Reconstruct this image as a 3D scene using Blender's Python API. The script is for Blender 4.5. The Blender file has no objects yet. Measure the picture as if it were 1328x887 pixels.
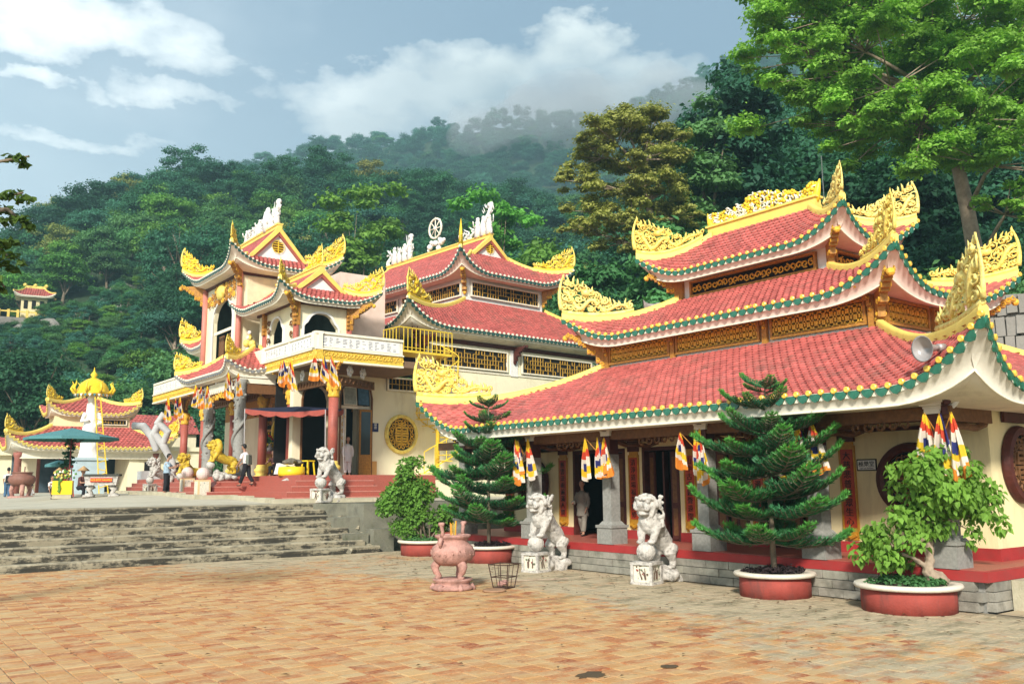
import bpy, bmesh, math, random
import numpy as np
from mathutils import Vector, Matrix, Euler, noise
R = math.radians
PI = math.pi
S = bpy.context.scene
COL = S.collection
# ---------------------------------------------------------------- camera
EYE = 2.3
cd = bpy.data.cameras.new('camera'); cam = bpy.data.objects.new('camera', cd); COL.objects.link(cam)
_F = 1155.56; _cx, _cy = 664.0, 443.5
def _u(v): return v / np.linalg.norm(v)
_X = _u(np.array([2220 - _cx, -(614 - _cy), _F])); _Y = _u(np.array([-215 - _cx, -(633.5 - _cy), _F]))
_Z = -np.cross(_X, _Y)
_M = np.stack([_X, _Y, _Z])            # world <- (right, up, forward)
cam.matrix_world = Matrix(((_M[0][0], _M[0][1], -_M[0][2], 0), (_M[1][0], _M[1][1], -_M[1][2], 0), (_M[2][0], _M[2][1], -_M[2][2], EYE), (0, 0, 0, 1)))
cd.sensor_width = 36; cd.lens = _F / 1328 * 36; cd.clip_start = .1; cd.clip_end = 6000
S.camera = cam
# ---------------------------------------------------------------- exposure
S.view_settings.view_transform = 'Standard'; S.view_settings.look = 'None'; S.view_settings.gamma = 1
S.view_settings.exposure = 0.98
# ---------------------------------------------------------------- sun
SUN_DIR = Vector((-0.72, -0.69, 0)).normalized()      # from where the sun comes, in plan
SUN_EL = R(31)
sd = bpy.data.lights.new('sun', 'SUN'); sun = bpy.data.objects.new('sun', sd); COL.objects.link(sun)
sd.energy = 3.3; sd.angle = R(7.0); sd.color = (1, .96, .88)
to_sun = Vector((SUN_DIR.x * math.cos(SUN_EL), SUN_DIR.y * math.cos(SUN_EL), math.sin(SUN_EL)))
sun.rotation_euler = to_sun.to_track_quat('Z', 'Y').to_euler()
# ---------------------------------------------------------------- sky
W = bpy.data.worlds.new('World'); S.world = W; W.use_nodes = True
wn = W.node_tree; wn.nodes.clear()
def N(nt, t, **k):
    n = nt.nodes.new(t)
    for a, b in k.items(): setattr(n, a, b)
    return n
def math_n(nt, op, a, b=None, c=None, clamp=False):
    n = N(nt, 'ShaderNodeMath', operation=op, use_clamp=clamp)
    for i, v in enumerate((a, b, c)):
        if v is None: continue
        if isinstance(v, (int, float)): n.inputs[i].default_value = v
        else: nt.links.new(v, n.inputs[i])
    return n.outputs[0]
def mixc(nt, f, a, b, typ='MIX'):
    n = N(nt, 'ShaderNodeMix', data_type='RGBA', blend_type=typ)
    for i, v in ((0, f), (6, a), (7, b)):
        if isinstance(v, (int, float)): n.inputs[i].default_value = v
        elif isinstance(v, tuple): n.inputs[i].default_value = (*v[:3], 1)
        else: nt.links.new(v, n.inputs[i])
    return n.outputs[2]
def build_sky():
    L = wn.links.new
    sky = N(wn, 'ShaderNodeTexSky', sky_type='NISHITA', sun_disc=False)
    sky.sun_elevation = SUN_EL; sky.sun_rotation = math.atan2(SUN_DIR.x, SUN_DIR.y)
    sky.air_density = 1.0; sky.dust_density = 2.0; sky.ozone_density = 1.0
    tc = N(wn, 'ShaderNodeTexCoord'); sp = N(wn, 'ShaderNodeSeparateXYZ'); L(tc.outputs['Generated'], sp.inputs[0])
    x, y, z = sp.outputs
    az = math_n(wn, 'ARCTAN2', x, y); el = math_n(wn, 'ARCSINE', z)
    n1 = N(wn, 'ShaderNodeTexNoise'); n1.inputs['Scale'].default_value = 11; n1.inputs['Detail'].default_value = 9; n1.inputs['Roughness'].default_value = .6
    mp = N(wn, 'ShaderNodeMapping'); mp.inputs['Scale'].default_value = (1, 1, 1.9); L(tc.outputs['Generated'], mp.inputs[0]); L(mp.outputs[0], n1.inputs['Vector'])
    nz = n1.outputs['Fac']
    n2 = N(wn, 'ShaderNodeTexNoise'); n2.inputs['Scale'].default_value = 2.2; n2.inputs['Detail'].default_value = 5; L(mp.outputs[0], n2.inputs['Vector'])
    base = mixc(wn, .82, sky.outputs[0], (1.7, 2.25, 2.95))
    # brighter thin haze low down and to the left, greyer veil to the right
    hz = math_n(wn, 'SUBTRACT', .95, math_n(wn, 'MULTIPLY', el, 1.55), clamp=True)
    lf = math_n(wn, 'SUBTRACT', .82, math_n(wn, 'MULTIPLY', az, 1.3), clamp=True)
    veil = math_n(wn, 'MULTIPLY', hz, lf)
    base = mixc(wn, math_n(wn, 'MULTIPLY', veil, .95, clamp=True), base, (8.6, 9.4, 10.0))
    broad = math_n(wn, 'MULTIPLY', math_n(wn, 'SUBTRACT', n2.outputs['Fac'], .5, clamp=True), 1.6, clamp=True)
    base = mixc(wn, broad, base, (7.2, 7.6, 7.9))
    # named clouds: (azimuth, elevation, half width, half height, strength)
    clouds = CLOUDS
    dens = None
    nw = N(wn, 'ShaderNodeTexNoise'); nw.inputs['Scale'].default_value = 13; nw.inputs['Detail'].default_value = 6; nw.inputs['Roughness'].default_value = .6; L(mp.outputs[0], nw.inputs['Vector']); sw = N(wn, 'ShaderNodeSeparateColor'); L(nw.outputs['Color'], sw.inputs[0])
    wx_ = math_n(wn, 'MULTIPLY', math_n(wn, 'SUBTRACT', sw.outputs[0], .5), .16); wy_ = math_n(wn, 'MULTIPLY', math_n(wn, 'SUBTRACT', sw.outputs[1], .5), .085)
    for (a0, e0, ra, re, st) in clouds:
        dx = math_n(wn, 'DIVIDE', math_n(wn, 'ADD', math_n(wn, 'SUBTRACT', az, a0), wx_), ra)
        dy = math_n(wn, 'DIVIDE', math_n(wn, 'ADD', math_n(wn, 'SUBTRACT', el, e0), wy_), re)
        r2 = math_n(wn, 'ADD', math_n(wn, 'MULTIPLY', dx, dx), math_n(wn, 'MULTIPLY', dy, dy))
        d = math_n(wn, 'MULTIPLY', math_n(wn, 'SUBTRACT', 1, r2), st)
        dens = d if dens is None else math_n(wn, 'MAXIMUM', dens, d)
    dens = math_n(wn, 'MINIMUM', math_n(wn, 'MAXIMUM', dens, -1.0), 1.0)
    nn = math_n(wn, 'MULTIPLY', math_n(wn, 'SUBTRACT', nz, .52), 3.0)
    m = math_n(wn, 'MULTIPLY', math_n(wn, 'ADD', dens, nn), 1.0, clamp=True)
    m = math_n(wn, 'POWER', m, .8)
    n3 = N(wn, 'ShaderNodeTexNoise'); n3.inputs['Scale'].default_value = 14; n3.inputs['Detail'].default_value = 6; L(mp.outputs[0], n3.inputs['Vector'])
    sh = math_n(wn, 'MULTIPLY', math_n(wn, 'SUBTRACT', el, R(22.5)), 7.0, clamp=True)
    sh = math_n(wn, 'ADD', sh, math_n(wn, 'MULTIPLY', math_n(wn, 'SUBTRACT', n3.outputs['Fac'], .5), 1.2), clamp=True)
    grey = mixc(wn, sh, (2.7, 3.2, 3.6), (5.6, 6.0, 6.0))
    cc = mixc(wn, lf, grey, (9.8, 10.0, 10.0))
    fin = mixc(wn, m, base, cc)
    bg = N(wn, 'ShaderNodeBackground'); bg.inputs['Strength'].default_value = .108
    out = N(wn, 'ShaderNodeOutputWorld'); L(fin, bg.inputs[0]); L(bg.outputs[0], out.inputs[0])
def px_dir(px, py):
    v = _M @ np.array([(px - _cx) / _F, -(py - _cy) / _F, 1]); v = v / np.linalg.norm(v)
    return math.atan2(v[0], v[1]), math.asin(v[2])
# directions in which the photograph's clouds stand
CLOUDS = []
for (px, py, wx, hy, st) in ((700, 120, 195, 64, 1.4), (680, 165, 270, 60, 1.5), (520, 165, 160, 30, 1.1), (500, 128, 190, 42, 1.2), (735, 70, 80, 48, 1.3), (800, 115, 120, 62, 1.2), (600, 95, 100, 40, 1.1), (90, 30, 170, 48, 1.1), (170, 66, 110, 24, .7),
                             (245, 125, 90, 17, .9), (10, 97, 60, 12, .8), (80, 176, 90, 12, .6), (130, 120, 40, 10, .5)):
    a_, e_ = px_dir(px, py); CLOUDS.append((a_, e_, wx / _F, hy / _F, st))
build_sky()
# ---------------------------------------------------------------- materials
MATS = {}
def mat(name, col, rough=.8, var=.12, scale=3.0, bump=0.0, bscale=30.0, metal=0.0, spec=.3, dirt=None, dscale=1.2, damt=.5, dthr=.5, streak=False, rnd=0.0, coord='Object', trans=0.0, cell=0.0):
    if name in MATS: return MATS[name]
    m = bpy.data.materials.new(name); MATS[name] = m; m.use_nodes = True
    nt = m.node_tree; L = nt.links.new
    b = nt.nodes['Principled BSDF']; b.inputs['Roughness'].default_value = rough; b.inputs['Metallic'].default_value = metal
    b.inputs['Specular IOR Level'].default_value = spec
    tc = N(nt, 'ShaderNodeTexCoord'); geo = N(nt, 'ShaderNodeNewGeometry')
    vec = geo.outputs['Position'] if coord == 'World' else tc.outputs[coord]
    n = N(nt, 'ShaderNodeTexNoise'); n.inputs['Scale'].default_value = scale; n.inputs['Detail'].default_value = 6; n.inputs['Roughness'].default_value = .6
    L(vec, n.inputs['Vector'])
    lo = tuple(c * (1 - var) for c in col); hi = tuple(min(1, c * (1 + var)) for c in col)
    mr = N(nt, 'ShaderNodeMapRange'); mr.inputs[1].default_value = .3; mr.inputs[2].default_value = .7; L(n.outputs['Fac'], mr.inputs[0])
    c = mixc(nt, mr.outputs[0], lo, hi)
    if rnd > 0:
        oi = N(nt, 'ShaderNodeObjectInfo'); hs = N(nt, 'ShaderNodeHueSaturation'); L(c, hs.inputs['Color'])
        L(math_n(nt, 'ADD', math_n(nt, 'MULTIPLY', oi.outputs['Random'], 2 * rnd), 1 - rnd), hs.inputs['Value']); 
        L(math_n(nt, 'ADD', math_n(nt, 'MULTIPLY', math_n(nt, 'FRACT', math_n(nt, 'MULTIPLY', oi.outputs['Random'], 7.3)), .12 * rnd), .5 - .06 * rnd), hs.inputs['Hue'])
        c = hs.outputs[0]
    if cell > 0:
        sn = N(nt, 'ShaderNodeVectorMath', operation='SNAP'); L(vec, sn.inputs[0]); sn.inputs[1].default_value = (cell,) * 3
        w_ = N(nt, 'ShaderNodeTexWhiteNoise'); w_.noise_dimensions = '3D'; L(sn.outputs[0], w_.inputs['Vector']); h_ = N(nt, 'ShaderNodeHueSaturation'); L(c, h_.inputs['Color']); L(math_n(nt, 'ADD', math_n(nt, 'MULTIPLY', w_.outputs['Value'], .42), .76), h_.inputs['Value']); c = h_.outputs[0]
    if dirt:
        d = N(nt, 'ShaderNodeTexNoise'); d.inputs['Scale'].default_value = dscale; d.inputs['Detail'].default_value = 8; d.inputs['Roughness'].default_value = .68
        if streak:
            mp = N(nt, 'ShaderNodeMapping'); mp.inputs['Scale'].default_value = (1, 1, streak if isinstance(streak, float) else .25); L(vec, mp.inputs[0]); L(mp.outputs[0], d.inputs['Vector'])
        else: L(vec, d.inputs['Vector'])
        r2 = N(nt, 'ShaderNodeMapRange'); r2.inputs[1].default_value = dthr; r2.inputs[2].default_value = dthr + .16; L(d.outputs['Fac'], r2.inputs[0])
        c = mixc(nt, math_n(nt, 'MULTIPLY', r2.outputs[0], damt), c, dirt)
    L(c, b.inputs['Base Color'])
    if bump > 0:
        bn = N(nt, 'ShaderNodeTexNoise'); bn.inputs['Scale'].default_value = bscale; bn.inputs['Detail'].default_value = 5; L(vec, bn.inputs['Vector'])
        bp = N(nt, 'ShaderNodeBump'); bp.inputs['Strength'].default_value = bump; bp.inputs['Distance'].default_value = .02; L(bn.outputs['Fac'], bp.inputs['Height']); L(bp.outputs[0], b.inputs['Normal'])
    if trans > 0:
        t = N(nt, 'ShaderNodeBsdfTranslucent'); L(mixc(nt, 1, c, (1.1, 1.25, .55), 'MULTIPLY'), t.inputs[0])
        ms = N(nt, 'ShaderNodeMixShader'); ms.inputs[0].default_value = trans
        L(b.outputs[0], ms.inputs[1]); L(t.outputs[0], ms.inputs[2]); L(ms.outputs[0], nt.nodes['Material Output'].inputs[0])
    return m
red_tile = mat('red_tile', (.5, .125, .105), .45, .24, 1.3, .15, 40, dirt=(.17, .08, .06), dscale=1.3, damt=.7, dthr=.5, coord='World', cell=.21)
green_tile = mat('green_glaze', (.02, .13, .075), .25, .3, 9, spec=.5)
yellow_glaze = mat('yellow_glaze', (.78, .5, .07), .3, .15, 9, spec=.5)
gold = mat('gold_paint', (.86, .58, .035), .38, .2, 5, .3, 30, dirt=(.55, .27, .02), dscale=6, damt=.6, dthr=.52)
pale_gold = mat('pale_gold_paint', (.88, .68, .16), .4, .2, 5, .3, 30, dirt=(.7, .42, .06), dscale=7, damt=.7, dthr=.46)
ivory = mat('ivory_plaster', (.82, .75, .58), .6, .08, 4, .15, 30, dirt=(.5, .42, .3), dscale=2.2, damt=.35, dthr=.55)
white_paint = mat('white_paint', (.8, .77, .7), .6, .06, 4, .1, 30, dirt=(.42, .37, .3), dscale=2, damt=.4, dthr=.56)
soffit_pink = mat('pinkish_soffit', (.76, .58, .48), .7, .1, 1.2, .1, 20, dirt=(.5, .36, .26), dscale=1.3, damt=.4)
soffit_cream = mat('cream_soffit', (.76, .7, .57), .7, .1, 1.2, .1, 20, dirt=(.42, .38, .3), dscale=1.6, damt=.5)
cream_wall = mat('cream_wall', (.80, .68, .38), .8, .05, .8, .12, 60, dirt=(.5, .4, .22), dscale=1.3, damt=.5, dthr=.5, streak=True)
pale_wall = mat('pale_cream_wall', (.84, .76, .52), .8, .05, .6, .1, 60, dirt=(.56, .46, .28), dscale=1.1, damt=.45, dthr=.52, streak=True)
ridge_yellow = mat('yellow_ridge', (.84, .6, .13), .55, .12, 3, .15, 30, dirt=(.5, .36, .14), dscale=3, damt=.5, dthr=.54)
carved_wood = mat('carved_wood', (.4, .18, .03), .5, .35, 14, .4, 60)
gold_carving = mat('gold_carving', (.74, .42, .045), .42, .3, 10, .4, 60)
dark_wood = mat('dark_red_wood', (.075, .018, .012), .55, .3, 8, .2, 40)
dark_void = mat('dark_interior', (.012, .01, .009), .9, .2, 4)  # near-black colour stands in for shade inside openings and behind lattices
panel_wood = mat('brown_panel_wood', (.16, .07, .025), .6, .3, 10, .3, 50)
column_stone = mat('grey_granite', (.26, .25, .22), .75, .18, 14, .3, 80, dirt=(.13, .12, .1), dscale=2.5, damt=.6, dthr=.52)
red_stone = mat('red_terrazzo', (.38, .10, .07), .5, .2, 20, .1, 60, dirt=(.3, .1, .07), dscale=4, damt=.5)
red_paint = mat('maroon_band', (.34, .03, .028), .6, .12, 3, .1, 30, dirt=(.2, .05, .04), dscale=2, damt=.4)
block_stone = mat('grey_block', (.27, .25, .2), .9, .2, 5, .5, 40, rnd=.18, dirt=(.11, .1, .075), dscale=2.2, damt=.7, dthr=.5, coord='World')
step_stone = mat('step_concrete', (.46, .41, .29), .9, .14, 2.2, .5, 30, dirt=(.33, .31, .2), dscale=1.5, damt=.7, dthr=.5, coord='World')
stone_white = mat('whitewashed_stone', (.54, .5, .44), .85, .18, 9, 1.0, 55, dirt=(.13, .12, .1), dscale=7, damt=.8, dthr=.5)  # dirt tint doubles as painted dark crevices, spread by noise
lion_gold = mat('gold_lion', (.55, .37, .03), .45, .25, 6, .5, 30, dirt=(.22, .13, .015), dscale=5, damt=.6, dthr=.5)
pink_stone = mat('pink_stone', (.47, .25, .2), .75, .18, 8, .7, 60, dirt=(.22, .12, .09), dscale=5, damt=.75, dthr=.47)
planter_red = mat('planter_red', (.30, .055, .04), .8, .16, 3, .4, 40, dirt=(.14, .05, .04), dscale=3.5, damt=.7, dthr=.48, streak=True)
planter_rim = mat('planter_rim_plaster', (.68, .6, .48), .8, .1, 6, .3, 50, dirt=(.3, .26, .2), dscale=6, damt=.5, dthr=.54)
iron_dark = mat('rusty_iron', (.06, .03, .02), .7, .3, 20)
yellow_paint = mat('yellow_paint', (.8, .56, .05), .45, .1, 8, dirt=(.5, .3, .05), dscale=7, damt=.4, dthr=.56)
soil = mat('soil', (.05, .035, .022), .95, .3, 10, .6, 30)
bark = mat('bark', (.2, .155, .105), .9, .3, 4, .8, 18, dirt=(.09, .075, .05), dscale=3, damt=.6)
pale_bark = mat('pale_bark', (.36, .27, .19), .9, .25, 4, .8, 14, dirt=(.18, .13, .1), dscale=2.5, damt=.6)
skin = mat('skin', (.36, .19, .12), .6, .05, 10)
hair = mat('black_hair', (.01, .009, .008), .5, .2, 20)
cloth_grey = mat('grey_robe_cloth', (.2, .175, .14), .9, .1, 8, .2, 60)
cloth_white = mat('white_robe_cloth', (.66, .6, .56), .9, .06, 8, .2, 60)
cloth_blue = mat('pale_blue_cloth', (.3, .4, .47), .9, .08, 8, .2, 60)
cloth_black = mat('black_cloth', (.014, .013, .016), .9, .1, 8, .2, 60)
cloth_brown = mat('brown_cloth', (.09, .035, .03), .9, .1, 8, .2, 60)
flag_yellow = mat('flag_yellow', (.85, .55, .03), .8, .06, 8, trans=.25)
flag_red = mat('flag_red', (.62, .07, .03), .8, .06, 8, trans=.2)
flag_white = mat('flag_white', (.78, .68, .58), .8, .06, 8, trans=.2)
flag_blue = mat('flag_blue', (.025, .03, .14), .8, .06, 8)
flag_orange = mat('flag_orange', (.75, .25, .03), .8, .06, 8, trans=.2)
glass_dark = mat('dark_glass', (.03, .05, .05), .12, .2, 3, spec=.6)
ink = mat('black_ink', (.012, .01, .01), .7, .1, 5)
sign_blue = mat('blue_enamel', (.02, .035, .12), .35, .1, 5)
couplet_red = mat('red_lacquer', (.45, .05, .015), .45, .15, 10)
couplet_gold = mat('gold_lacquer', (.5, .24, .02), .4, .2, 10)
plastic_red = mat('red_plastic', (.5, .025, .02), .35, .05, 5)
plastic_yellow = mat('yellow_plastic', (.8, .55, .02), .35, .05, 5)
canvas_teal = mat('teal_canvas', (.09, .24, .25), .8, .08, 4, trans=.12)
canvas_dark = mat('navy_canvas', (.012, .016, .04), .9, .1, 4)
metal_grey = mat('grey_metal', (.4, .36, .34), .35, .1, 5, metal=.3)
rock = mat('grey_rock', (.3, .27, .23), .95, .25, 1.2, .8, 5, coord='World', dirt=(.1, .1, .08), dscale=.6, damt=.7)

# ---------------------------------------------------------------- mesh builder
class MB:
    def __init__(s): s.v = []; s.f = []; s.m = []; s.cur = 0; s.T = None
    def add(s, vs, fs, mi=None):
        o = len(s.v)
        if s.T is not None: vs = [tuple(s.T @ Vector(p)) for p in vs]
        s.v.extend(vs); mi = s.cur if mi is None else mi
        for f in fs: s.f.append(tuple(i + o for i in f)); s.m.append(mi)
    def box(s, c, d, mi=None, rz=0, ry=0, rx=0, top=None):
        x, y, z = d[0] / 2, d[1] / 2, d[2] / 2; t = top or (1, 1)
        vs = [(-x, -y, -z), (x, -y, -z), (x, y, -z), (-x, y, -z), (-x * t[0], -y * t[1], z), (x * t[0], -y * t[1], z), (x * t[0], y * t[1], z), (-x * t[0], y * t[1], z)]
        if rz or ry or rx:
            e = Euler((rx, ry, rz)).to_matrix(); vs = [tuple(e @ Vector(p)) for p in vs]
        vs = [(p[0] + c[0], p[1] + c[1], p[2] + c[2]) for p in vs]
        s.add(vs, [(0, 3, 2, 1), (4, 5, 6, 7), (0, 1, 5, 4), (1, 2, 6, 5), (2, 3, 7, 6), (3, 0, 4, 7)], mi)
    def bb(s, x0, x1, y0, y1, z0, z1, mi=None): s.box(((x0 + x1) / 2, (y0 + y1) / 2, (z0 + z1) / 2), (x1 - x0, y1 - y0, z1 - z0), mi)
    def tube(s, pts, rad, n=6, mi=None, cap=True, flat=1.0):
        pts = [Vector(p) for p in pts]
        if isinstance(rad, (int, float)): rad = [rad] * len(pts)
        vs = []; up = None
        for i, p in enumerate(pts):
            d = (pts[min(i + 1, len(pts) - 1)] - pts[max(i - 1, 0)])
            if d.length < 1e-9: d = Vector((0, 0, 1))
            d.normalize()
            if up is None: up = Vector((0, 0, 1)) if abs(d.z) < .9 else Vector((1, 0, 0))
            a = d.cross(up)
            if a.length < 1e-4: a = d.orthogonal()
            a.normalize(); b = a.cross(d); b.normalize(); up = b
            for k in range(n):
                t = 2 * PI * k / n; vs.append(tuple(p + (a * math.cos(t) * flat + b * math.sin(t)) * rad[i]))
        fs = [(i * n + k, i * n + (k + 1) % n, (i + 1) * n + (k + 1) % n, (i + 1) * n + k) for i in range(len(pts) - 1) for k in range(n)]
        if cap: fs += [tuple(range(n))[::-1], tuple((len(pts) - 1) * n + k for k in range(n))]
        s.add(vs, fs, mi)
    def lathe(s, prof, c=(0, 0, 0), n=20, mi=None, sx=1, sy=1):
        vs = []; m = len(prof)
        for k in range(n):
            t = 2 * PI * k / n
            for r, z in prof: vs.append((c[0] + r * math.cos(t) * sx, c[1] + r * math.sin(t) * sy, c[2] + z))
        fs = [(k * m + i, ((k + 1) % n) * m + i, ((k + 1) % n) * m + i + 1, k * m + i + 1) for k in range(n) for i in range(m - 1)]
        fs += [tuple(k * m for k in range(n))[::-1], tuple(k * m + m - 1 for k in range(n))]
        s.add(vs, fs, mi)
    def sphere(s, c, r, mi=None, n=10, sc=(1, 1, 1), rot=None):
        m = max(4, n // 2 + 1); vs = [];
        for i in range(m + 1):
            ph = PI * i / m
            for k in range(n):
                t = 2 * PI * k / n; p = Vector((math.sin(ph) * math.cos(t) * r * sc[0], math.sin(ph) * math.sin(t) * r * sc[1], math.cos(ph) * r * sc[2]))
                if rot is not None: p = rot @ p
                vs.append((c[0] + p.x, c[1] + p.y, c[2] + p.z))
        fs = [(i * n + k, (i + 1) * n + k, (i + 1) * n + (k + 1) % n, i * n + (k + 1) % n) for i in range(m) for k in range(n)]
        s.add(vs, fs, mi)
    def prism(s, poly, h0, h1, axis='z', mi=None):
        n = len(poly)
        def mk(p, h): return (p[0], p[1], h) if axis == 'z' else ((p[0], h, p[1]) if axis == 'y' else (h, p[0], p[1]))
        vs = [mk(p, h0) for p in poly] + [mk(p, h1) for p in poly]
        fs = [tuple(range(n))[::-1], tuple(range(n, 2 * n))] + [(i, (i + 1) % n, n + (i + 1) % n, n + i) for i in range(n)]
        s.add(vs, fs, mi)
    def grid(s, fn, nu, nv, mi=None, flip=False):
        vs = [tuple(fn(i / nu, j / nv)) for i in range(nu + 1) for j in range(nv + 1)]
        fs = []
        for i in range(nu):
            for j in range(nv):
                q = (i * (nv + 1) + j, (i + 1) * (nv + 1) + j, (i + 1) * (nv + 1) + j + 1, i * (nv + 1) + j + 1)
                fs.append(q[::-1] if flip else q)
        s.add(vs, fs, mi)
    def mesh(s, name, mats, smooth=False):
        me = bpy.data.meshes.new(name); me.from_pydata(s.v, [], s.f)
        for m in (mats if isinstance(mats, (list, tuple)) else [mats]): me.materials.append(m)
        if len(me.materials) > 1: me.polygons.foreach_set('material_index', s.m)
        if smooth: me.polygons.foreach_set('use_smooth', [True] * len(s.f))
        me.update(); return me
    def link(s, name, mats, parent=None, smooth=False, loc=None, **k):
        return put(name, s.mesh(name, mats, smooth), parent, loc, **k)
def put(name, me, parent=None, loc=None, rz=0, rot=None, sc=None, stuff=False, label=None, mw=None):
    o = bpy.data.objects.new(name, me); COL.objects.link(o)
    if parent is not None: o.parent = parent
    if loc is not None: o.location = loc
    if rot is not None: o.rotation_euler = rot
    elif rz: o.rotation_euler = (0, 0, rz)
    if sc is not None: o.scale = sc if isinstance(sc, (tuple, list, Vector)) else (sc, sc, sc)
    if mw is not None: o.matrix_basis = mw
    if stuff: o['kind'] = 'stuff'
    if label: o['label'] = label
    return o
def tag(o, label=None, cat=None, group=None, kind=None):
    if label: o['label'] = label
    if cat: o['category'] = cat
    if group: o['group'] = group
    if kind: o['kind'] = kind
    return o
def empty(name, loc=(0, 0, 0), rz=0, label=None, cat=None, group=None):
    o = bpy.data.objects.new(name, None); COL.objects.link(o); o.location = loc; o.rotation_euler = (0, 0, rz); o.empty_display_size = .2
    return tag(o, label, cat, group)
def children_of(): 
    d = {}
    for o in COL.objects:
        if o.parent: d.setdefault(o.parent.name, []).append(o)
    return d
def dup_tree(o, loc=None, rz=None, sc=None, label=None, kids=None):
    kids = kids or children_of()
    def rec(a, par):
        c = a.copy(); COL.objects.link(c)
        if par is not None: c.parent = par
        for ch in kids.get(a.name, []): rec(ch, c)
        return c
    r = rec(o, None)
    if loc is not None: r.location = loc
    if rz is not None: r.rotation_euler = (0, 0, rz)
    if sc is not None: r.scale = (sc, sc, sc) if isinstance(sc, (int, float)) else sc
    if label: r['label'] = label
    return r
def remeshed(mb, name, mats, voxel, smooth_it=3, disp=0, dscale=1.0, seed=0):
    """fuses overlapping pieces into one continuous skin"""
    me = mb.mesh(name + '_raw', mats); o = bpy.data.objects.new('tmp', me); COL.objects.link(o)
    m = o.modifiers.new('r', 'REMESH'); m.mode = 'VOXEL'; m.voxel_size = voxel; m.use_smooth_shade = True
    if smooth_it:
        sm = o.modifiers.new('s', 'SMOOTH'); sm.iterations = smooth_it; sm.factor = .5
    dg = bpy.context.evaluated_depsgraph_get(); r = bpy.data.meshes.new_from_object(o.evaluated_get(dg)); r.name = name
    bpy.data.objects.remove(o); bpy.data.meshes.remove(me)
    if disp:
        n = len(r.vertices); co = np.empty(n * 3); r.vertices.foreach_get('co', co); no = np.empty(n * 3); r.vertex_normals.foreach_get('vector', no)
        co = co.reshape(-1, 3); no = no.reshape(-1, 3)
        for i in range(n):
            p = Vector(co[i]) * dscale + Vector((seed, 0, 0)); co[i] += no[i] * disp * noise.noise(p)
        r.vertices.foreach_set('co', co.ravel()); r.update()
    return r
def text_mesh(s, size, mats, depth=.006, align='CENTER', spacing=1.0):
    cu = bpy.data.curves.new('t', 'FONT'); cu.body = s; cu.size = size; cu.extrude = depth; cu.align_x = align; cu.align_y = 'CENTER'; cu.resolution_u = 1; cu.space_line = spacing
    o = bpy.data.objects.new('t', cu); COL.objects.link(o)
    dg = bpy.context.evaluated_depsgraph_get(); me = bpy.data.meshes.new_from_object(o.evaluated_get(dg))
    bpy.data.objects.remove(o); bpy.data.curves.remove(cu)
    me.materials.clear(); me.materials.append(mats); me.name = 'lettering'
    return me

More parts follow.
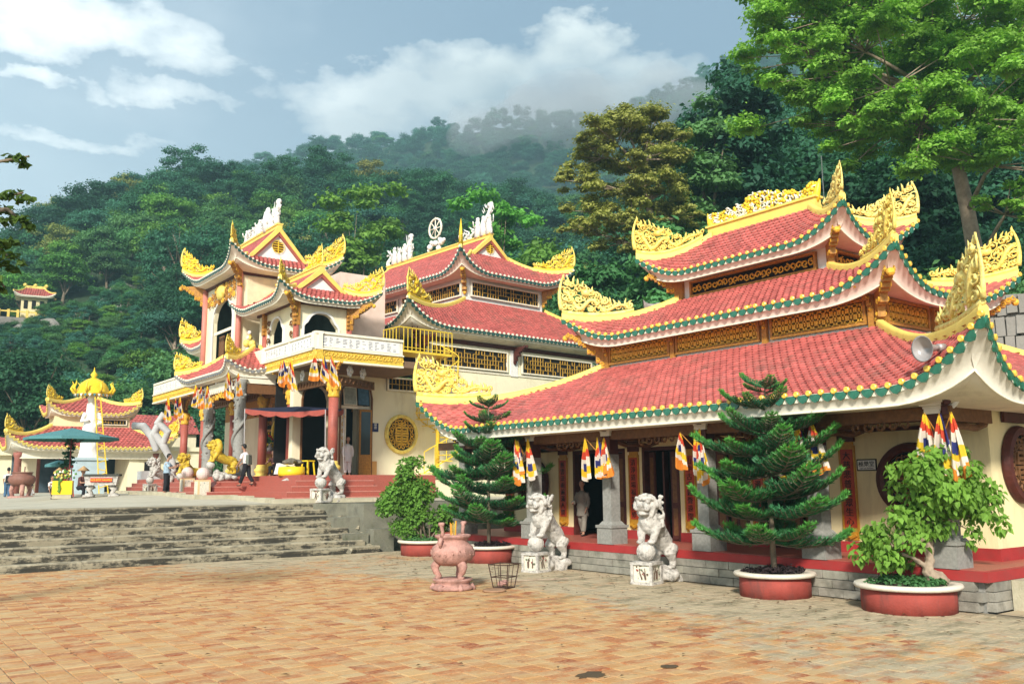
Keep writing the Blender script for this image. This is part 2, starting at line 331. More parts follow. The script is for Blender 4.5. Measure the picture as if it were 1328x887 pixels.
# ---------------------------------------------------------------- scrollwork ornament
def curl(c, r, a0, turns, n=14, grow=.25):
    return [(c[0] + r * (grow + (1 - grow) * i / n) * math.cos(a0 + turns * 2 * PI * (1 - i / n)), c[1] + r * (grow + (1 - grow) * i / n) * math.sin(a0 + turns * 2 * PI * (1 - i / n))) for i in range(n + 1)]
def ornament_mesh(Lr=2.6, H=1.5, seed=1, two=True, tube_r=.045, dense=22, base=True):
    """openwork crescent of scrolls: local x from the tip (0) inwards (Lr), z up; tall at the tip; y thickness"""
    rn = random.Random(seed); b = MB()
    def top(t): return H * (.16 + .84 * (1 - t) ** 1.35) * (1.0 - .10 * math.cos(9 * t))
    def low(t): return 0.0
    # back fin: a tall curved horn that leans outwards at the tip
    horn = [(-.02 - .13 * math.sin(t * 2.2) + .22 * t * t, 0, .1 + t * H * .88) for t in [i / 9 for i in range(10)]]
    b.tube(horn, [.06 * H * (1 - .8 * i / 9) + .01 for i in range(10)], 6, 1, flat=.6)
    spine = [(t * Lr, 0, low(t) + .03) for t in [i / 10 for i in range(11)]]
    if base: b.tube(spine, [.06 * H / 1.5 + .02] * 11, 6, 0, flat=.8)
    for k in range(dense):
        t = (k + rn.random() * .8) / dense; t = t ** 1.25
        hgt = top(t) - low(t)
        nlay = max(1, int(hgt / (.34 * H / 1.5) + .5))
        for j in range(nlay):
            zc = low(t) + .08 + (j + .5) * hgt / nlay * .9 + rn.uniform(-.04, .04)
            r = .13 * H / 1.5 * rn.uniform(.8, 1.5); x = t * Lr + rn.uniform(-.05, .1) + .10 * (j / nlay)
            pts = curl((x, zc), r, rn.uniform(0, 6.28), rn.choice((-1, 1)) * rn.uniform(.9, 1.4), 11)
            yy = rn.uniform(-.05, .05)
            b.tube([(p[0], yy + .03 * math.sin(i * .9), p[1]) for i, p in enumerate(pts)], [tube_r * (1.05 - .7 * i / 11) * H / 1.5 for i in range(12)], 5, rn.choice((0, 1)) if two else 0)
    # scaly body winding through
    bod = [(t * Lr * .92 + .06, .05 * math.sin(t * 14), low(t) + .14 + .55 * (top(t) - low(t)) * (.5 + .4 * math.sin(t * 15 + 1))) for t in [i / 26 for i in range(27)]]
    b.tube(bod, [.085 * H / 1.5 * (1.1 - .6 * i / 26) for i in range(27)], 7, 0)
    # flames on the outline
    for k in range(int(dense * .7)):
        t = (k + .5) / (dense * .7); x = t * Lr; z = top(t) - .03; h = .17 * H / 1.5 * rn.uniform(.7, 1.5)
        lean = rn.uniform(-.5, .2) * h
        b.tube([(x, 0, z - .08), (x + lean * .4, 0, z + h * .5), (x + lean * 1.3, 0, z + h)], [.05 * H / 1.5, .04 * H / 1.5, .006], 5, rn.choice((0, 1)), flat=.6)
    # head near the wide end, jaws open
    hx, hz = .34 * Lr, top(.34) * .78
    b.sphere((hx, 0, hz), .15 * H / 1.5, 0, 8, (1.25, .8, .9)); b.tube([(hx + .08, 0, hz + .04), (hx + .26, 0, hz + .1)], [.085 * H / 1.5, .05], 6, 0); b.tube([(hx + .06, 0, hz - .06), (hx + .22, 0, hz - .07)], [.06 * H / 1.5, .03], 5, 0)
    for sy in (-1, 1): b.tube([(hx, sy * .06, hz + .1), (hx - .12, sy * .1, hz + .24), (hx - .2, sy * .12, hz + .27)], [.035, .025, .008], 5, 1)
    return b.mesh('ridge_dragon', [gold, pale_gold] if two else [gold], True)
ORN = [ornament_mesh(2.6, 1.5, s) for s in (3, 8)]
ORN_SMALL = [ornament_mesh(1.7, 1.25, s, dense=16, tube_r=.055) for s in (5, 9)]
cream_gold = mat('cream_gold_paint', (.88, .7, .22), .45, .2, 5, .3, 30, dirt=(.66, .4, .07), dscale=7, damt=.8, dthr=.48)
ORN_PALE = []
for o_ in ORN:
    m_ = o_.copy(); m_.materials.clear(); m_.materials.append(pale_gold if len(ORN_PALE) else cream_gold); m_.materials.append(ivory); ORN_PALE.append(m_)

bronze_fret = mat('bronze_fret', (.5, .29, .05), .5, .4, 12, .3, 50)
# ---------------------------------------------------------------- lattice panel
def lattice_mesh(w, h, kind, fr=.07, seed=1, frame_mat=None, back=True):
    """local: x 0..w, z 0..h, front face towards -y; a real openwork in front of a near-black board standing in for recess shade"""
    rn = random.Random(seed); b = MB()
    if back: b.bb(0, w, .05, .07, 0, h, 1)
    for (x0, x1, z0, z1) in ((0, w, 0, fr), (0, w, h - fr, h), (0, fr, fr, h - fr), (w - fr, w, fr, h - fr)): b.bb(x0, x1, -.05, .05, z0, z1, 2)
    W_, H_ = w - 2 * fr, h - 2 * fr; t = .022
    if kind == 'meander':
        n = max(3, int(W_ / (H_ * .42))); cw = W_ / n
        for i in range(n):
            x = fr + i * cw; g = cw * .12
            for (a, c, e, f) in ((.12, .88, .5, .5), (.12, .12, .15, .85), (.88, .88, .15, .85), (.12, .45, .15, .15), (.12, .45, .85, .85), (.55, .88, .15, .15), (.55, .88, .85, .85), (.5, .5, .3, .7)):
                xa, xb, za, zb = x + a * cw, x + c * cw, fr + e * H_, fr + f * H_
                b.bb(min(xa, xb) - t, max(xa, xb) + t, -.02, .03, min(za, zb) - t, max(za, zb) + t, 0)
            b.bb(x - t / 2, x + t / 2, -.01, .04, fr, fr + H_, 0)
        b.bb(fr, w - fr, -.01, .035, fr + .06 * H_, fr + .10 * H_, 0); b.bb(fr, w - fr, -.01, .035, fr + .90 * H_, fr + .94 * H_, 0)
    elif kind == 'scroll':
        nx = max(4, int(W_ / .2)); nz = max(1, int(H_ / .19))
        for i in range(nx):
            for j in range(nz):
                cx, cz = fr + (i + .5) * W_ / nx, fr + (j + .5) * H_ / nz
                r = .5 * min(W_ / nx, H_ / nz) * 1.15
                p = curl((cx, cz), r, rn.uniform(0, 6.28), rn.choice((-1, 1)) * 1.1, 7, .3)
                b.tube([(q[0], .01, q[1]) for q in p], .026, 4, 0, cap=False)
    elif kind == 'fret':
        g = .19; nx = int(W_ / g); nz = max(2, int(H_ / g))
        for i in range(nx + 1):
            for j in range(nz):
                if rn.random() < .8: x = fr + i * W_ / nx; b.bb(x - .013, x + .013, -.01, .03, fr + j * H_ / nz, fr + (j + 1) * H_ / nz, 0)
        for j in range(nz + 1):
            for i in range(nx):
                if rn.random() < .75: z = fr + j * H_ / nz; b.bb(fr + i * W_ / nx, fr + (i + 1) * W_ / nx, -.014, .026, z - .013, z + .013, 0)
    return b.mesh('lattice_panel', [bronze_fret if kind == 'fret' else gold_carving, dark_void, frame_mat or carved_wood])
def round_window_mesh(r, rim=.22, mats=None):
    """disc window facing -y, centred on the origin"""
    b = MB(); n = 40
    prof = [(r - rim, .02), (r - rim, -.06), (r - rim * .7, -.12), (r - .04, -.10), (r, 0), (r, .05)]
    vs = []; m = len(prof)
    for k in range(n):
        t = 2 * PI * k / n
        for rr, y in prof: vs.append((rr * math.cos(t), y, rr * math.sin(t)))
    b.add(vs, [(k * m + i, k * m + i + 1, ((k + 1) % n) * m + i + 1, ((k + 1) % n) * m + i) for k in range(n) for i in range(m - 1)], 0)
    b.add([(0, .03, 0)] + [((r - rim) * math.cos(2 * PI * k / n), .03, (r - rim) * math.sin(2 * PI * k / n)) for k in range(n)], [(0, 1 + (k + 1) % n, 1 + k) for k in range(n)], 1)
    ri = r - rim; t = ri * .055
    def bar(x0, x1, z0, z1): b.bb(min(x0, x1) * ri - t, max(x0, x1) * ri + t, -.05, .02, min(z0, z1) * ri - t, max(z0, z1) * ri + t, 2)
    # longevity roundel: meander strokes around a centre line
    bar(0, 0, -.62, .62)
    for z, a in ((.55, .22), (.4, .42), (.2, .3), (.05, .45), (-.1, .45), (-.28, .3), (-.44, .42), (-.6, .22)): bar(-a, a, z, z)
    for sx in (-1, 1): bar(.42 * sx, .42 * sx, .12, .4); bar(.42 * sx, .42 * sx, -.44, -.18)
    rn = random.Random(4)
    for k in range(18):
        a = 2 * PI * k / 18; c = (.8 * ri * math.cos(a), .8 * ri * math.sin(a))
        p = curl(c, .17 * ri, rn.uniform(0, 6), 1.1, 8, .3); b.tube([(q[0], -.02, q[1]) for q in p], .035 * ri, 4, 2, cap=False)
    b.grid(lambda u, v: ((.66 + .04 * v) * ri * math.cos(u * 2 * PI), -.045, (.66 + .04 * v) * ri * math.sin(u * 2 * PI)), 40, 1, 2)
    return b.mesh('round_window', mats or [carved_wood, dark_void, gold_carving], False)
def bracket_mesh(d=1.0, h=.8, th=.14):
    """carved corbel: local +x away from the wall, z up; hangs below z=0"""
    b = MB(); n = 9; rn = random.Random(2)
    prev = None
    for i in range(n):
        t = i / n; x0, x1 = d * t, d * (t + 1 / n); zl = -h * (1 - t) ** 1.6 * (1 + .10 * math.sin(i * 2.6)) - .04
        b.bb(x0, x1, -th / 2, th / 2, zl, 0 - .001, 0)
        b.tube([(q[0], -th / 2 - .01, q[1]) for q in curl((x0 + d / n / 2, zl + .07), .06, i, 1.0, 6, .3)], .018, 4, 1, cap=False)
        b.tube([(q[0], th / 2 + .01, q[1]) for q in curl((x0 + d / n / 2, zl + .07), .06, i, 1.0, 6, .3)], .018, 4, 1, cap=False)
    b.sphere((d, 0, -.06), .08, 1, 8); b.lathe([(.01, -.1), (.09, -.02), (.06, .05), (.02, .08)], (.06, 0, -h - .04), 8, 1)
    return b.mesh('bracket', [carved_wood, gold_carving])
BRACKET = bracket_mesh()
DARK_BRACKET = BRACKET.copy(); DARK_BRACKET.materials.clear(); DARK_BRACKET.materials.append(dark_wood); DARK_BRACKET.materials.append(carved_wood)

# ---------------------------------------------------------------- eave trim pieces
def drip_mesh(w=.3):
    b = MB(); h = .2 * w / .3
    poly = [(-w / 2, .06), (w / 2, .06), (w * .46, -.02), (w * .28, -h * .5), (0, -h * .72), (-w * .28, -h * .5), (-w * .46, -.02)]
    b.prism(poly, -.03, .02, 'y'); return b.mesh('drip_tile', [green_tile])
def disc_mesh(r=.085):
    b = MB(); n = 12; prof = [(r, .04), (r, -.02), (r * .75, -.035), (.001, -.03)]
    vs = [(rr * math.cos(2 * PI * k / n), y, rr * math.sin(2 * PI * k / n)) for k in range(n) for rr, y in prof]; m = 4
    b.add(vs, [(k * m + i, k * m + i + 1, ((k + 1) % n) * m + i + 1, ((k + 1) % n) * m + i) for k in range(n) for i in range(3)]); return b.mesh('round_end_tile', [yellow_glaze])
DRIP = drip_mesh(); DISC = disc_mesh(.072)

# ---------------------------------------------------------------- curved tiled roof
def roof(parent, e, ze, lift, t, zt, wall, zw, Lc=3.0, out=.35, sides='fblr', tile=.24, soff=None, trim=None, drip_col=None, fascia=.13, label=None, ridge=True, orn=None, orn_sides=None, orn_scale=1.0, sag=.28, nt_rows=None, hipw=.17, pw=2.2, gap_tile=.9, cd=.1, hips=(0, 1, 2, 3)):
    """e: eave rectangle (x0,x1,y0,y1), corners at full tip extent; t: top rectangle; wall: wall rectangle under the soffit.
       ze: eave height between the corners, lift: rise of the corner tips; sides: f (y0 side), b (y1), l (x0), r (x1)."""
    soff = soff or soffit_cream
    ex0, ex1, ey0, ey1 = e; tx0, tx1, ty0, ty1 = t; wx0, wx1, wy0, wy1 = wall
    SD = {  # origin corner, along, inward, length, run, insets
        'f': (Vector((ex0, ey0, 0)), Vector((1, 0, 0)), Vector((0, 1, 0)), ex1 - ex0, ty0 - ey0, tx0 - ex0, ex1 - tx1, wy0 - ey0, wx0 - ex0, ex1 - wx1),
        'b': (Vector((ex1, ey1, 0)), Vector((-1, 0, 0)), Vector((0, -1, 0)), ex1 - ex0, ey1 - ty1, ex1 - tx1, tx0 - ex0, ey1 - wy1, ex1 - wx1, wx0 - ex0),
        'l': (Vector((ex0, ey1, 0)), Vector((0, -1, 0)), Vector((1, 0, 0)), ey1 - ey0, tx0 - ex0, ey1 - ty1, ty0 - ey0, wx0 - ex0, ey1 - wy1, wy0 - ey0),
        'r': (Vector((ex1, ey0, 0)), Vector((0, 1, 0)), Vector((-1, 0, 0)), ey1 - ey0, ex1 - tx1, ty0 - ey0, ey1 - ty1, ex1 - wx1, wy0 - ey0, ey1 - wy1)}
    def wgt(d, v): return max(0.0, 1 - max(d, 0) / Lc) ** pw
    def surf(sd, a, v):
        O, A, I, Ln, Rn, i0, i1, *_ = SD[sd]
        d = min(a - i0 * v, Ln - i1 * v - a); w = wgt(d, v)
        off = out * (1 - wgt(d, 0)) * (1 - v)
        p = O + A * a + I * (off + (Rn - off) * v)
        z = ze + (zt - ze) * (v * (1 - sag) + sag * v * v) + lift * w * (1 - v) ** 2.2
        return Vector((p.x, p.y, z))
    tiles = MB(); deck = MB(); sf = MB(); fas = MB(); flr = MB(); bead = MB()
    for sd in sides:
        O, A, I, Ln, Rn, i0, i1, wr, w0, w1 = SD[sd]
        nv = max(4, int(math.hypot(Rn, zt - ze) / .45)); nu = max(10, int(Ln / .35))
        def un(u): # denser towards corners
            return u
        deck.grid(lambda u, v: surf(sd, i0 * v + (Ln - (i0 + i1) * v) * u, v), nu, nv, 0, flip=False)
        slope = math.hypot(Rn, zt - ze); rows = nt_rows or max(3, int(slope / (tile * .9))); 
        for j in range(rows):
            v0 = j / rows; v1 = (j + 1.25) / rows
            a = i0 * v0 + (tile / 2 if j % 2 else 0); end = Ln - i1 * v0
            while a < end - tile * .3:
                ac = a + tile / 2; hw = tile * .49
                if ac < i0 * v0 + .05 or ac > end - .05: a += tile; continue
                pts = []
                nrm = None
                c0 = surf(sd, ac, v0); c1 = surf(sd, ac, min(1, v1)); up = (c1 - c0); s_ = A
                nrm = s_.cross(up)
                if nrm.z < 0: nrm = -nrm
                nrm.normalize()
                aL, aR = max(a + .005, i0 * v0), min(a + tile - .005, end)
                bL = surf(sd, aL, (j + .42) / rows); bR = surf(sd, aR, (j + .42) / rows); tL = surf(sd, aL, min(1, v1)); tR = surf(sd, aR, min(1, v1))
                tip = c0 + nrm * (.065 * tile / .24); bL2 = bL + nrm * .03; bR2 = bR + nrm * .03; mid = surf(sd, ac, min(1, (j + .7) / rows)) + nrm * (.06 * tile / .24)
                tL2 = tL + nrm * .003; tR2 = tR + nrm * .003
                dn = nrm * (.05 * tile / .24)
                tiles.add([tuple(q) for q in (tip, bR2, tR2, tL2, bL2, mid, tip - dn, bR2 - dn * .8, bL2 - dn * .8)], [(0, 1, 5), (1, 2, 5), (2, 3, 5), (3, 4, 5), (4, 0, 5), (6, 7, 1, 0), (8, 6, 0, 4)])
                a += tile
        # soffit: sweeps up from the wall head to the eave, with the fascia in front
        def crease(u):
            a_ = Ln * u; w_ = wgt(min(a_, Ln - a_), 0); c_ = Vector((ex0 + ex1, ey0 + ey1, 0)) / 2
            p_ = surf(sd, a_, 0); m_ = min(1.0, lift)
            sgn = 1 if u < .5 else -1
            return p_ + I * (.10 * (1 - w_) + .45 * w_ * m_) + A * (sgn * .45 * w_ * m_) - Vector((0, 0, fascia + cd + .5 * lift * w_))
        def flare(u, v):
            a_ = surf(sd, Ln * u, 0) - Vector((0, 0, fascia)); c_ = crease(u); q_ = a_.lerp(c_, v); return q_ + I * (.10 * math.sin(PI * v) * (.3 + wgt(min(Ln * u, Ln - Ln * u), 0)))
        flr.grid(flare, max(40, nu), 4, 0, flip=True)
        bead.tube([tuple(crease(i / 60)) for i in range(61)], .022, 5, 0)  # ivory bead stands in for the white highlight along the crease
        def sofp(u, v):
            pe = crease(u); aw = w0 + (Ln - w0 - w1) * u
            pw_ = O + A * aw + I * wr; k = v
            z = pe.z + (zw - pe.z) * (k ** .62 if zw < pe.z else k)
            q = pe.lerp(Vector((pw_.x, pw_.y, 0)), k); return Vector((q.x, q.y, z))
        sf.grid(sofp, max(24, nu), 8, 0, flip=True)
        fas.grid(lambda u, v: surf(sd, Ln * u, 0) + Vector((0, 0, .02 - (fascia + .02) * v)) - I * .012, max(24, nu), 1, 0)
        tr = (trim or {}).get(sd)
        step = (trim or {}).get('step', .3)
        if tr:
            # arc-length spacing along the curved eave
            M = 400; ps = [surf(sd, Ln * i / M, 0) for i in range(M + 1)]; cum = [0]
            for i in range(M): cum.append(cum[-1] + (ps[i + 1] - ps[i]).length)
            n = max(2, int(cum[-1] / step)); k = 0; st = MB()
            for q in range(n):
                g = (q + .5) * cum[-1] / n
                while cum[k + 1] < g: k += 1
                f = (g - cum[k]) / (cum[k + 1] - cum[k]); p = ps[k].lerp(ps[k + 1], f); tv = (ps[k + 1] - ps[k]).normalized()
                outv = -I - tv * (-I).dot(tv); outv.normalize(); upv = tv.cross(-outv) 
                if upv.z < 0: upv = -upv; 
                Mx = Matrix((tv, -outv, upv)).transposed()
                if Mx.determinant() < 0: Mx = Matrix((-tv, -outv, upv)).transposed()
                def mw(dz, do, s): return Matrix.LocRotScale(p + upv * dz + outv * do, Mx.to_quaternion(), Vector((s, s, s)))
                s = step / .3 * gap_tile
                if tr == 'parts':
                    put('drip_tile', DRIP, parent, mw=mw(-.05 * s, .03, s * .98))
                    p = p.lerp(ps[min(M, k + 1)], 0) + tv * step * .5
                    put('round_end_tile', DISC, parent, mw=mw(.045 * s, .05, s))
                else:
                    for me_, dz, do, mi, sh in ((DRIP, -.05 * s, .03, 0, 0), (DISC, .045 * s, .05, 1, .5)):
                        p2 = p + tv * step * sh; T = Matrix.LocRotScale(p2 + upv * dz + outv * do, Mx.to_quaternion(), Vector((s, s, s)))
                        st.add([tuple(T @ v.co) for v in me_.vertices], [tuple(pl.vertices) for pl in me_.polygons], mi)
            if tr != 'parts': st.link('eave_trim', (trim or {}).get('mats', [green_tile, yellow_glaze]), parent, stuff=True)
    deck.link('roof_deck', [red_tile], parent, True); tiles.link('roof_tiles', [red_tile], parent, stuff=True)
    sf.link('soffit', [soff], parent, True); flr.link('eave_flare', [soff], parent, True); bead.link('eave_highlight', [ivory], parent, True); fas.link('fascia', [ivory], parent, True)
    # hip ridges and corner dragons
    corners = [('f', 0, (ex0, ey0)), ('f', 1, (ex1, ey0)), ('b', 0, (ex1, ey1)), ('b', 1, (ex0, ey1))]
    for ci, (sd, end, _) in enumerate(corners):
        if ci not in hips: continue
        O, A, I, Ln, Rn, i0, i1, *_x = SD[sd]
        pts = []
        for i in range(15):
            v = i / 14; a = i0 * v if end == 0 else Ln - i1 * v
            pts.append(surf(sd, a, v) + Vector((0, 0, .06)))
        d2 = (pts[-1] - pts[0]); d2.z = 0; d2.normalize(); side = Vector((-d2.y, d2.x, 0)); hb = MB()
        def rp(u, v):
            k = u * 14; i = min(13, int(k)); p = pts[i].lerp(pts[i + 1], k - i); a = v * 5
            prof = [(-hipw / 2, -.12), (-hipw / 2, .05), (-hipw * .32, .11), (hipw * .32, .11), (hipw / 2, .05), (hipw / 2, -.12)][int(round(a))]
            return p + side * prof[0] + Vector((0, 0, prof[1]))
        if ridge:
            hb.grid(rp, 28, 5, 0, flip=True); hb.add([tuple(rp(0, i / 5)) for i in range(6)], [(0, 1, 2, 3, 4, 5)]); hb.link('hip_ridge', [ridge_yellow], parent, True)
        if orn and ci in orn:
            me, s = orn[ci]
            p0 = pts[0]; ang = math.atan2(d2.y, d2.x)
            # the ornament is bent to follow the ridge curve below it
            m2 = me.copy(); hl = math.hypot(pts[-1].x - pts[0].x, pts[-1].y - pts[0].y)
            hmap = [(math.hypot(q.x - p0.x, q.y - p0.y), q.z - p0.z) for q in pts]
            def hz(d):
                if d <= 0: return 0
                for (d0, z0), (d1, z1) in zip(hmap, hmap[1:]):
                    if d <= d1: return z0 + (z1 - z0) * (d - d0) / max(1e-6, d1 - d0)
                return hmap[-1][1]
            for v in m2.vertices:
                v.co.z += (hz(v.co.x * s)) / s
            put('ridge_dragon', m2, parent, p0 + Vector((0, 0, .13)), rot=(0, 0, ang), sc=s)
    return surf
# ================================================================ side hall (right)
HALL = empty('temple_hall', (0, 0, 0), 0, 'long cream hall with three tiers of red tiled roof behind the lion statues', 'temple')
def recenter(e, loc):
    T = Matrix.Translation(-Vector(loc)); d = children_of().get(e.name, [])
    for c in d: c.matrix_basis = T @ c.matrix_basis
    e.location = loc
def build_hall():
    P = HALL; rn = random.Random(5)
    # stylobate
    b = MB(); b.bb(16.36, 29.5, 7.96, 26.2, -.2, .515); b.link('base_core', column_stone, P)
    b = MB(); b.bb(16.2, 29.6, 7.8, 26.3, .52, .7); b.link('plinth_band', red_paint, P)
    b = MB(); b.bb(16.3, 29.5, 7.9, 26.2, .70, .712, 0); b.link('veranda_floor', red_stone, P)
    blk = []
    for w in (.5, .58, .66):
        q = MB(); q.box((0, 0, 0), (.2, w - .014, .16)); me = q.mesh('block', block_stone)
        bm = bmesh.new(); bm.from_mesh(me); bmesh.ops.bevel(bm, geom=bm.edges[:], offset=.012, segments=1); bm.to_mesh(me); bm.free(); blk.append((w, me))
    for c in range(3):
        y = 7.8 + rn.random() * .3
        while y < 26.2:
            w, me = rn.choice(blk); put('block', me, P, (16.3 + rn.uniform(-.012, .012) - .02 * (2 - c), y + w / 2, .087 + .173 * c)); y += w
        x = 16.4
        while x < 24:
            w, me = rn.choice(blk); put('block', me, P, (x + w / 2, 7.9 + rn.uniform(-.01, .01), .087 + .173 * c), PI / 2); x += w
    # side steps at the near corner
    for k in range(3):
        b = MB(); b.bb(17.0, 24, 7.78 - .34 * (k + 1), 7.78 - .34 * k, -.1, .52 - .17 * (k + 1) + .17); b.link('step', step_stone, P)
    # walls
    XW = 18.4
    b = MB(); b.bb(XW, XW + .25, 8.6, 12.22, .95, 4.2); b.bb(XW, XW + .25, 18.3, 19.0, .95, 4.2); b.bb(XW, XW + .25, 21.32, 24.9, .95, 4.2); b.bb(XW, XW + .25, 12.22, 24.9, 3.28, 4.2)
    for (a, c) in ((12.22, 12.3), (13.9, 14.6), (16.1, 16.9)): b.bb(XW, XW + .25, a, c, .95, 3.28)
    b.link('front_wall', cream_wall, P)
    b = MB(); b.bb(XW + .25, 29, 8.6, 8.85, .95, 4.2); b.link('side_wall', cream_wall, P); b = MB(); b.bb(XW + .25, 29, 24.65, 24.9, .95, 4.2); b.link('side_wall', cream_wall, P)
    for (a, c) in ((8.55, 12.2), (13.95, 14.6), (16.1, 16.9), (18.3, 18.95), (21.36, 24.95)): b = MB(); b.bb(XW - .03, XW + .28, a, c, .712, .95); b.link('skirting', red_paint, P)
    b = MB(); b.bb(XW + .28, 29, 8.55, 8.6, .712, .95); b.link('skirting', red_paint, P)
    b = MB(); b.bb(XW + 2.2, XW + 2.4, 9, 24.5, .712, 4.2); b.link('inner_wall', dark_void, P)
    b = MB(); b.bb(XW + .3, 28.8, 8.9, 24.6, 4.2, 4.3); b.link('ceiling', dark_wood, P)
    # doorways with folded leaves
    for (a, c) in ((12.3, 13.95), (14.6, 16.1), (16.9, 18.3), (19.0, 21.32)):
        b = MB()
        for (y0, y1, z0, z1) in ((a, a + .09, .712, 3.28), (c - .09, c, .712, 3.28), (a + .09, c - .09, 3.18, 3.28)): b.bb(XW - .02, XW + .2, y0, y1, z0, z1)
        f = b.link('door_frame', dark_wood, P)
        w = (c - a - .18) / 4
        for k in range(4):
            if a == 19.0 and k >= 2: continue
            q = MB(); y0 = a + .09 + k * w; q.bb(0, .05, 0, w - .02, 0, 2.4, 0)
            for (z0, z1) in ((.12, .85), (1.0, 2.25)): q.bb(-.015, 0, .06, w - .08, z0, z1, 1)
            op = PI / 2 * .78 if a == 16.9 and k in (1, 2) else (.25 if k % 2 else -.1)
            q.link('door_leaf', [dark_wood, panel_wood], P, loc=(XW + .08, y0, .74), rz=-op)
    # beams
    b = MB(); b.bb(16.38, 16.62, 8.3, 26, 3.42, 3.66, 0); b.link('front_beam', panel_wood, P)
    b = MB(); b.bb(XW - .05, XW - .003, 8.6, 24.9, 3.52, 3.74, 0); b.link('wall_beam', dark_wood, P)
    b = MB(); b.bb(XW - .04, XW - .003, 9.0, 11.35, 3.36, 3.44, 0); b.link('wall_beam', dark_wood, P)
    for y in (8.6, 11.3, 14.3, 17.6, 20.9, 24.5):
        b = MB(); b.bb(16.62, XW, y - .1, y + .1, 3.4, 3.68, 0); b.tube([(16.7, y, 3.4), (17.1, y, 3.3), (17.5, y, 3.32), (17.9, y, 3.3), (18.3, y, 3.4)], .07, 6, 0); b.link('cross_beam', panel_wood, P)
    for y in (9.8, 12.8, 15.9, 19.2, 22.7):
        b = MB()
        for k in range(5):
            p = curl((y + (k - 2) * .26, 3.36), .12, k, 1.0, 8, .3); b.tube([(16.5, q[0], q[1]) for q in p], .03, 4, 0)
        b.link('beam_carving', panel_wood, P)
    # columns
    def column(y):
        b = MB(); b.box((0, 0, .21), (.56, .56, .42), 0); b.box((0, 0, .45), (.62, .62, .07), 0); b.box((0, 0, .53), (.5, .5, .1), 0, top=(.72, .72)); base = b
        r = b.link('column_base', column_stone, P, loc=(16.5, y, .712))
        s = MB(); s.box((0, 0, 1.45), (.32, .32, 1.75), 0)
        sh = s.link('column_shaft', column_stone, P, loc=(16.5, y, .712))
        c = MB(); c.box((0, 0, 2.86), (.36, .36, .1), 0)
        for k in range(5): c.box((0, 0, 2.93 + .05 * k), (.36 + .13 * k, .4 + .06 * k, .048), 0)
        for sgn in (-1, 1): c.tube([(0, sgn * .2, 2.88), (0, sgn * .32, 2.98), (0, sgn * .42, 3.08)], [.05, .06, .04], 6, 0)
        c.link('capital', white_paint, P, loc=(16.5, y, .712))
        s = MB(); s.box((0, 0, 2.58), (.3, .3, .56), 0); s.link('column_neck', dark_wood, P, loc=(16.5, y, .712))
        if y in (8.6, 24.5): return
        q = MB(); q.box((-.42, 0, 3.06), (.5, .12, .2), 0, ry=.12); q.sphere((-.7, 0, 3.04), .1, 0, 8); q.link('beam_end', dark_wood, P, loc=(16.5, y, .712))
    for y in (8.6, 11.3, 14.3, 17.6, 20.9, 24.5): column(y)
    # round windows, couplets, plaque, lamp
    RW = round_window_mesh(.80, .2, [dark_wood, dark_void, panel_wood])
    for y in (10.25, 23.3): put('round_window', RW, P, (XW - .07, y, 2.3), -PI / 2)
    put('round_window', RW, P, (19.6, 8.53, 2.6), 0)
    b = MB(); b.bb(18.95, 21, 8.52, 8.58, 3.45, 3.95); b.link('dark_panel', dark_wood, P)
    chars = ['大慈悲普渡眾生心', '佛法無邊廣開門路', '山中古寺鐘聲遠聞', '清淨道場福慧雙修', '慈雲法雨遍滿人間', '心靜自然得見如來', '明月清風照古今時']
    for i, y in enumerate((11.77, 14.27, 16.5, 18.63, 21.78, 24.6)):
        b = MB(); b.bb(-.03, 0, -.17, .17, 0, 2.2, 0); b.bb(-.045, -.03, -.15, .15, .28, 2.02, 1)
        b.bb(-.05, -.0, -.2, -.17, .06, 2.1, 0); b.bb(-.05, -.0, .17, .2, .06, 2.1, 0); b.tube([(-.05, -.13, .13), (-.07, 0, .06), (-.05, .13, .13)], .05, 6, 0)
        o = b.link('couplet_board', [couplet_gold, couplet_red], P, loc=(XW - .005, y, .98))
        me = text_mesh('\n'.join(chars[i]), .2, ink, .004, spacing=1.05)
        put('lettering', me, o, (-.052, 0, 1.13), rot=(PI / 2, 0, -PI / 2))
        b = MB(); b.box((-.03, 0, 0), (.07, .42, .5), 0); b.link('couplet_header', dark_wood, P, loc=(XW - .005, y, 3.42))
    b = MB(); b.bb(-.02, 0, -.24, .24, -.13, .13, 1); b.bb(-.026, -.02, -.215, .215, -.105, .105, 0)
    o = b.link('wall_plaque', [white_paint, ink], P, loc=(XW, 11.3, 2.64))
    put('lettering', text_mesh('極樂堂', .13, ink, .003), o, (-.03, 0, .015), rot=(PI / 2, 0, -PI / 2)); put('lettering', text_mesh('CỰC LẠC ĐƯỜNG', .04, ink, .003), o, (-.03, 0, -.075), rot=(PI / 2, 0, -PI / 2))
    b = MB(); b.bb(-.05, .05, -.7, .7, 0, .05, 0); b.tube([(0, -.6, -.02), (0, .6, -.02)], .018, 6, 1); b.link('tube_lamp', [white_paint, ivory], P, loc=(15.95, 16.2, 3.86))
    # roof tiers
    C = 21.8
    op, os_ = ORN_PALE, ORN
    surf1 = roof(P, (15.1, 28.5, 6.95, 25.3), 3.98, 1.04, (19.35, 24.25, 11.3, 20.95), 5.88, (16.5, 27.1, 8.5, 24.6), 3.66, Lc=2.15, pw=2.0, cd=.2, out=.3, trim={'f': 'joined', 'l': 'parts', 'r': 'joined', 'b': 0, 'step': .28}, orn={0: (op[0], .88), 3: (op[1], .95), 1: (op[0], .9)}, tile=.21)
    b = MB(); b.bb(19.5, 23.7, 11.42, 20.86, 5.6, 7.1, 0); b.link('clerestory_wall', white_paint, P)
    lat = {}
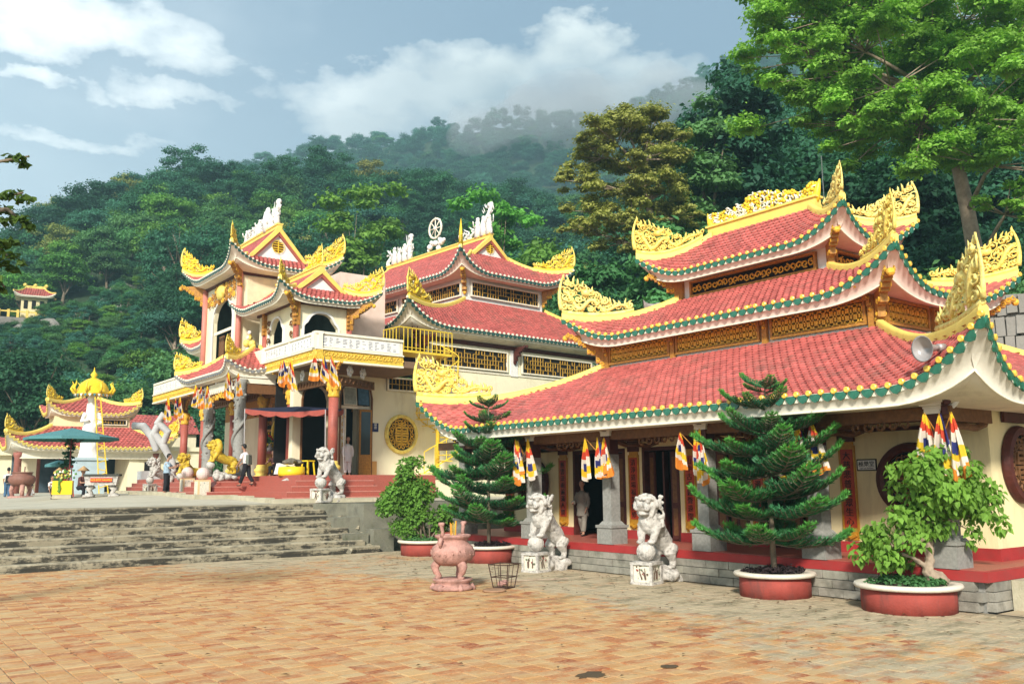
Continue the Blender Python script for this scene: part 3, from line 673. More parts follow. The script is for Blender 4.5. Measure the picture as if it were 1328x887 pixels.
    def panel(x, y0, y1, z0, z1, kind, rz=-PI / 2, frame=None):
        w = abs(y1 - y0); k = (round(w, 2), kind, round(z1 - z0, 2))
        if k not in lat: lat[k] = lattice_mesh(w, z1 - z0, kind)
        return put('lattice_panel', lat[k], P, (x, y0, z0), rz)
    # on a wall facing -x: panel local +x runs towards -y
    for (ya, yb) in ((20.65, 18.05), (17.8, 14.8), (14.45, 11.68)): panel(19.44, ya, yb, 5.98, 6.62, 'meander')
    for (xa, xb) in ((19.75, 21.7), (21.9, 23.55)): panel(xa, 0, xb - xa, 5.98, 6.62, 'meander', 0).location = (xa, 11.36, 5.98)
    for y in (20.75, 17.92, 14.62, 11.53):
        b = MB(); b.box((0, 0, .62), (.1, .16, 1.2), 0); b.link('wood_post', carved_wood, P, loc=(19.42, y, 5.75)); put('bracket', BRACKET, P, (19.4, y, 6.85), PI, sc=.62)
    for (x, y, a) in ((19.45, 11.37, -2.36), (19.45, 20.9, 2.36), (23.7, 11.37, -.78)): put('bracket', BRACKET, P, (x, y, 7.0), a, sc=1.25)
    surf2 = roof(P, (18.5, 24.5, 10.3, 21.85), 6.76, .84, (20.85, 22.75, 13.5, 18.9), 7.95, (19.5, 23.7, 11.42, 20.86), 6.66, Lc=2.3, pw=1.95, cd=.18, out=.28, trim={'f': 'parts', 'l': 'parts', 'r': 'joined', 'b': 0, 'step': .28}, soff=soffit_pink, orn={0: (op[1], .72), 3: (op[0], .9), 1: (op[1], .8)}, tile=.21)
    b = MB(); b.bb(21, 22.6, 13.6, 18.8, 7.6, 9.0, 0); b.link('clerestory_wall', white_paint, P)
    panel(20.94, 18.5, 13.95, 7.98, 8.5, 'scroll'); panel(21.2, 0, 1.2, 7.98, 8.5, 'scroll', 0).location = (21.2, 13.54, 7.98)
    for (x, y, a) in ((20.95, 13.55, -2.36), (20.95, 18.85, 2.36)): put('bracket', BRACKET, P, (x, y, 8.78), a, sc=1.1)
    for y in (13.55, 18.85):
        b = MB(); b.box((0, 0, .5), (.12, .12, 1), 0); b.link('wood_post', carved_wood, P, loc=(20.95, y, 7.85))
    roof(P, (20.0, 23.6, 12.45, 19.9), 8.68, .75, (21.65, 21.95, 14.5, 18.15), 10.0, (21, 22.6, 13.6, 18.8), 8.56, Lc=1.9, pw=2.0, cd=.15, out=.22, trim={'f': 'parts', 'l': 'parts', 'r': 'joined', 'b': 0, 'step': .26}, soff=soffit_pink, orn={0: (op[0], .6), 3: (op[1], .82), 1: (op[0], .72)}, tile=.21)
    # ridge beam with a crest of painted flowers
    b = MB(); b.bb(21.62, 21.98, 14.35, 18.3, 9.95, 10.12, 0); b.bb(21.66, 21.94, 14.35, 18.3, 10.12, 10.3, 0); b.bb(21.6, 22.0, 14.3, 18.35, 10.3, 10.36, 0); b.link('ridge_beam', ridge_yellow, P)
    b = MB(); r2 = random.Random(11)
    for k in range(30):
        t = k / 29; y = 14.4 + t * 3.85; h = .30 + .38 * math.exp(-((t - .5) / .22) ** 2) + .1 * math.exp(-((t - .02) / .06) ** 2) + .1 * math.exp(-((t - .98) / .06) ** 2)
        z = 10.4
        while z < 10.36 + h:
            rr = r2.uniform(.07, .13)
            if r2.random() < .5:
                for q in range(6): a = q * PI / 3 + r2.random(); b.sphere((21.8 + r2.uniform(-.05, .05), y + rr * .6 * math.cos(a), z + rr * .6 * math.sin(a)), rr * .48, 0, 6, (.8, 1, 1))
            else:
                b.tube([(21.8 + r2.uniform(-.06, .06), p[0], p[1]) for p in curl((y, z), rr * 1.2, r2.random() * 6, 1.2, 9)], .03, 4, 1)
            z += rr * 1.5
    b.link('flower_crest', [gold, ivory], P, True)
    for yy, sg in ((14.2, -1), (18.45, 1)):
        b = MB(); b.tube([(21.8, yy + sg * (.05 * i - .25), 10.2 + .16 * i) for i in range(5)], [.12, .13, .11, .07, .02], 6, 0); b.link('ridge_finial', gold, P, True)
    # loudspeakers
    for (x, y, z, rz) in ((15.5, 7.95, 4.62, 2.9), (20.6, 19.6, 7.9, 2.4)):
        b = MB(); prof = [(.05, 0), (.07, .18), (.1, .3), (.16, .4), (.26, .48), (.27, .49), (.24, .47), (.14, .38), (.03, .3)]
        b.lathe(prof, (0, 0, 0), 18, 0); o = b.link('loudspeaker', metal_grey, None, True, loc=(x, y, z)); o.rotation_euler = (0, R(96), rz); o.scale = (.88,) * 3
        b2 = MB(); b2.tube([(0, 0, -.12), (0, 0, .05)], .08, 10, 0); b2.tube([(-.05, 0, 0), (.12, 0, -.05), (.24, 0, -.05)], .015, 5, 0); b2.link('speaker_driver', metal_grey, o, True)
        tag(o, 'grey horn loudspeaker on the lowest roof edge beside the gilded corner dragon' if x < 16 else 'small grey horn loudspeaker between the two upper roofs of the hall', 'loudspeaker')
    put('bracket', DARK_BRACKET, P, (16.45, 8.5, 4.05), -2.36, sc=.75); put('bracket', DARK_BRACKET, P, (16.45, 24.6, 4.05), 2.36, sc=.75)
    recenter(HALL, (16.2, 16.1, 0))
build_hall()
# ================================================================ temple behind the steps
TZ = 1.64
def terr_z(x, y):
    k = min(1, max(0, (y - 30.9) / 9)) * min(1, max(0, (x - 6) / 4)); return TZ + .27 * k + .12 * min(1, max(0, (y - 45) / 20)) * (1 - k)
PZ = 2.68          # temple platform level
def arch_wall(b, x0, x1, z0, z1, ax0, ax1, zb, zs, rise, y0, y1, mi=0, shape='round', n=14):
    """wall slab in the x-z plane with one arched opening"""
    if ax0 > x0: b.bb(x0, ax0, y0, y1, z0, z1, mi)
    if ax1 < x1: b.bb(ax1, x1, y0, y1, z0, z1, mi)
    if zb > z0: b.bb(ax0, ax1, y0, y1, z0, zb, mi)
    w = ax1 - ax0
    def top(t):
        if shape == 'round': return zs + rise * math.sqrt(max(0, 1 - (2 * t - 1) ** 2))
        s = abs(2 * t - 1)   # cusped: shoulders and a round middle
        return zs + (rise * .3 * (1 - ((s - .74) / .26) ** 2) if s > .74 else rise * .3 + rise * .7 * (1 - (s / .74) ** 2.6) ** .6)
    for i in range(n):
        t0, t1 = i / n, (i + 1) / n; xa, xb = ax0 + w * t0, ax0 + w * t1; h0, h1 = top(t0), top(t1)
        b.add([(xa, y0, h0), (xb, y0, h1), (xb, y0, z1), (xa, y0, z1), (xa, y1, h0), (xb, y1, h1), (xb, y1, z1), (xa, y1, z1)], [(0, 1, 2, 3), (7, 6, 5, 4), (0, 4, 5, 1), (3, 2, 6, 7)], mi)
    return top
def arch_trim(b, ax0, ax1, zb, top, y0, y1, wd=.14, mi=0, n=20, sill=False):
    w = ax1 - ax0
    pts = [(ax0, zb)] + [(ax0 + w * i / n, top(i / n)) for i in range(n + 1)] + [(ax1, zb)]
    cx, cz = (ax0 + ax1) / 2, top(.5) - w * .6
    def outp(i):
        p = Vector(pts[i]); a = Vector(pts[max(0, i - 1)]); c = Vector(pts[min(len(pts) - 1, i + 1)]); d = (c - a)
        if d.length < 1e-6: d = Vector((0, 1))
        nrm = Vector((-d.y, d.x)).normalized()
        if nrm.dot(p - Vector((cx, cz if p.y > top(0) - .01 else p.y))) < 0: nrm = -nrm
        return p + nrm * wd
    o = [outp(i) for i in range(len(pts))]
    vs = []
    for p, q in zip(pts, o): vs += [(p[0], y0, p[1]), (q[0], y0, q[1]), (q[0], y1, q[1]), (p[0], y1, p[1])]
    fs = []
    for i in range(len(pts) - 1):
        k = 4 * i; m = k + 4
        fs += [(k, k + 1, m + 1, m), (k + 1, k + 2, m + 2, m + 1), (k + 3, k, m, m + 3)]
    b.add(vs, fs, mi)
def tile_plane(P, O, A, U, la, lu, parent, tile=.24):
    """flat tiled slope: O lower corner, A unit along, U unit up the slope"""
    n = A.cross(U)
    if n.z < 0: n = -n
    t = MB(); rows = max(2, int(lu / (tile * .9))); sx = la
    for j in range(rows):
        a = (tile / 2 if j % 2 else 0)
        while a < la - .02:
            x0, x1 = a, min(la, a + tile); v0, v1 = j / rows * lu, min(lu, (j + 1.25) / rows * lu); vm = (j + .42) / rows * lu
            def q(x, v, h): return tuple(O + A * x + U * v + n * h)
            xm = (x0 + x1) / 2
            t.add([q(xm, v0, .06), q(x1, vm, .03), q(x1, v1, .003), q(x0, v1, .003), q(x0, vm, .03), q(xm, (j + .7) / rows * lu, .055), q(xm, v0, .01), q(x1, vm, 0), q(x0, vm, 0)], [(0, 1, 5), (1, 2, 5), (2, 3, 5), (3, 4, 5), (4, 0, 5), (6, 7, 1, 0), (8, 6, 0, 4)])
            a += tile
    t.add([tuple(O), tuple(O + A * la), tuple(O + A * la + U * lu), tuple(O + U * lu)], [(0, 1, 2, 3)])
    t.link('roof_tiles', red_tile, parent, stuff=True)
def gable(P, x0, x1, y0, y1, z0, zr, med=.3, proud=.18, tile=.24):
    """gable roof with its ridge along y, triangle walls at both ends"""
    xc = (x0 + x1) / 2; hw = (x1 - x0) / 2; h = zr - z0; L_ = math.hypot(hw, h)
    for s in (-1, 1):
        O = Vector((xc + s * hw, y0, z0)); U = Vector((-s * hw, 0, h)).normalized(); tile_plane(P, O, Vector((0, 1, 0)), U, y1 - y0, L_, P, tile)
    for yy, sg in ((y0, -1), (y1, 1)):
        b = MB(); b.prism([(x0 + .05, z0), (x1 - .05, z0), (xc, zr - .06)], yy, yy + .1 * -sg, 'y'); b.link('gable_wall', white_paint, P)
        for s in (-1, 1):
            b = MB(); p0 = Vector((xc + s * (hw + .16), 0, z0 - .12)); p1 = Vector((xc, 0, zr + .1)); 
            ya, yb = (yy - proud, yy + .12) if sg < 0 else (yy - .12, yy + proud)
            for k, (o0, o1, mi) in enumerate(((0, .17, 0), (.17, .27, 1))):
                d = (p1 - p0).normalized(); nn = Vector((-d.z, 0, d.x)); nn = nn if nn.z > 0 else -nn
                q = [p0 - nn * o0, p1 - nn * o0 * 1.0 - Vector((0, 0, o0 * .3)), p1 - nn * o1 - Vector((0, 0, o1 * .3)), p0 - nn * o1]
                yo = .0 if k == 0 else .05
                b.prism([(v.x, v.z) for v in q], ya + yo + s * .004, yb - yo + s * .004, 'y', mi)
            b.link('rake_board', [ridge_yellow, red_stone], P)
    b = MB(); b.bb(xc - .12, xc + .12, y0 - proud, y1 + proud, zr - .02, zr + .16); b.bb(xc - .16, xc + .16, y0 - proud - .02, y1 + proud + .02, zr + .16, zr + .24); b.link('ridge_beam', ridge_yellow, P)
    b = MB(); r = med; b.sphere((0, .03, 0), r, 1, 16, (1, .08, 1))
    for q in (-.55, -.2, .2, .55): w_ = math.sqrt(1 - q * q) * .8; b.bb(-w_ * r, w_ * r, -.06, 0, q * r - .05 * r, q * r + .05 * r, 0)
    b.bb(-.05 * r, .05 * r, -.065, 0, -.9 * r, .9 * r, 0)
    b.grid(lambda u, v: ((.93 + .1 * v) * r * math.cos(u * 2 * PI), -.05, (.93 + .1 * v) * r * math.sin(u * 2 * PI)), 24, 1, 0)
    b.link('gable_medallion', [gold, panel_wood], P, loc=(xc, y0 - .02, z0 + h * .42))
def deity_group(P, x, y0, y1, z, h0, h1, seed, kinds='df', wheel=None):
    """white figures and rearing dragons along a ridge"""
    rn = random.Random(seed); b = MB()
    n = int(abs(y1 - y0) / .42)
    for i in range(n):
        t = i / max(1, n - 1); y = y0 + (y1 - y0) * t; h = h0 + (h1 - h0) * t; h *= rn.uniform(.8, 1.15)
        if rn.random() < .5:   # robed figure
            b.tube([(x, y, z), (x + rn.uniform(-.05, .05), y, z + h * .5), (x, y, z + h * .78)], [.2 * h, .15 * h, .1 * h], 7, 0); b.sphere((x, y, z + h * .9), .1 * h, 0, 8)
            b.tube([(x, y, z + h * .65), (x - .2 * h, y + .1, z + h * .5), (x - .3 * h, y, z + h * .75)], .035, 5, 0)
            b.tube([(x, y - .1, z + h * .65), (x + .05, y - .25 * h, z + h * .6), (x, y - .3 * h, z + h * .95)], .03, 5, 0)
        else:
            b.tube([(x, y + .25 * math.sin(k * 1.1), z + h * k / 7) for k in range(8)], [.12 * h * (1.1 - .1 * k) for k in range(8)], 6, 0)
        for k in range(6): b.tube([(x + rn.uniform(-.1, .1), p[0], p[1]) for p in curl((y + rn.uniform(-.2, .2), z + rn.uniform(.1, .8) * h), .11 * h, rn.random() * 6, 1.1, 7)], .03, 4, 0)
    # rearing dragon at the front end
    yy = y0; H = h0 * 1.3
    b.tube([(x, yy + .35 * math.sin(t * 5) * (1 - .4 * t) + .5 * (1 - t), z + H * t) for t in [k / 12 for k in range(13)]], [.17 - .07 * k / 12 for k in range(13)], 7, 0)
    b.sphere((x, yy - .1, z + H), .17, 0, 8, (.8, 1.5, 1))
    for k in range(10): b.tube([(x, yy - .1 + .1 * k - .3, z + H * .9 + rn.uniform(-.8, .2)), (x, yy - .25 + .1 * k, z + H * .95 + rn.uniform(-.5, .35))], [.05, .01], 4, 0)
    b.link('ridge_figures', white_paint, P, True)
def flag_bunch(loc, rz, label, seed, group, sc=1.0, colors='full'):
    rn = random.Random(seed); e = empty('flag_bunch', loc, rz, label, 'flags', group)
    b = MB(); b.tube([(0, -.02, -.12), (0, 0, .1)], .05, 8, 0); b.link('pole_holder', iron_dark, e)
    for k in range(3):
        a = (k - 1) * .42 + rn.uniform(-.2, .2); s = sc * rn.uniform(.92, 1.08); L_ = 1.05 * s
        tip = Vector((math.sin(a) * .62, -.25, .42 * s))
        b = MB(); b.tube([(0, 0, -.05), tuple(tip)], .012, 5, 0); pole = b.link('flag_pole', carved_wood, e)
        # gathered cloth of the striped flag, hanging in folds
        f = MB(); nU, nV = 14, 22; w = .40 * s; ph = rn.uniform(0, 6); slant = rn.uniform(-1.0, 1.0); L_ = 1.15 * s * rn.uniform(.82, 1.12); w *= rn.uniform(.75, 1.25); q0 = rn.uniform(-.1, .16)
        def P_(u, v):
            wd = w * (.10 + .90 * v ** .8); x = tip.x + (u - .5) * wd + math.sin(a) * .10 * v
            fold = (.07 * math.sin(u * 13 + ph) + .04 * math.sin(u * 6 + v * 3 + ph)) * min(1, v * 2)
            return (x, tip.y + .12 * v + fold, tip.z - L_ * v * (1 - .22 * abs(u - .5) - .12 * slant * (u - .5)) + .02 * math.sin(u * 9 + ph))
        vs = [P_(i / nU, j / nV) for i in range(nU + 1) for j in range(nV + 1)]
        for i in range(nU):
            for j in range(nV):
                u, v = (i + .5) / nU, (j + .5) / nV; q = v + q0 + slant * (u - .5) * .45
                mi = 0 if q < .22 else 1 if q < .38 else 2 if q < .62 else 0 if q < .8 else 2 if q < .92 else 4
                if .50 < q < .68 and .3 < u < .62: mi = 3
                if k == 1 and u > .72 and v < .5: mi = 3
                f.add([vs[i * (nV + 1) + j], vs[(i + 1) * (nV + 1) + j], vs[(i + 1) * (nV + 1) + j + 1], vs[i * (nV + 1) + j + 1]], [(0, 1, 2, 3)], mi)
        f.link('flag', [flag_yellow, flag_red, flag_white, flag_blue, flag_orange], pole, True)
    return e
def stone_lion(name_mat, seed=0, low=False, big_mane=False):
    """guardian lion: local, faces -x; forepaws raised on a ball. returns meshes"""
    b = MB()
    # trunk from rump to chest (rearing up over the ball)
    hx = .3 if low else 0
    if low: b.tube([(.92, 0, .62), (.7, 0, .7), (.35, 0, .74), (.0, 0, .92), (-.2, 0, 1.15)], [.2, .24, .23, .27, .27], 12)
    else: b.tube([(.62, 0, .42), (.45, 0, .62), (.2, 0, .86), (-.05, 0, 1.06), (-.2, 0, 1.2)], [.17, .23, .22, .27, .27], 12)
    b.sphere((-.22, 0, 1.12), .27, n=12, sc=(.9, 1, 1.1))
    # head and muzzle
    b.sphere((-.30, 0, 1.46), .255, n=14, sc=(1, 1, .95)); b.sphere((-.50, 0, 1.45), .17, n=12, sc=(1, 1.15, .62)); b.sphere((-.49, 0, 1.31), .12, n=10, sc=(1.1, 1.25, .45))
    b.sphere((-.66, 0, 1.50), .06, n=8, sc=(.8, 1.7, .8))
    for s in (-1, 1):
        b.sphere((-.50, s * .12, 1.58), .06, n=8, sc=(1, 1.1, .8)); b.tube([(-.58, s * .02, 1.64), (-.48, s * .18, 1.67), (-.36, s * .28, 1.6)], [.04, .05, .025], 6)
        b.sphere((-.2, s * .28, 1.52), .08, n=8, sc=(.6, .5, 1)); b.sphere((-.58, s * .12, 1.42), .075, n=8, sc=(.9, 1, .8))
        # forelegs onto the ball
        b.tube([(-.18, s * .17, 1.08), (-.30, s * .18, .88), (-.36, s * .15, .70)], [.14, .10, .08], 9); b.sphere((-.42, s * .14, .665), .1, n=8, sc=(1.3, 1, .6))
        # hind legs: thigh, knee forward, hock back, shank, paw
        b.tube([(.55 + hx, s * .15, .5 + hx * .4), (.40 + hx, s * .2, .34), (.52 + hx, s * .2, .2), (.50 + hx, s * .2, .06)], [.19, .15, .085, .08], 9); b.sphere((.43 + hx, s * .2, .05), .1, n=8, sc=(1.5, 1, .55))
        for k in range(3): b.sphere((.33 + hx, s * .2 + (k - 1) * .05, .04), .03, n=6)
    # mane curls
    if big_mane: b.sphere((-.12, 0, 1.38), .44, n=18, sc=(.55, 1, 1.05))
    rn = random.Random(seed)
    for k in range(80):
        t = rn.uniform(-1, 1) * 2.5; z = rn.uniform(.98, 1.72); rr = .30 if z > 1.3 else .33
        x = -.16 + .12 * rn.random() - (1.4 - z) * .05; b.sphere((x + .12 * math.cos(t) * .6 + .02, rr * .98 * math.sin(t * .55) , z), rn.uniform(.035, .06), n=6)
    for k in range(16): a = k / 16 * PI; b.sphere((-.36, .28 * math.cos(a), 1.45 + .27 * math.sin(a)), .065, n=6)
    for k in range(14): a = PI + k / 14 * PI; b.sphere((-.40, .19 * math.cos(a), 1.36 + .16 * math.sin(a)), .05, n=6)
    b.tube([(.66 + hx * 1.2, 0, .5 + hx * .6), (.78 + hx, 0, .42 + hx * .8), (.84 + hx, 0, .25), (.76 + hx, 0, .1)], [.06, .05, .05, .04], 8)
    return remeshed(b, 'lion_body', name_mat, .02, 2, .010, 12, seed)
def build_great_hall():
    P = empty('great_temple', (0, 0, 0), 0, 'great cream temple hall with two tiled roofs, white ridge figures and a round gold window', 'temple')
    rn = random.Random(3)
    # lower storey walls (x along the wall, y away from the viewer)
    b = MB(); b.bb(4.0, 17.2, .0, .3, 1.2, 9.6); b.bb(17.0, 17.3, .3, 14, 1.2, 9.6); b.link('side_wall', pale_wall, P)
    b = MB()
    b.bb(1.29, 4.0, 0, .3, PZ - .6, 7.25)
    t1 = arch_wall(b, -.87, 1.29, PZ - .6, 7.25, -.34, 1.27, PZ, 6.2, .8, 0, .3)
    t2 = arch_wall(b, -2.7, -.87, PZ - .6, 7.25, -2.25, -.9, PZ, 6.0, .65, 0, .3)
    b.link('entrance_wall', pale_wall, P)
    b = MB(); arch_trim(b, -.34, 1.27, PZ, t1, -.06, .02, .07, 0); b.link('arch_frame', panel_wood, P)
    b = MB(); arch_trim(b, -2.25, -.9, PZ, t2, -.06, .02, .07, 0); b.link('arch_frame', panel_wood, P)
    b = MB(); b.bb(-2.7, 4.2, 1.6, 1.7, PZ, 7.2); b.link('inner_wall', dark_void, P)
    b = MB(); b.bb(-2.4, 16, .32, 3, PZ - .02, PZ); b.link('inner_floor', red_stone, P)
    b = MB(); b.bb(-.30, 1.24, .05, .12, 5.72, 5.85, 0); b.link('door_lintel', ivory, P)
    # framed pictures above the lintel
    for (x0, x1, m) in ((-.2, .48, mat('faded_poster', (.33, .36, .3), .4, .3, 6)), (.52, 1.16, mat('blue_map_poster', (.06, .13, .2), .3, .4, 5))):
        b = MB(); b.box(((x0 + x1) / 2, 0, 6.28), (x1 - x0, .04, .84), 0, rx=-.12); b.box(((x0 + x1) / 2, -.025, 6.28), (x1 - x0 - .08, .02, .76), 1, rx=-.12); b.link('hanging_picture', [ink if x0 > 0 else ivory, m], P)
    # open door leaf with glass
    b = MB(); b.bb(0, .62, 0, .05, 0, 3.0, 0); b.bb(.08, .54, -.02, .0, .95, 2.9, 1); b.link('door_leaf', [carved_wood, glass_dark], P, loc=(.66, -.02, PZ + .01), rz=-.12)
    b = MB(); b.bb(-.28, .02, .1, .14, PZ, 5.7, 0); 
    for k in range(6): b.tube([(p[0], .09, p[1]) for p in curl((-.13, 5.3 - .3 * k), .1, k, 1.1, 7)], .02, 4, 1)
    b.link('carved_jamb', [ivory, gold_carving], P)
    b = MB(); b.bb(1.3, 1.62, -.03, 0, PZ, 3.35); b.link('corner_plinth', mat('ochre_plinth', (.62, .33, .1), .7), P)
    # blue address plate with white characters
    b = MB(); b.bb(1.34, 1.68, -.03, 0, 4.7, 5.1); o = b.link('address_plate', sign_blue, P)
    put('lettering', text_mesh('福\n德', .15, white_paint, .003, spacing=1.0), o, (1.51, -.036, 4.95), rot=(PI / 2, 0, 0))
    # round gold window
    put('round_window', round_window_mesh(.93, .17, [pale_gold, dark_void, gold_carving]), P, (2.95, -.07, 4.63))
    # lattice bands
    def lat(x0, x1, z0, z1, kind, y=-.09, fm=None, wall='f'):
        return put('lattice_panel', lattice_mesh(x1 - x0, z1 - z0, kind, .07, 2, fm or ivory), P, (x0, y, z0))
    lat(2.1, 3.9, 6.65, 7.3, 'fret'); 
    for (x0, x1) in ((4.6, 9.7), (10.7, 16.2)): lat(x0, x1, 8.08, 9.15, 'fret')
    for x in (4.15, 10.2, 16.9):
        b = MB(); b.bb(x - .25, x + .25, -.06, 0, 7.9, 9.5); b.link('pilaster', white_paint, P); put('bracket', DARK_BRACKET, P, (x, -.06, 9.45), -PI / 2, sc=1.0)
    b = MB(); b.bb(4.0, 17.2, -.1, 0, 9.3, 9.5); b.link('eaves_beam', dark_wood, P)
    b = MB(); b.bb(4.4, 16.6, -.05, 0, 7.92, 8.02); b.link('string_course', ivory, P)
    put('bracket', DARK_BRACKET, P, (4.0, 0, 9.6), -2.36, sc=1.5)
    # hood over the small arched window
    b = MB(); xc = 7.5; n = 16
    def hoodp(u, v): 
        a = PI * u; k = .72 + .09 * math.cos(6 * a - 0) * 0 + (.12 if abs(u - .5) < .28 else 0); return (xc - 1.05 * k * math.cos(a), -.7 * v, 6.0 + 1.1 * k * math.sin(a))
    b.grid(hoodp, 30, 3, 0); b.grid(lambda u, v: (xc - (1.05 * (.72 + (.12 if abs(u - .5) < .28 else 0)) - .1 * v) * math.cos(PI * u), -.7, 6.0 + (1.1 * (.72 + (.12 if abs(u - .5) < .28 else 0)) - .1 * v) * math.sin(PI * u)), 30, 1, 0)
    b.link('window_hood', soffit_pink, P, True)
    b = MB(); b.prism([(xc - .6 * math.cos(PI * i / 12), 6.0 + .62 * math.sin(PI * i / 12)) for i in range(13)] + [(xc + .6, 5.2), (xc - .6, 5.2)], -.02, 0, 'y'); w = b.link('arched_window', dark_void, P)
    for k in range(7):
        b = MB(); x = xc - .5 + k * .166; b.bb(x - .015, x + .015, -.05, -.02, 5.2, 6.0 + .6 * math.sqrt(max(0, 1 - ((x - xc) / .6) ** 2))); b.link('window_bar', carved_wood, w)
    # lower roof
    trm = {'f': 'joined', 'l': 'joined', 'r': 0, 'b': 0, 'step': .3, 'mats': [mat('dark_green_glaze', (.03, .085, .07), .35, .3, 9), ivory]}
    roof(P, (2.5, 19.7, -1.15, 16.5), 9.95, 1.05, (8.2, 14.2, 1.7, 14.6), 12.12, (4.0, 17.3, 0, 15), 9.5, Lc=3.0, out=.4, trim=trm, tile=.23, orn={0: (ORN[0], .92)}, hips=(0, 1))
    b = MB(); b.bb(8.3, 14.1, 1.8, 14.5, 11.6, 13.7); b.link('clerestory_wall', white_paint, P)
    lat(8.65, 13.75, 12.35, 13.2, 'fret', 1.70)
    ml = lattice_mesh(5.6, .8, 'fret', .07, 6, ivory)
    for k, y in enumerate((7.6, 13.6)): put('lattice_panel', ml, P, (8.2, y, 12.35), -PI / 2)
    b = MB(); b.bb(8.2, 14.2, 1.7, 1.8, 13.45, 13.62); b.bb(8.2, 8.3, 1.8, 14.5, 13.45, 13.62); b.link('eaves_beam', dark_wood, P)
    for (x, y, a) in ((8.3, 1.8, -2.36), (14.1, 1.8, -.78)): put('bracket', BRACKET, P, (x, y, 13.6), a, sc=1.3)
    s2 = roof(P, (7.0, 15.5, .55, 15.7), 13.55, 1.05, (9.7, 12.5, 3.0, 13.2), 15.25, (8.3, 14.1, 1.8, 14.5), 13.35, Lc=2.5, out=.32, trim=trm, tile=.23, soff=soffit_pink, orn={1: (ORN[1], .9), 0: (ORN_SMALL[0], .5)}, hips=(0, 1, 3))
    gable(P, 9.7, 12.5, 3.0, 13.2, 15.2, 16.35, .3, tile=.23)
    deity_group(P, 11.1, 3.0, 5.6, 16.55, 1.35, .7, 4); deity_group(P, 11.1, 10.9, 13.2, 16.55, 1.2, 1.1, 7)
    # wheel of the law on the ridge
    b = MB(); r = .62; c = (11.1, 8.2, 18.05)
    b.tube([(c[0], c[1] + r * math.cos(2 * PI * k / 24), c[2] + r * math.sin(2 * PI * k / 24)) for k in range(25)], .07, 6, 0, cap=False)
    for k in range(4): a = PI * k / 4; b.tube([(c[0], c[1] + 1.15 * r * math.cos(a), c[2] + 1.15 * r * math.sin(a)), (c[0], c[1] - 1.15 * r * math.cos(a), c[2] - 1.15 * r * math.sin(a))], .035, 5, 0)
    b.sphere(c, .14, 0, 8); b.link('dharma_wheel', ivory, P, True)
    b = MB(); r2 = random.Random(3)
    for k in range(14): b.sphere((11.1, 8.2 + r2.uniform(-.9, .9), 16.7 + r2.random() * .55), r2.uniform(.1, .2), 0, 8)
    b.link('cloud_base', white_paint, P, True)
    b = MB(); b.tube([(7.15, .7, 14.8), (7.1, .65, 15.4), (7.15, .7, 16.2)], [.12, .1, .01], 6, 0); b.link('ridge_finial', gold, P, True)
    # low wall on the terrace beside the stairs
    b = MB(); b.bb(2.6, 8.7, -3.4, 0, 1.2, 2.55); b.bb(2.5, 8.8, -3.5, 0, 2.55, 2.7); b.link('side_podium', pale_wall, P)
    P.location = (18.3, 36.8, 0); P.rotation_euler = (0, 0, R(5))
    return P
GREAT = build_great_hall()

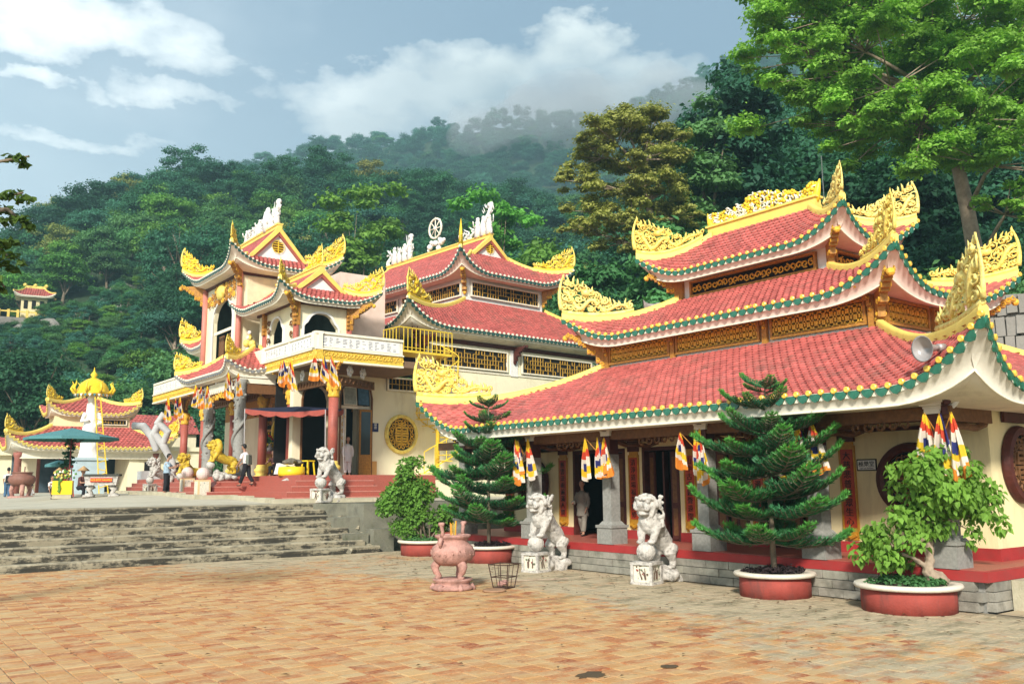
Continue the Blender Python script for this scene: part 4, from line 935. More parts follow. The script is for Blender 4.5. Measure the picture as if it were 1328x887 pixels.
brown_soffit = mat('brown_soffit', (.2, .12, .07), .8, .2, 3)
nosing = mat('pale_nosing', (.5, .21, .16), .6, .15, 8)
antique_gold = mat('antique_gold', (.72, .47, .06), .45, .35, 14, .4, 50)
def build_tower():
    P = empty('entrance_pavilion', (0, 0, 0), 0, 'balconied entrance pavilion with red columns, gilded dragon roofs and flags', 'pavilion')
    # platform and steps around it
    b = MB(); b.bb(14.3, 20.4, 32.6, 56, .6, PZ); b.bb(12.9, 14.3, 37.3, 43.9, .6, PZ); b.link('platform', red_stone, P)
    n = 4; tr = .3
    for k in range(n):
        z1 = PZ - .21 * (k + 1) + .0; o = tr * (k + 1)
        b = MB()
        b.bb(14.3 - o, 17.3, 32.6 - o, 32.6 - o + tr, .6, z1)                       # right-hand flight
        b.bb(14.3 - o, 14.3 - o + tr, 32.6 - o + tr, 37.3 - o, .6, z1)
        b.bb(12.9 - o, 14.3 - o + tr - .001, 37.3 - o, 37.3 - o + tr, .6, z1 - .001)
        b.bb(12.9 - o, 12.9 - o + tr, 37.3 - o + tr, 43.9 + o, .6, z1 - .002)
        b.bb(12.9 - o + tr, 14.3 - o, 43.9 + o - tr, 43.9 + o, .6, z1 - .003)
        b.bb(14.3 - o, 14.3 - o + tr, 43.9 + o, 56, .6, z1 - .004)
        b.link('red_step', red_stone, P)
        q = MB(); e_ = .012; h_ = .035
        q.bb(14.3 - o - e_, 17.3, 32.6 - o - e_, 32.6 - o + .02, z1 - h_, z1 + .004); q.bb(12.9 - o - e_, 14.3 - o, 37.3 - o - e_, 37.3 - o + .02, z1 - h_, z1 + .004); q.bb(12.9 - o - e_, 12.9 - o + .02, 37.3 - o + .02, 43.9 + o, z1 - h_, z1 + .003); q.bb(14.3 - o - e_, 14.3 - o + .02, 43.9 + o, 56, z1 - h_, z1 + .004)
        q.link('step_nosing', nosing, P)  # pale strips added along step edges in place of missing step shading
    for k in range(11):
        b = MB(); b.bb(-.18, .18, -1.0, 1.0, 0, .2); x, y = (12.75, 32.7 + k * 2.02) if k < 2 else ((11.35, 36.6 + (k - 2) * 2.02) if k < 6 else (12.75, 46.2 + (k - 6) * 2.02))
        b.link('curb_stone', step_stone, P, loc=(x, y, terr_z(x, y) - .05))
    for x in (12.05,):
        for y in (35.6, 45.2): b = MB(); b.bb(-.85, .85, -.18, .18, 0, .2); b.link('curb_stone', step_stone, P, loc=(x, y, terr_z(x, y) - .05))
    for k in range(3):
        b = MB(); b.bb(-.99, .99, -.18, .18, 0, .2); x = 13.6 + k * 2.0; b.link('curb_stone', step_stone, P, loc=(x, 31.2, terr_z(x, 31.3) - .05))
    # columns
    def col(x, y, z1=6.45, carved=False, name='red_column'):
        e = MB(); H_ = z1 - PZ
        if carved:
            e.lathe([(.34, 0), (.36, .1), (.26, .2), (.30, .32), (.24, .42), (.235, H_ - .2), (.3, H_)], n=16)
            e.tube([(.25 * math.cos(t * 9), .25 * math.sin(t * 9), .5 + t * (H_ - .9)) for t in [i / 60 for i in range(61)]], [.085 * (1 - .5 * i / 60) + .01 for i in range(61)], 6)
            r_ = random.Random(int(y * 7))
            for k in range(60): a = r_.random() * 6.28; z = .5 + r_.random() * (H_ - .8); e.sphere((.25 * math.cos(a), .25 * math.sin(a), z), r_.uniform(.03, .07), n=6)
            return e.link('dragon_column', column_stone, P, True, loc=(x, y, PZ))
        e.lathe([(.3, 0), (.32, .06), (.24, .12), (.33, .24), (.34, .34), (.23, .44), (.25, .5), (.205, .56)], n=18); bs = e.link('column_base', ridge_yellow, P, True, loc=(x, y, PZ))
        e = MB(); e.lathe([(.205, .5), (.2, H_ - .62)], n=18); e.link('column_shaft', red_stone, P, True, loc=(x, y, PZ))
        e = MB(); e.lathe([(.21, H_ - .66), (.25, H_ - .6), (.21, H_ - .5), (.27, H_ - .3), (.3, H_ - .12), (.24, H_)], n=18, mi=0)
        for k in range(8): a = k * PI / 4; e.tube([(q[0] * 0 + (.27 + .02) * math.cos(a + (q[0]) * 1.5), .29 * math.sin(a + q[0] * 1.5), q[1]) for q in curl((0, H_ - .3), .12, k, 1.1, 7)], .02, 4, 0)
        e.link('capital', gold_carving, P, True, loc=(x, y, PZ))
        e = MB(); e.box((0, 0, H_ + .4), (.26, .26, .8), 0); e.link('column_head', panel_wood, P, loc=(x, y, PZ))
        put('bracket', BRACKET, P, (x - .1, y, 7.2), PI, sc=.8); put('bracket', BRACKET, P, (x, y - .1, 7.2), -PI / 2, sc=.6)
    for y in (33.2, 37.4, 40.7, 44.6, 49.2, 52.7): col(15.9, y)
    for y in (38.3, 42.4): col(13.9, y, 6.9, True)
    for (x, y) in ((18.6, 35.2), (17.6, 39)): 
        b = MB(); b.lathe([(.2, 0), (.2, 4.5)], n=14); b.link('rear_column', red_stone, P, True, loc=(x + 3, y + 4, PZ))
    # beams under the balcony with white blossoms
    def beam(x0, y0, x1, y1):
        b = MB(); L_ = math.hypot(x1 - x0, y1 - y0); b.bb(0, L_, -.1, .1, 0, .34, 0)
        for k in range(int(L_ / .3)): b.tube([(.15 + k * .3, -.11, .08), (.25 + k * .3, -.13, .26)], [.05, .03], 5, 0)
        o = b.link('carved_beam', panel_wood, P, loc=(x0, y0, 6.35), rz=math.atan2(y1 - y0, x1 - x0))
        for k in (.3, .66):
            b = MB()
            for q in range(6): b.sphere((L_ * k + .16 * math.cos(q), -.1, .62 + .16 * math.sin(q)), .11, 0, 6, (1, .3, 1))
            b.sphere((L_ * k, -.13, .62), .08, 0, 6); b.link('stucco_blossom', white_paint, o, True)
    beam(16.0, 33.2, 18.4, 34.6); beam(15.9, 37.3, 15.9, 33.4); beam(15.9, 40.6, 15.9, 37.5); beam(15.9, 44.5, 15.9, 40.8); beam(13.9, 42.2, 13.9, 38.5); beam(15.9, 49, 15.9, 44.8)
    for (x0, x1, y) in ((14.0, 15.7, 38.3), (14.0, 15.7, 42.4)):
        b = MB(); b.bb(x0, x1, y - .08, y + .08, 6.3, 6.7); b.link('portal_beam', panel_wood, P)
    # balcony slab, gilded fascia, parapet with inscribed panels
    b = MB(); b.bb(15.15, 20.6, 33.05, 56, 7.22, 7.5); b.link('balcony_slab', brown_soffit, P)
    def run(x0, y0, x1, y1, first=True):
        L_ = math.hypot(x1 - x0, y1 - y0); rz = math.atan2(y1 - y0, x1 - x0)
        b = MB(); b.bb(0, L_, .0, .3, -.06, .02, 1); b.bb(.0, L_, .04, .3, .02, .42, 0); b.bb(0, L_, -.02, .3, .42, .48, 1)
        r_ = random.Random(int(L_ * 10))
        for k in range(int(L_ / .17)): b.tube([(p[0], .03, p[1]) for p in curl((.1 + k * .17, .25), .11, r_.random() * 6, 1.1, 7)], .026, 4, 0, cap=False)
        b.link('gilded_fascia', [antique_gold, ivory], P, loc=(x0, y0, 7.24), rz=rz)
        b = MB(); b.bb(0, L_, .1, .28, 0, .58, 0); b.bb(-.03, L_, .03, .33, .58, .68, 0); b.link('parapet', ivory, P, loc=(x0, y0, 7.72), rz=rz)
        n = max(1, round(L_ / 3.4)); w = L_ / n
        for k in range(n):
            b = MB(); b.bb(k * w + .16, (k + 1) * w - .16, .075, .1, .07, .52); o = b.link('inscribed_panel', white_paint, P, loc=(x0, y0, 7.72), rz=rz)
            q = MB(); r_ = random.Random(k + 5)
            xx = k * w + .3
            while xx < (k + 1) * w - .45:
                if rz < .5:
                    for z in (.44, .38, .32, .26, .2, .14):
                        if r_.random() < .85: l = r_.uniform(.08, .2); q.bb(xx + .02, xx + .02 + l, .068, .076, z - .009, z + .009)
                xx += .3
            if q.v: q.link('donor_names', mat('grey_ink', (.16, .16, .2)), o)
            b = MB(); b.bb(k * w - .08, k * w + .1, .06, .3, 0, .58); b.link('parapet_post', ivory, P, loc=(x0, y0, 7.72), rz=rz)
    run(14.9, 32.8, 19.0, 32.95); run(14.9, 56, 14.9, 44.4); run(14.9, 38.6, 14.9, 32.8)
    # portal roof over the dragon columns
    trm = {'f': 'joined', 'l': 'joined', 'r': 0, 'b': 0, 'step': .24, 'mats': [mat('grey_glaze', (.2, .2, .2), .4, .3, 9), ivory]}
    roof(P, (13.05, 15.6, 37.9, 45.2), 7.3, .45, (14.9, 15.2, 39.6, 43.6), 8.55, (13.75, 15.6, 38.2, 44.4), 7.0, Lc=1.6, out=.25, trim=trm, tile=.22, orn={3: (ORN_SMALL[0], .78), 0: (ORN_SMALL[1], .72)})
    b = MB(); b.bb(13.8, 15.6, 38.25, 38.35, 6.75, 7.1); b.bb(14.8, 15.0, 38.4, 44, 7.2, 8.3); b.link('portal_wall', ivory, P)
    # name board and carving on the portal
    b = MB(); b.bb(13.75, 13.85, 38.7, 42.1, 6.5, 6.95); o = b.link('portal_board', ivory, P)
    for k in range(9):
        b = MB(); b.tube([(13.75, p[0], p[1]) for p in curl((38.9 + k * .36, 6.4 - .12 * abs(4 - k) * .5), .17, k, 1.2, 9)], .035, 5, 0); b.link('portal_carving', gold_carving, P)
    # inner wall of the open ground floor
    b = MB()
    for (y0, y1) in ((38.0, 38.4), (40.6, 40.95), (43.8, 44.1), (47, 47.3), (50.2, 56)): b.bb(19.4, 19.7, y0, y1, PZ, 6.2)
    b.link('wall_pier', pale_wall, P); b = MB(); b.bb(19.4, 19.7, 38.0, 56, 6.2, 7.2); b.link('inner_wall', carved_wood, P)  # upper wall coloured dark wood to stand in for deep shade
    b = MB(); b.bb(21.2, 21.3, 38.0, 56, PZ, 7.2); b.link('dark_interior', dark_void, P)  # near-black sheet in place of the shade deeper inside
    for (y0, y1) in ((38.4, 40.6), (40.95, 43.8), (44.1, 47), (47.3, 50.2)):
        b = MB(); b.bb(19.45, 19.6, y0, y0 + .12, PZ, 6.2); b.bb(19.45, 19.6, y1 - .12, y1, PZ, 6.2); b.bb(19.45, 19.6, y0 + .12, y1 - .12, 5.3, 5.42)
        for k in range(8): b.tube([(19.4, p[0], p[1]) for p in curl((y0 + (k + .5) * (y1 - y0) / 8, 5.8), .16, k, 1.1, 7)], .03, 4)
        b.link('doorway', carved_wood, P)
    # --- small gabled room on the balcony
    def room(x0, x1, y0, y1, z0, z1, wins_l, win_f, zs, rise, shape, fmat=ivory):
        # left face (towards -x): built along y
        b = MB(); T = Matrix.Translation((x0, y1, 0)) @ Matrix.Rotation(-PI / 2, 4, 'Z'); b.T = T; L_ = y1 - y0; tr = MB(); tr.T = T
        nW = len(wins_l); cur = 0
        for (a, c) in wins_l:
            tp = arch_wall(b, cur, c + .001 if False else (c + (L_ - c if (a, c) == wins_l[-1] else .2)), z0, z1, a, c, z0, zs, rise, 0, .2, shape=shape); cur = c + .2
            arch_trim(tr, a, c, z0, tp, -.06, .02, .1)
        b.link('room_wall', fmat, P); tr.link('window_frame', white_paint, P)
        if win_f:
            b = MB(); b.T = Matrix.Translation((x0, y0, 0)); tr = MB(); tr.T = b.T; tp = arch_wall(b, 0.2, x1 - x0, z0, z1, win_f[0], win_f[1], z0, zs, rise, 0, .2, shape=shape)
            arch_trim(tr, win_f[0], win_f[1], z0, tp, -.05, .02, .1); b.link('room_wall', fmat, P); tr.link('window_frame', white_paint, P)
        else:
            b = MB(); b.bb(x0 + .2, x1, y0, y0 + .2, z0, z1); b.link('room_wall', fmat, P)
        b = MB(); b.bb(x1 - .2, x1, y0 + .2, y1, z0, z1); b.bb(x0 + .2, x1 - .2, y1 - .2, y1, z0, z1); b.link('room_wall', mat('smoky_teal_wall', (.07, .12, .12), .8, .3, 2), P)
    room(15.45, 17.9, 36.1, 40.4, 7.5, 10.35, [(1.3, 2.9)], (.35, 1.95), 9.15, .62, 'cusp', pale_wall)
    for (x, y) in ((15.42, 36.07), (17.95, 36.05), (15.42, 39.6)):
        b = MB(); b.lathe([(.13, 0), (.13, 1.75)], n=12, mi=0); b.link('red_pillar', red_stone, P, True, loc=(x, y, 7.5)); b = MB(); b.box((0, 0, 2.2), (.26, .26, 1.1), 0)
        for k in range(6): b.sphere((-.14, -.14, 1.7 + k * .18), .07, 0, 6)
        b.link('carved_pillar_head', carved_wood, P, loc=(x, y, 7.5))
    for k in range(10):
        b = MB(); r_ = random.Random(k); b.tube([(15.38, p[0], p[1]) for p in curl((36.5 + (k % 2) * 2.6, 8 + (k // 2) * .42), .17, k, 1.1, 8)], .035, 5); b.link('stucco_scroll', panel_wood, P)
    b = MB(); b.bb(15.4, 18.0, 36.0, 36.1, 10.1, 10.3); b.bb(15.3, 15.42, 36.1, 40.4, 10.1, 10.3); b.link('eaves_beam', dark_wood, P)
    put('bracket', BRACKET, P, (15.45, 36.1, 10.4), -2.36, sc=1.2); put('bracket', BRACKET, P, (17.9, 36.1, 10.3), -.78, sc=1.2)
    trm2 = dict(trm); trm2['mats'] = [mat('dark_green_glaze', (.03, .085, .07)), ivory]; trm2['step'] = .22
    roof(P, (14.3, 19.2, 35.3, 41.5), 10.32, .62, (15.5, 17.9, 36.5, 40.8), 10.95, (15.45, 17.9, 36.1, 40.4), 10.2, Lc=1.8, out=.25, trim=trm2, tile=.22, orn={0: (ORN_SMALL[0], .62), 1: (ORN[0], .72)}, hips=(0, 1))
    gable(P, 15.55, 17.85, 36.5, 41.2, 10.93, 11.85, .0001, tile=.22)
    put('ridge_dragon', ORN[1], P, (16.7, 36.4, 12.0), PI / 2, sc=.75)
    # --- main tower
    room(15.0, 18.8, 41.8, 46.9, 7.5, 12.75, [(1.2, 4.1)], None, 10.6, 1.0, 'round', pale_wall)
    b = MB(); b.bb(15.3, 15.36, 43.2, 44.2, 7.5, 9.9); b.bb(15.3, 15.36, 44.9, 45.6, 7.5, 9.9); b.link('balcony_door', panel_wood, P)
    b = MB(); b.bb(14.97, 15.02, 43.0, 45.45, 9.9, 10.05); b.link('window_transom', ivory, P)
    for (x, y) in ((14.9, 41.75), (14.9, 46.85)):
        b = MB(); b.lathe([(.14, 0), (.14, 5)], n=12); b.link('red_pillar', mat('pink_pillar', (.55, .2, .15), .5), P, True, loc=(x, y, 7.5))
    for k in range(22):
        b = MB(); r_ = random.Random(k + 40); b.tube([(14.9, p[0], p[1]) for p in curl((42.6 + (k % 8) * .52, 11.6 + .32 * (k // 8)), .2, k, 1.2, 8)], .045, 5); b.link('stucco_scroll', carved_wood if k % 3 else gold_carving, P)
    b = MB(); b.sphere((14.86, 44.35, 12.0), .5, 0, 12, (.3, 1.15, .8)); b.link('sculpted_medallion', pale_gold, P, True)
    for x in (15.3, 17.0):
        b = MB(); b.bb(x, x + 1.55, 41.74, 41.8, 10.95, 12.4); b.link('wall_panel', mat('warm_cream_panel', (.75, .62, .4)), P)
    b = MB(); b.bb(14.95, 18.8, 41.68, 41.8, 12.45, 12.65); b.bb(14.88, 15.0, 41.8, 46.9, 12.45, 12.65); b.link('eaves_beam', dark_wood, P)
    put('bracket', BRACKET, P, (15.0, 41.8, 12.8), -2.36, sc=1.3); put('bracket', BRACKET, P, (15.0, 46.9, 12.8), 2.36, sc=1.5); put('bracket', BRACKET, P, (18.8, 41.8, 12.8), -.78, sc=1.2)
    roof(P, (14.0, 19.8, 40.6, 48.1), 12.85, .85, (15.3, 18.5, 42.1, 46.9), 13.55, (15, 18.8, 41.8, 46.9), 12.55, Lc=2.3, out=.3, trim=trm2, tile=.22, orn={0: (ORN_SMALL[0], .68), 3: (ORN_SMALL[1], .98), 1: (ORN[1], .8)}, hips=(0, 1, 3))
    gable(P, 15.4, 18.4, 42.1, 47.2, 13.5, 15.15, .33, tile=.22)
    deity_group(P, 16.9, 42.3, 46.6, 15.35, .95, .7, 9)
    b = MB(); b.tube([(16.9, 43.6, 15.3), (16.9, 43.6, 16.0), (16.9, 43.62, 16.4)], [.24, .26, .18], 10, 0); b.sphere((16.9, 43.6, 16.4), .22, 0, 10, (.6, 1, 1.2)); b.link('ridge_stele', white_paint, P, True)
    # --- lower roof on the far side of the tower
    b = MB(); b.bb(15.7, 18.5, 47.1, 50, 7.5, 9.6); b.link('annex_wall', ivory, P)
    roof(P, (14.9, 19, 46.9, 50.9), 9.72, .6, (15.9, 18.3, 47.2, 49.6), 10.5, (15.7, 18.5, 47.1, 50), 9.4, Lc=1.6, out=.25, trim=trm, tile=.22, orn={3: (ORN_SMALL[0], .98)}, hips=(3,))
    # --- figures on the balcony and the rear link building
    b = MB(); r_ = random.Random(8)
    for k in range(26): b.sphere((15.2 + r_.random() * .4, 40.9 + r_.random() * .8, 7.9 + r_.random() * 1.6), r_.uniform(.08, .2), k % 2, 6)
    b.link('stucco_phoenix', [pale_gold, white_paint], P, True)
    b = MB(); b.bb(18.2, 20.6, 37.6, 55, 7.5, 12.2); b.link('rear_block', soffit_pink, P)
    recenter(P, (15, 38, 0))
    return P
build_tower()

def spiral_stair():
    P = empty('spiral_staircase', (0, 0, 0), 0, 'yellow painted steel spiral staircase beside the round gold window', 'staircase')
    f = lambda x, y, z: (18.3 + x * math.cos(R(5)) - y * math.sin(R(5)), 36.8 + x * math.sin(R(5)) + y * math.cos(R(5)), z)
    cx, cy, _ = f(4.2, -1.25, 0)
    b = MB(); b.tube([(cx, cy, 2.6), (cx, cy, 8.4)], .1, 10); b.link('centre_pole', yellow_paint, P, True)
    nS = 19; z0 = 2.75; dz = .285
    for k in range(nS):
        a = R(200) + k * R(31); z = z0 + dz * k; q = MB()
        q.add([(0, -.05, 0), (1.05, -.28, 0), (1.05, .28, 0), (0, .05, 0), (0, -.05, .04), (1.05, -.28, .04), (1.05, .28, .04), (0, .05, .04)], [(0, 3, 2, 1), (4, 5, 6, 7), (0, 1, 5, 4), (1, 2, 6, 5), (2, 3, 7, 6), (3, 0, 4, 7)])
        q.link('tread', yellow_paint, P, loc=(cx, cy, z), rz=a)
        q = MB(); q.tube([(1.0, 0, 0), (1.0, 0, 1.0)], .022, 5); q.link('baluster', yellow_paint, P, loc=(cx, cy, z), rz=a)
    pts = [(cx + 1.0 * math.cos(R(200) + t * R(31)), cy + 1.0 * math.sin(R(200) + t * R(31)), z0 + dz * t + 1.0) for t in [i * .5 for i in range(2 * nS)]]
    b = MB(); b.tube(pts, .028, 5); b.link('handrail', yellow_paint, P)
    b = MB(); b.tube([(p[0], p[1], p[2] - .95) for p in pts], .035, 5); b.link('stringer', yellow_paint, P)
    # landing
    x0, x1, y0, y1 = 1.3, 4.3, -2.2, -.9
    c = [f(x0, y0, 8.2), f(x1, y0, 8.2), f(x1, y1, 8.2), f(x0, y1, 8.2)]
    b = MB(); b.add(c + [(p[0], p[1], 8.3) for p in c], [(0, 3, 2, 1), (4, 5, 6, 7), (0, 1, 5, 4), (1, 2, 6, 5), (2, 3, 7, 6), (3, 0, 4, 7)]); b.link('landing', yellow_paint, P)
    for s, e_ in ((0, 1), (1, 2), (3, 0)):
        A_, B_ = Vector(c[s]), Vector(c[e_]); n = max(3, int((B_ - A_).length / .22))
        if s == 1: continue
        for k in range(n + 1):
            p = A_.lerp(B_, k / n); q = MB(); q.tube([(p.x, p.y, 8.3), (p.x, p.y, 9.3)], .018, 5); q.link('baluster', yellow_paint, P)
        q = MB(); q.tube([(A_.x, A_.y, 9.32), (B_.x, B_.y, 9.32)], .03, 6); q.tube([(A_.x, A_.y, 8.42), (B_.x, B_.y, 8.42)], .018, 5); q.link('handrail', yellow_paint, P)
    recenter(P, (cx, cy, 2.7))
spiral_stair()
# ================================================================ ground, courtyard, steps, terrace
def tag_struct(o): o['kind'] = 'structure'; return o
b = MB(); b.grid(lambda u, v: ((u - .5) * 5000, (v - .3) * 5000, -.35), 4, 4); tag_struct(b.link('ground', soil))
court_mat = mat('courtyard_mortar', (.5, .42, .28), .9, .14, 1.2, .35, 30, dirt=(.25, .23, .15), dscale=.7, damt=.7, dthr=.5, coord='World')
def paver_material():
    m = bpy.data.materials.new('clay_pavers'); m.use_nodes = True; nt = m.node_tree; L = nt.links.new; b = nt.nodes['Principled BSDF']; b.inputs['Roughness'].default_value = .85; b.inputs['Specular IOR Level'].default_value = .2
    geo = N(nt, 'ShaderNodeNewGeometry'); pos = geo.outputs['Position']
    sp = N(nt, 'ShaderNodeSeparateXYZ'); L(pos, sp.inputs[0]); oi = N(nt, 'ShaderNodeObjectInfo')
    # random tone for each paver from its cell
    def cell(v, s): return math_n(nt, 'FLOOR', math_n(nt, 'DIVIDE', v, s))
    cb = N(nt, 'ShaderNodeCombineXYZ'); L(cell(math_n(nt, 'ADD', sp.outputs[0], .02), PAV), cb.inputs[0]); L(cell(math_n(nt, 'ADD', sp.outputs[1], .01), PAVY), cb.inputs[1])
    wn_ = N(nt, 'ShaderNodeTexWhiteNoise'); wn_.noise_dimensions = '3D'; L(cb.outputs[0], wn_.inputs['Vector']); r = wn_.outputs['Value']
    ramp = N(nt, 'ShaderNodeValToRGB'); e = ramp.color_ramp.elements; e[0].position = 0; e[0].color = (.30, .075, .03, 1); e[1].position = 1; e[1].color = (.5, .33, .16, 1)
    for p, c in ((.18, (.42, .14, .05, 1)), (.42, (.48, .23, .08, 1)), (.62, (.55, .34, .15, 1)), (.85, (.46, .2, .08, 1))): q = e.new(p); q.color = c
    L(r, ramp.inputs[0]); col = ramp.outputs[0]
    def nz(sc, det=7, rough=.62):
        n = N(nt, 'ShaderNodeTexNoise'); n.inputs['Scale'].default_value = sc; n.inputs['Detail'].default_value = det; n.inputs['Roughness'].default_value = rough; L(pos, n.inputs['Vector']); return n.outputs['Fac']
    def rng(v, a, c): n = N(nt, 'ShaderNodeMapRange'); n.inputs[1].default_value = a; n.inputs[2].default_value = c; L(v, n.inputs[0]); return n.outputs[0]
    fine = nz(22, 6); mid = nz(2.4, 8, .7)
    col = mixc(nt, math_n(nt, 'MULTIPLY', rng(fine, .4, .62), .35), col, (.56, .38, .2))
    # ochre worn dust
    col = mixc(nt, math_n(nt, 'MULTIPLY', rng(mid, .45, .64), .62), col, (.56, .40, .21))
    # pale cement wash: strong near the hall and along the lower step
    big = nz(.22, 5, .6)
    dx = rng(sp.outputs[0], 8.8, 13.2); dy = rng(sp.outputs[1], 22.5, 26.5); near = math_n(nt, 'MAXIMUM', dx, math_n(nt, 'MULTIPLY', dy, rng(sp.outputs[0], 2, 9)))
    w = math_n(nt, 'ADD', near, math_n(nt, 'MULTIPLY', math_n(nt, 'SUBTRACT', big, .5), 2.6)); w = math_n(nt, 'ADD', w, math_n(nt, 'MULTIPLY', math_n(nt, 'SUBTRACT', mid, .5), 1.9)); wash = rng(w, .42, .85)
    col = mixc(nt, math_n(nt, 'MULTIPLY', wash, .85), col, (.43, .36, .24))
    # moss and soot
    st = N(nt, 'ShaderNodeMapping'); st.inputs['Scale'].default_value = (.7, 1.6, 1); st.inputs['Rotation'].default_value = (0, 0, .5); L(pos, st.inputs[0])
    n4 = N(nt, 'ShaderNodeTexNoise'); n4.inputs['Scale'].default_value = 1.5; n4.inputs['Detail'].default_value = 10; n4.inputs['Roughness'].default_value = .74; L(st.outputs[0], n4.inputs['Vector'])
    mz = math_n(nt, 'MULTIPLY', rng(n4.outputs['Fac'], .49, .62), math_n(nt, 'ADD', math_n(nt, 'MULTIPLY', near, .95), .1, clamp=True))
    col = mixc(nt, math_n(nt, 'MULTIPLY', mz, .72), col, (.14, .125, .07))
    n5 = N(nt, 'ShaderNodeTexNoise'); n5.inputs['Scale'].default_value = 3.2; n5.inputs['Detail'].default_value = 8; n5.inputs['Roughness'].default_value = .7; L(st.outputs[0], n5.inputs['Vector'])
    col = mixc(nt, math_n(nt, 'MULTIPLY', rng(n5.outputs['Fac'], .6, .68), .7), col, (.14, .065, .035))
    L(col, b.inputs['Base Color'])
    bp = N(nt, 'ShaderNodeBump'); bp.inputs['Strength'].default_value = .5; bp.inputs['Distance'].default_value = .015; L(math_n(nt, 'ADD', fine, math_n(nt, 'MULTIPLY', mid, 1.5)), bp.inputs['Height']); L(bp.outputs[0], b.inputs['Normal'])
    return m
PAV = .32; PAVY = .2
paver_mat = paver_material()
mortar_mat = mat('paver_mortar', (.24, .19, .12), .95, .3, 2, .4, 20, coord='World')
b = MB(); b.grid(lambda u, v: (-60 + 76.3 * u, -25 + 53.1 * v, -.012), 8, 8); COURT = tag_struct(b.link('courtyard', mortar_mat))
b = MB(); b.grid(lambda u, v: (16.31 + 34 * u, -25 + 32.75 * v, -.004), 6, 6); tag_struct(b.link('side_pavement', paver_mat))
def lay_pavers():
    rn = random.Random(2); q = MB(); w = PAV - .012
    variants = []
    for (wx, wy) in ((PAV, PAVY),):
        for k in range(5):
            q = MB(); h = .022; j = lambda s=.006: rn.uniform(-s, s)
            x, y = wx / 2 - .009, wy / 2 - .008; c = .008
            lo = [(-x + j(), -y + j(), -.02), (x + j(), -y + j(), -.02), (x + j(), y + j(), -.02), (-x + j(), y + j(), -.02)]
            hi = [(p[0] * .975, p[1] * .95, h + j(.003) - .02) for p in lo]; q.add(lo + hi, [(4, 5, 6, 7), (0, 1, 5, 4), (1, 2, 6, 5), (2, 3, 7, 6), (3, 0, 4, 7)]); variants.append(q.mesh('paver', paver_mat))
    f = cam.matrix_world.to_3x3() @ Vector((0, 0, -1)); az = math.atan2(f.x, f.y); cand = []
    for i in range(-75, 50):
        for jj in range(0, 141):
            x = (i + .5) * PAV + (0 if True else 0); y = (jj + .5) * PAVY
            if x > 15.9 or y > 27.9: continue
            d = math.hypot(x, y); a = math.atan2(x, y) - az
            if abs(a) > R(33): continue
            # bottom of the frame lies about 9.3 m out
            fwd = d * math.cos(a)
            if fwd < 8.6: continue
            cand.append((fwd, x, y))
    cand.sort(); 
    mass = MB()
    left = [c for c in cand]
    n = 0
    for k, (d, x, y) in enumerate(left):
        v = variants[(int(x * 10) * 7 + int(y * 10) * 3) % 5]
        stag = 0
        if n < 300: put('paver', v, COURT, (x, y, 0.0 + rn.uniform(-.003, .003))); n += 1
        elif d < 34:
            dz = rn.uniform(-.004, .004); tx, ty = rn.uniform(-.01, .01), rn.uniform(-.01, .01)
            mass.add([(p.co.x + x, p.co.y + y, p.co.z + dz + p.co.x * tx + p.co.y * ty) for p in v.vertices], [tuple(pl.vertices) for pl in v.polygons])
    mass.link('distant_pavers', paver_mat, COURT, stuff=True)
lay_pavers()
# dark drain-like stains with their own shape
for (x, y, s) in ((6.55, 7.9, .14), (7.5, 8.45, .16), (5.0, 8.9, .1), (8.6, 8.2, .09)):
    b = MB(); n = 18; rn = random.Random(int(x * 9)); b.prism([(s * (1 + rn.uniform(-.25, .25)) * math.cos(2 * PI * k / n) * 1.3, s * (1 + rn.uniform(-.25, .25)) * math.sin(2 * PI * k / n)) for k in range(n)], 0, .006)
    tag_struct(b.link('mud_patch', mat('dried_mud', (.09, .06, .03), .9), None, loc=(x, y, .006)))
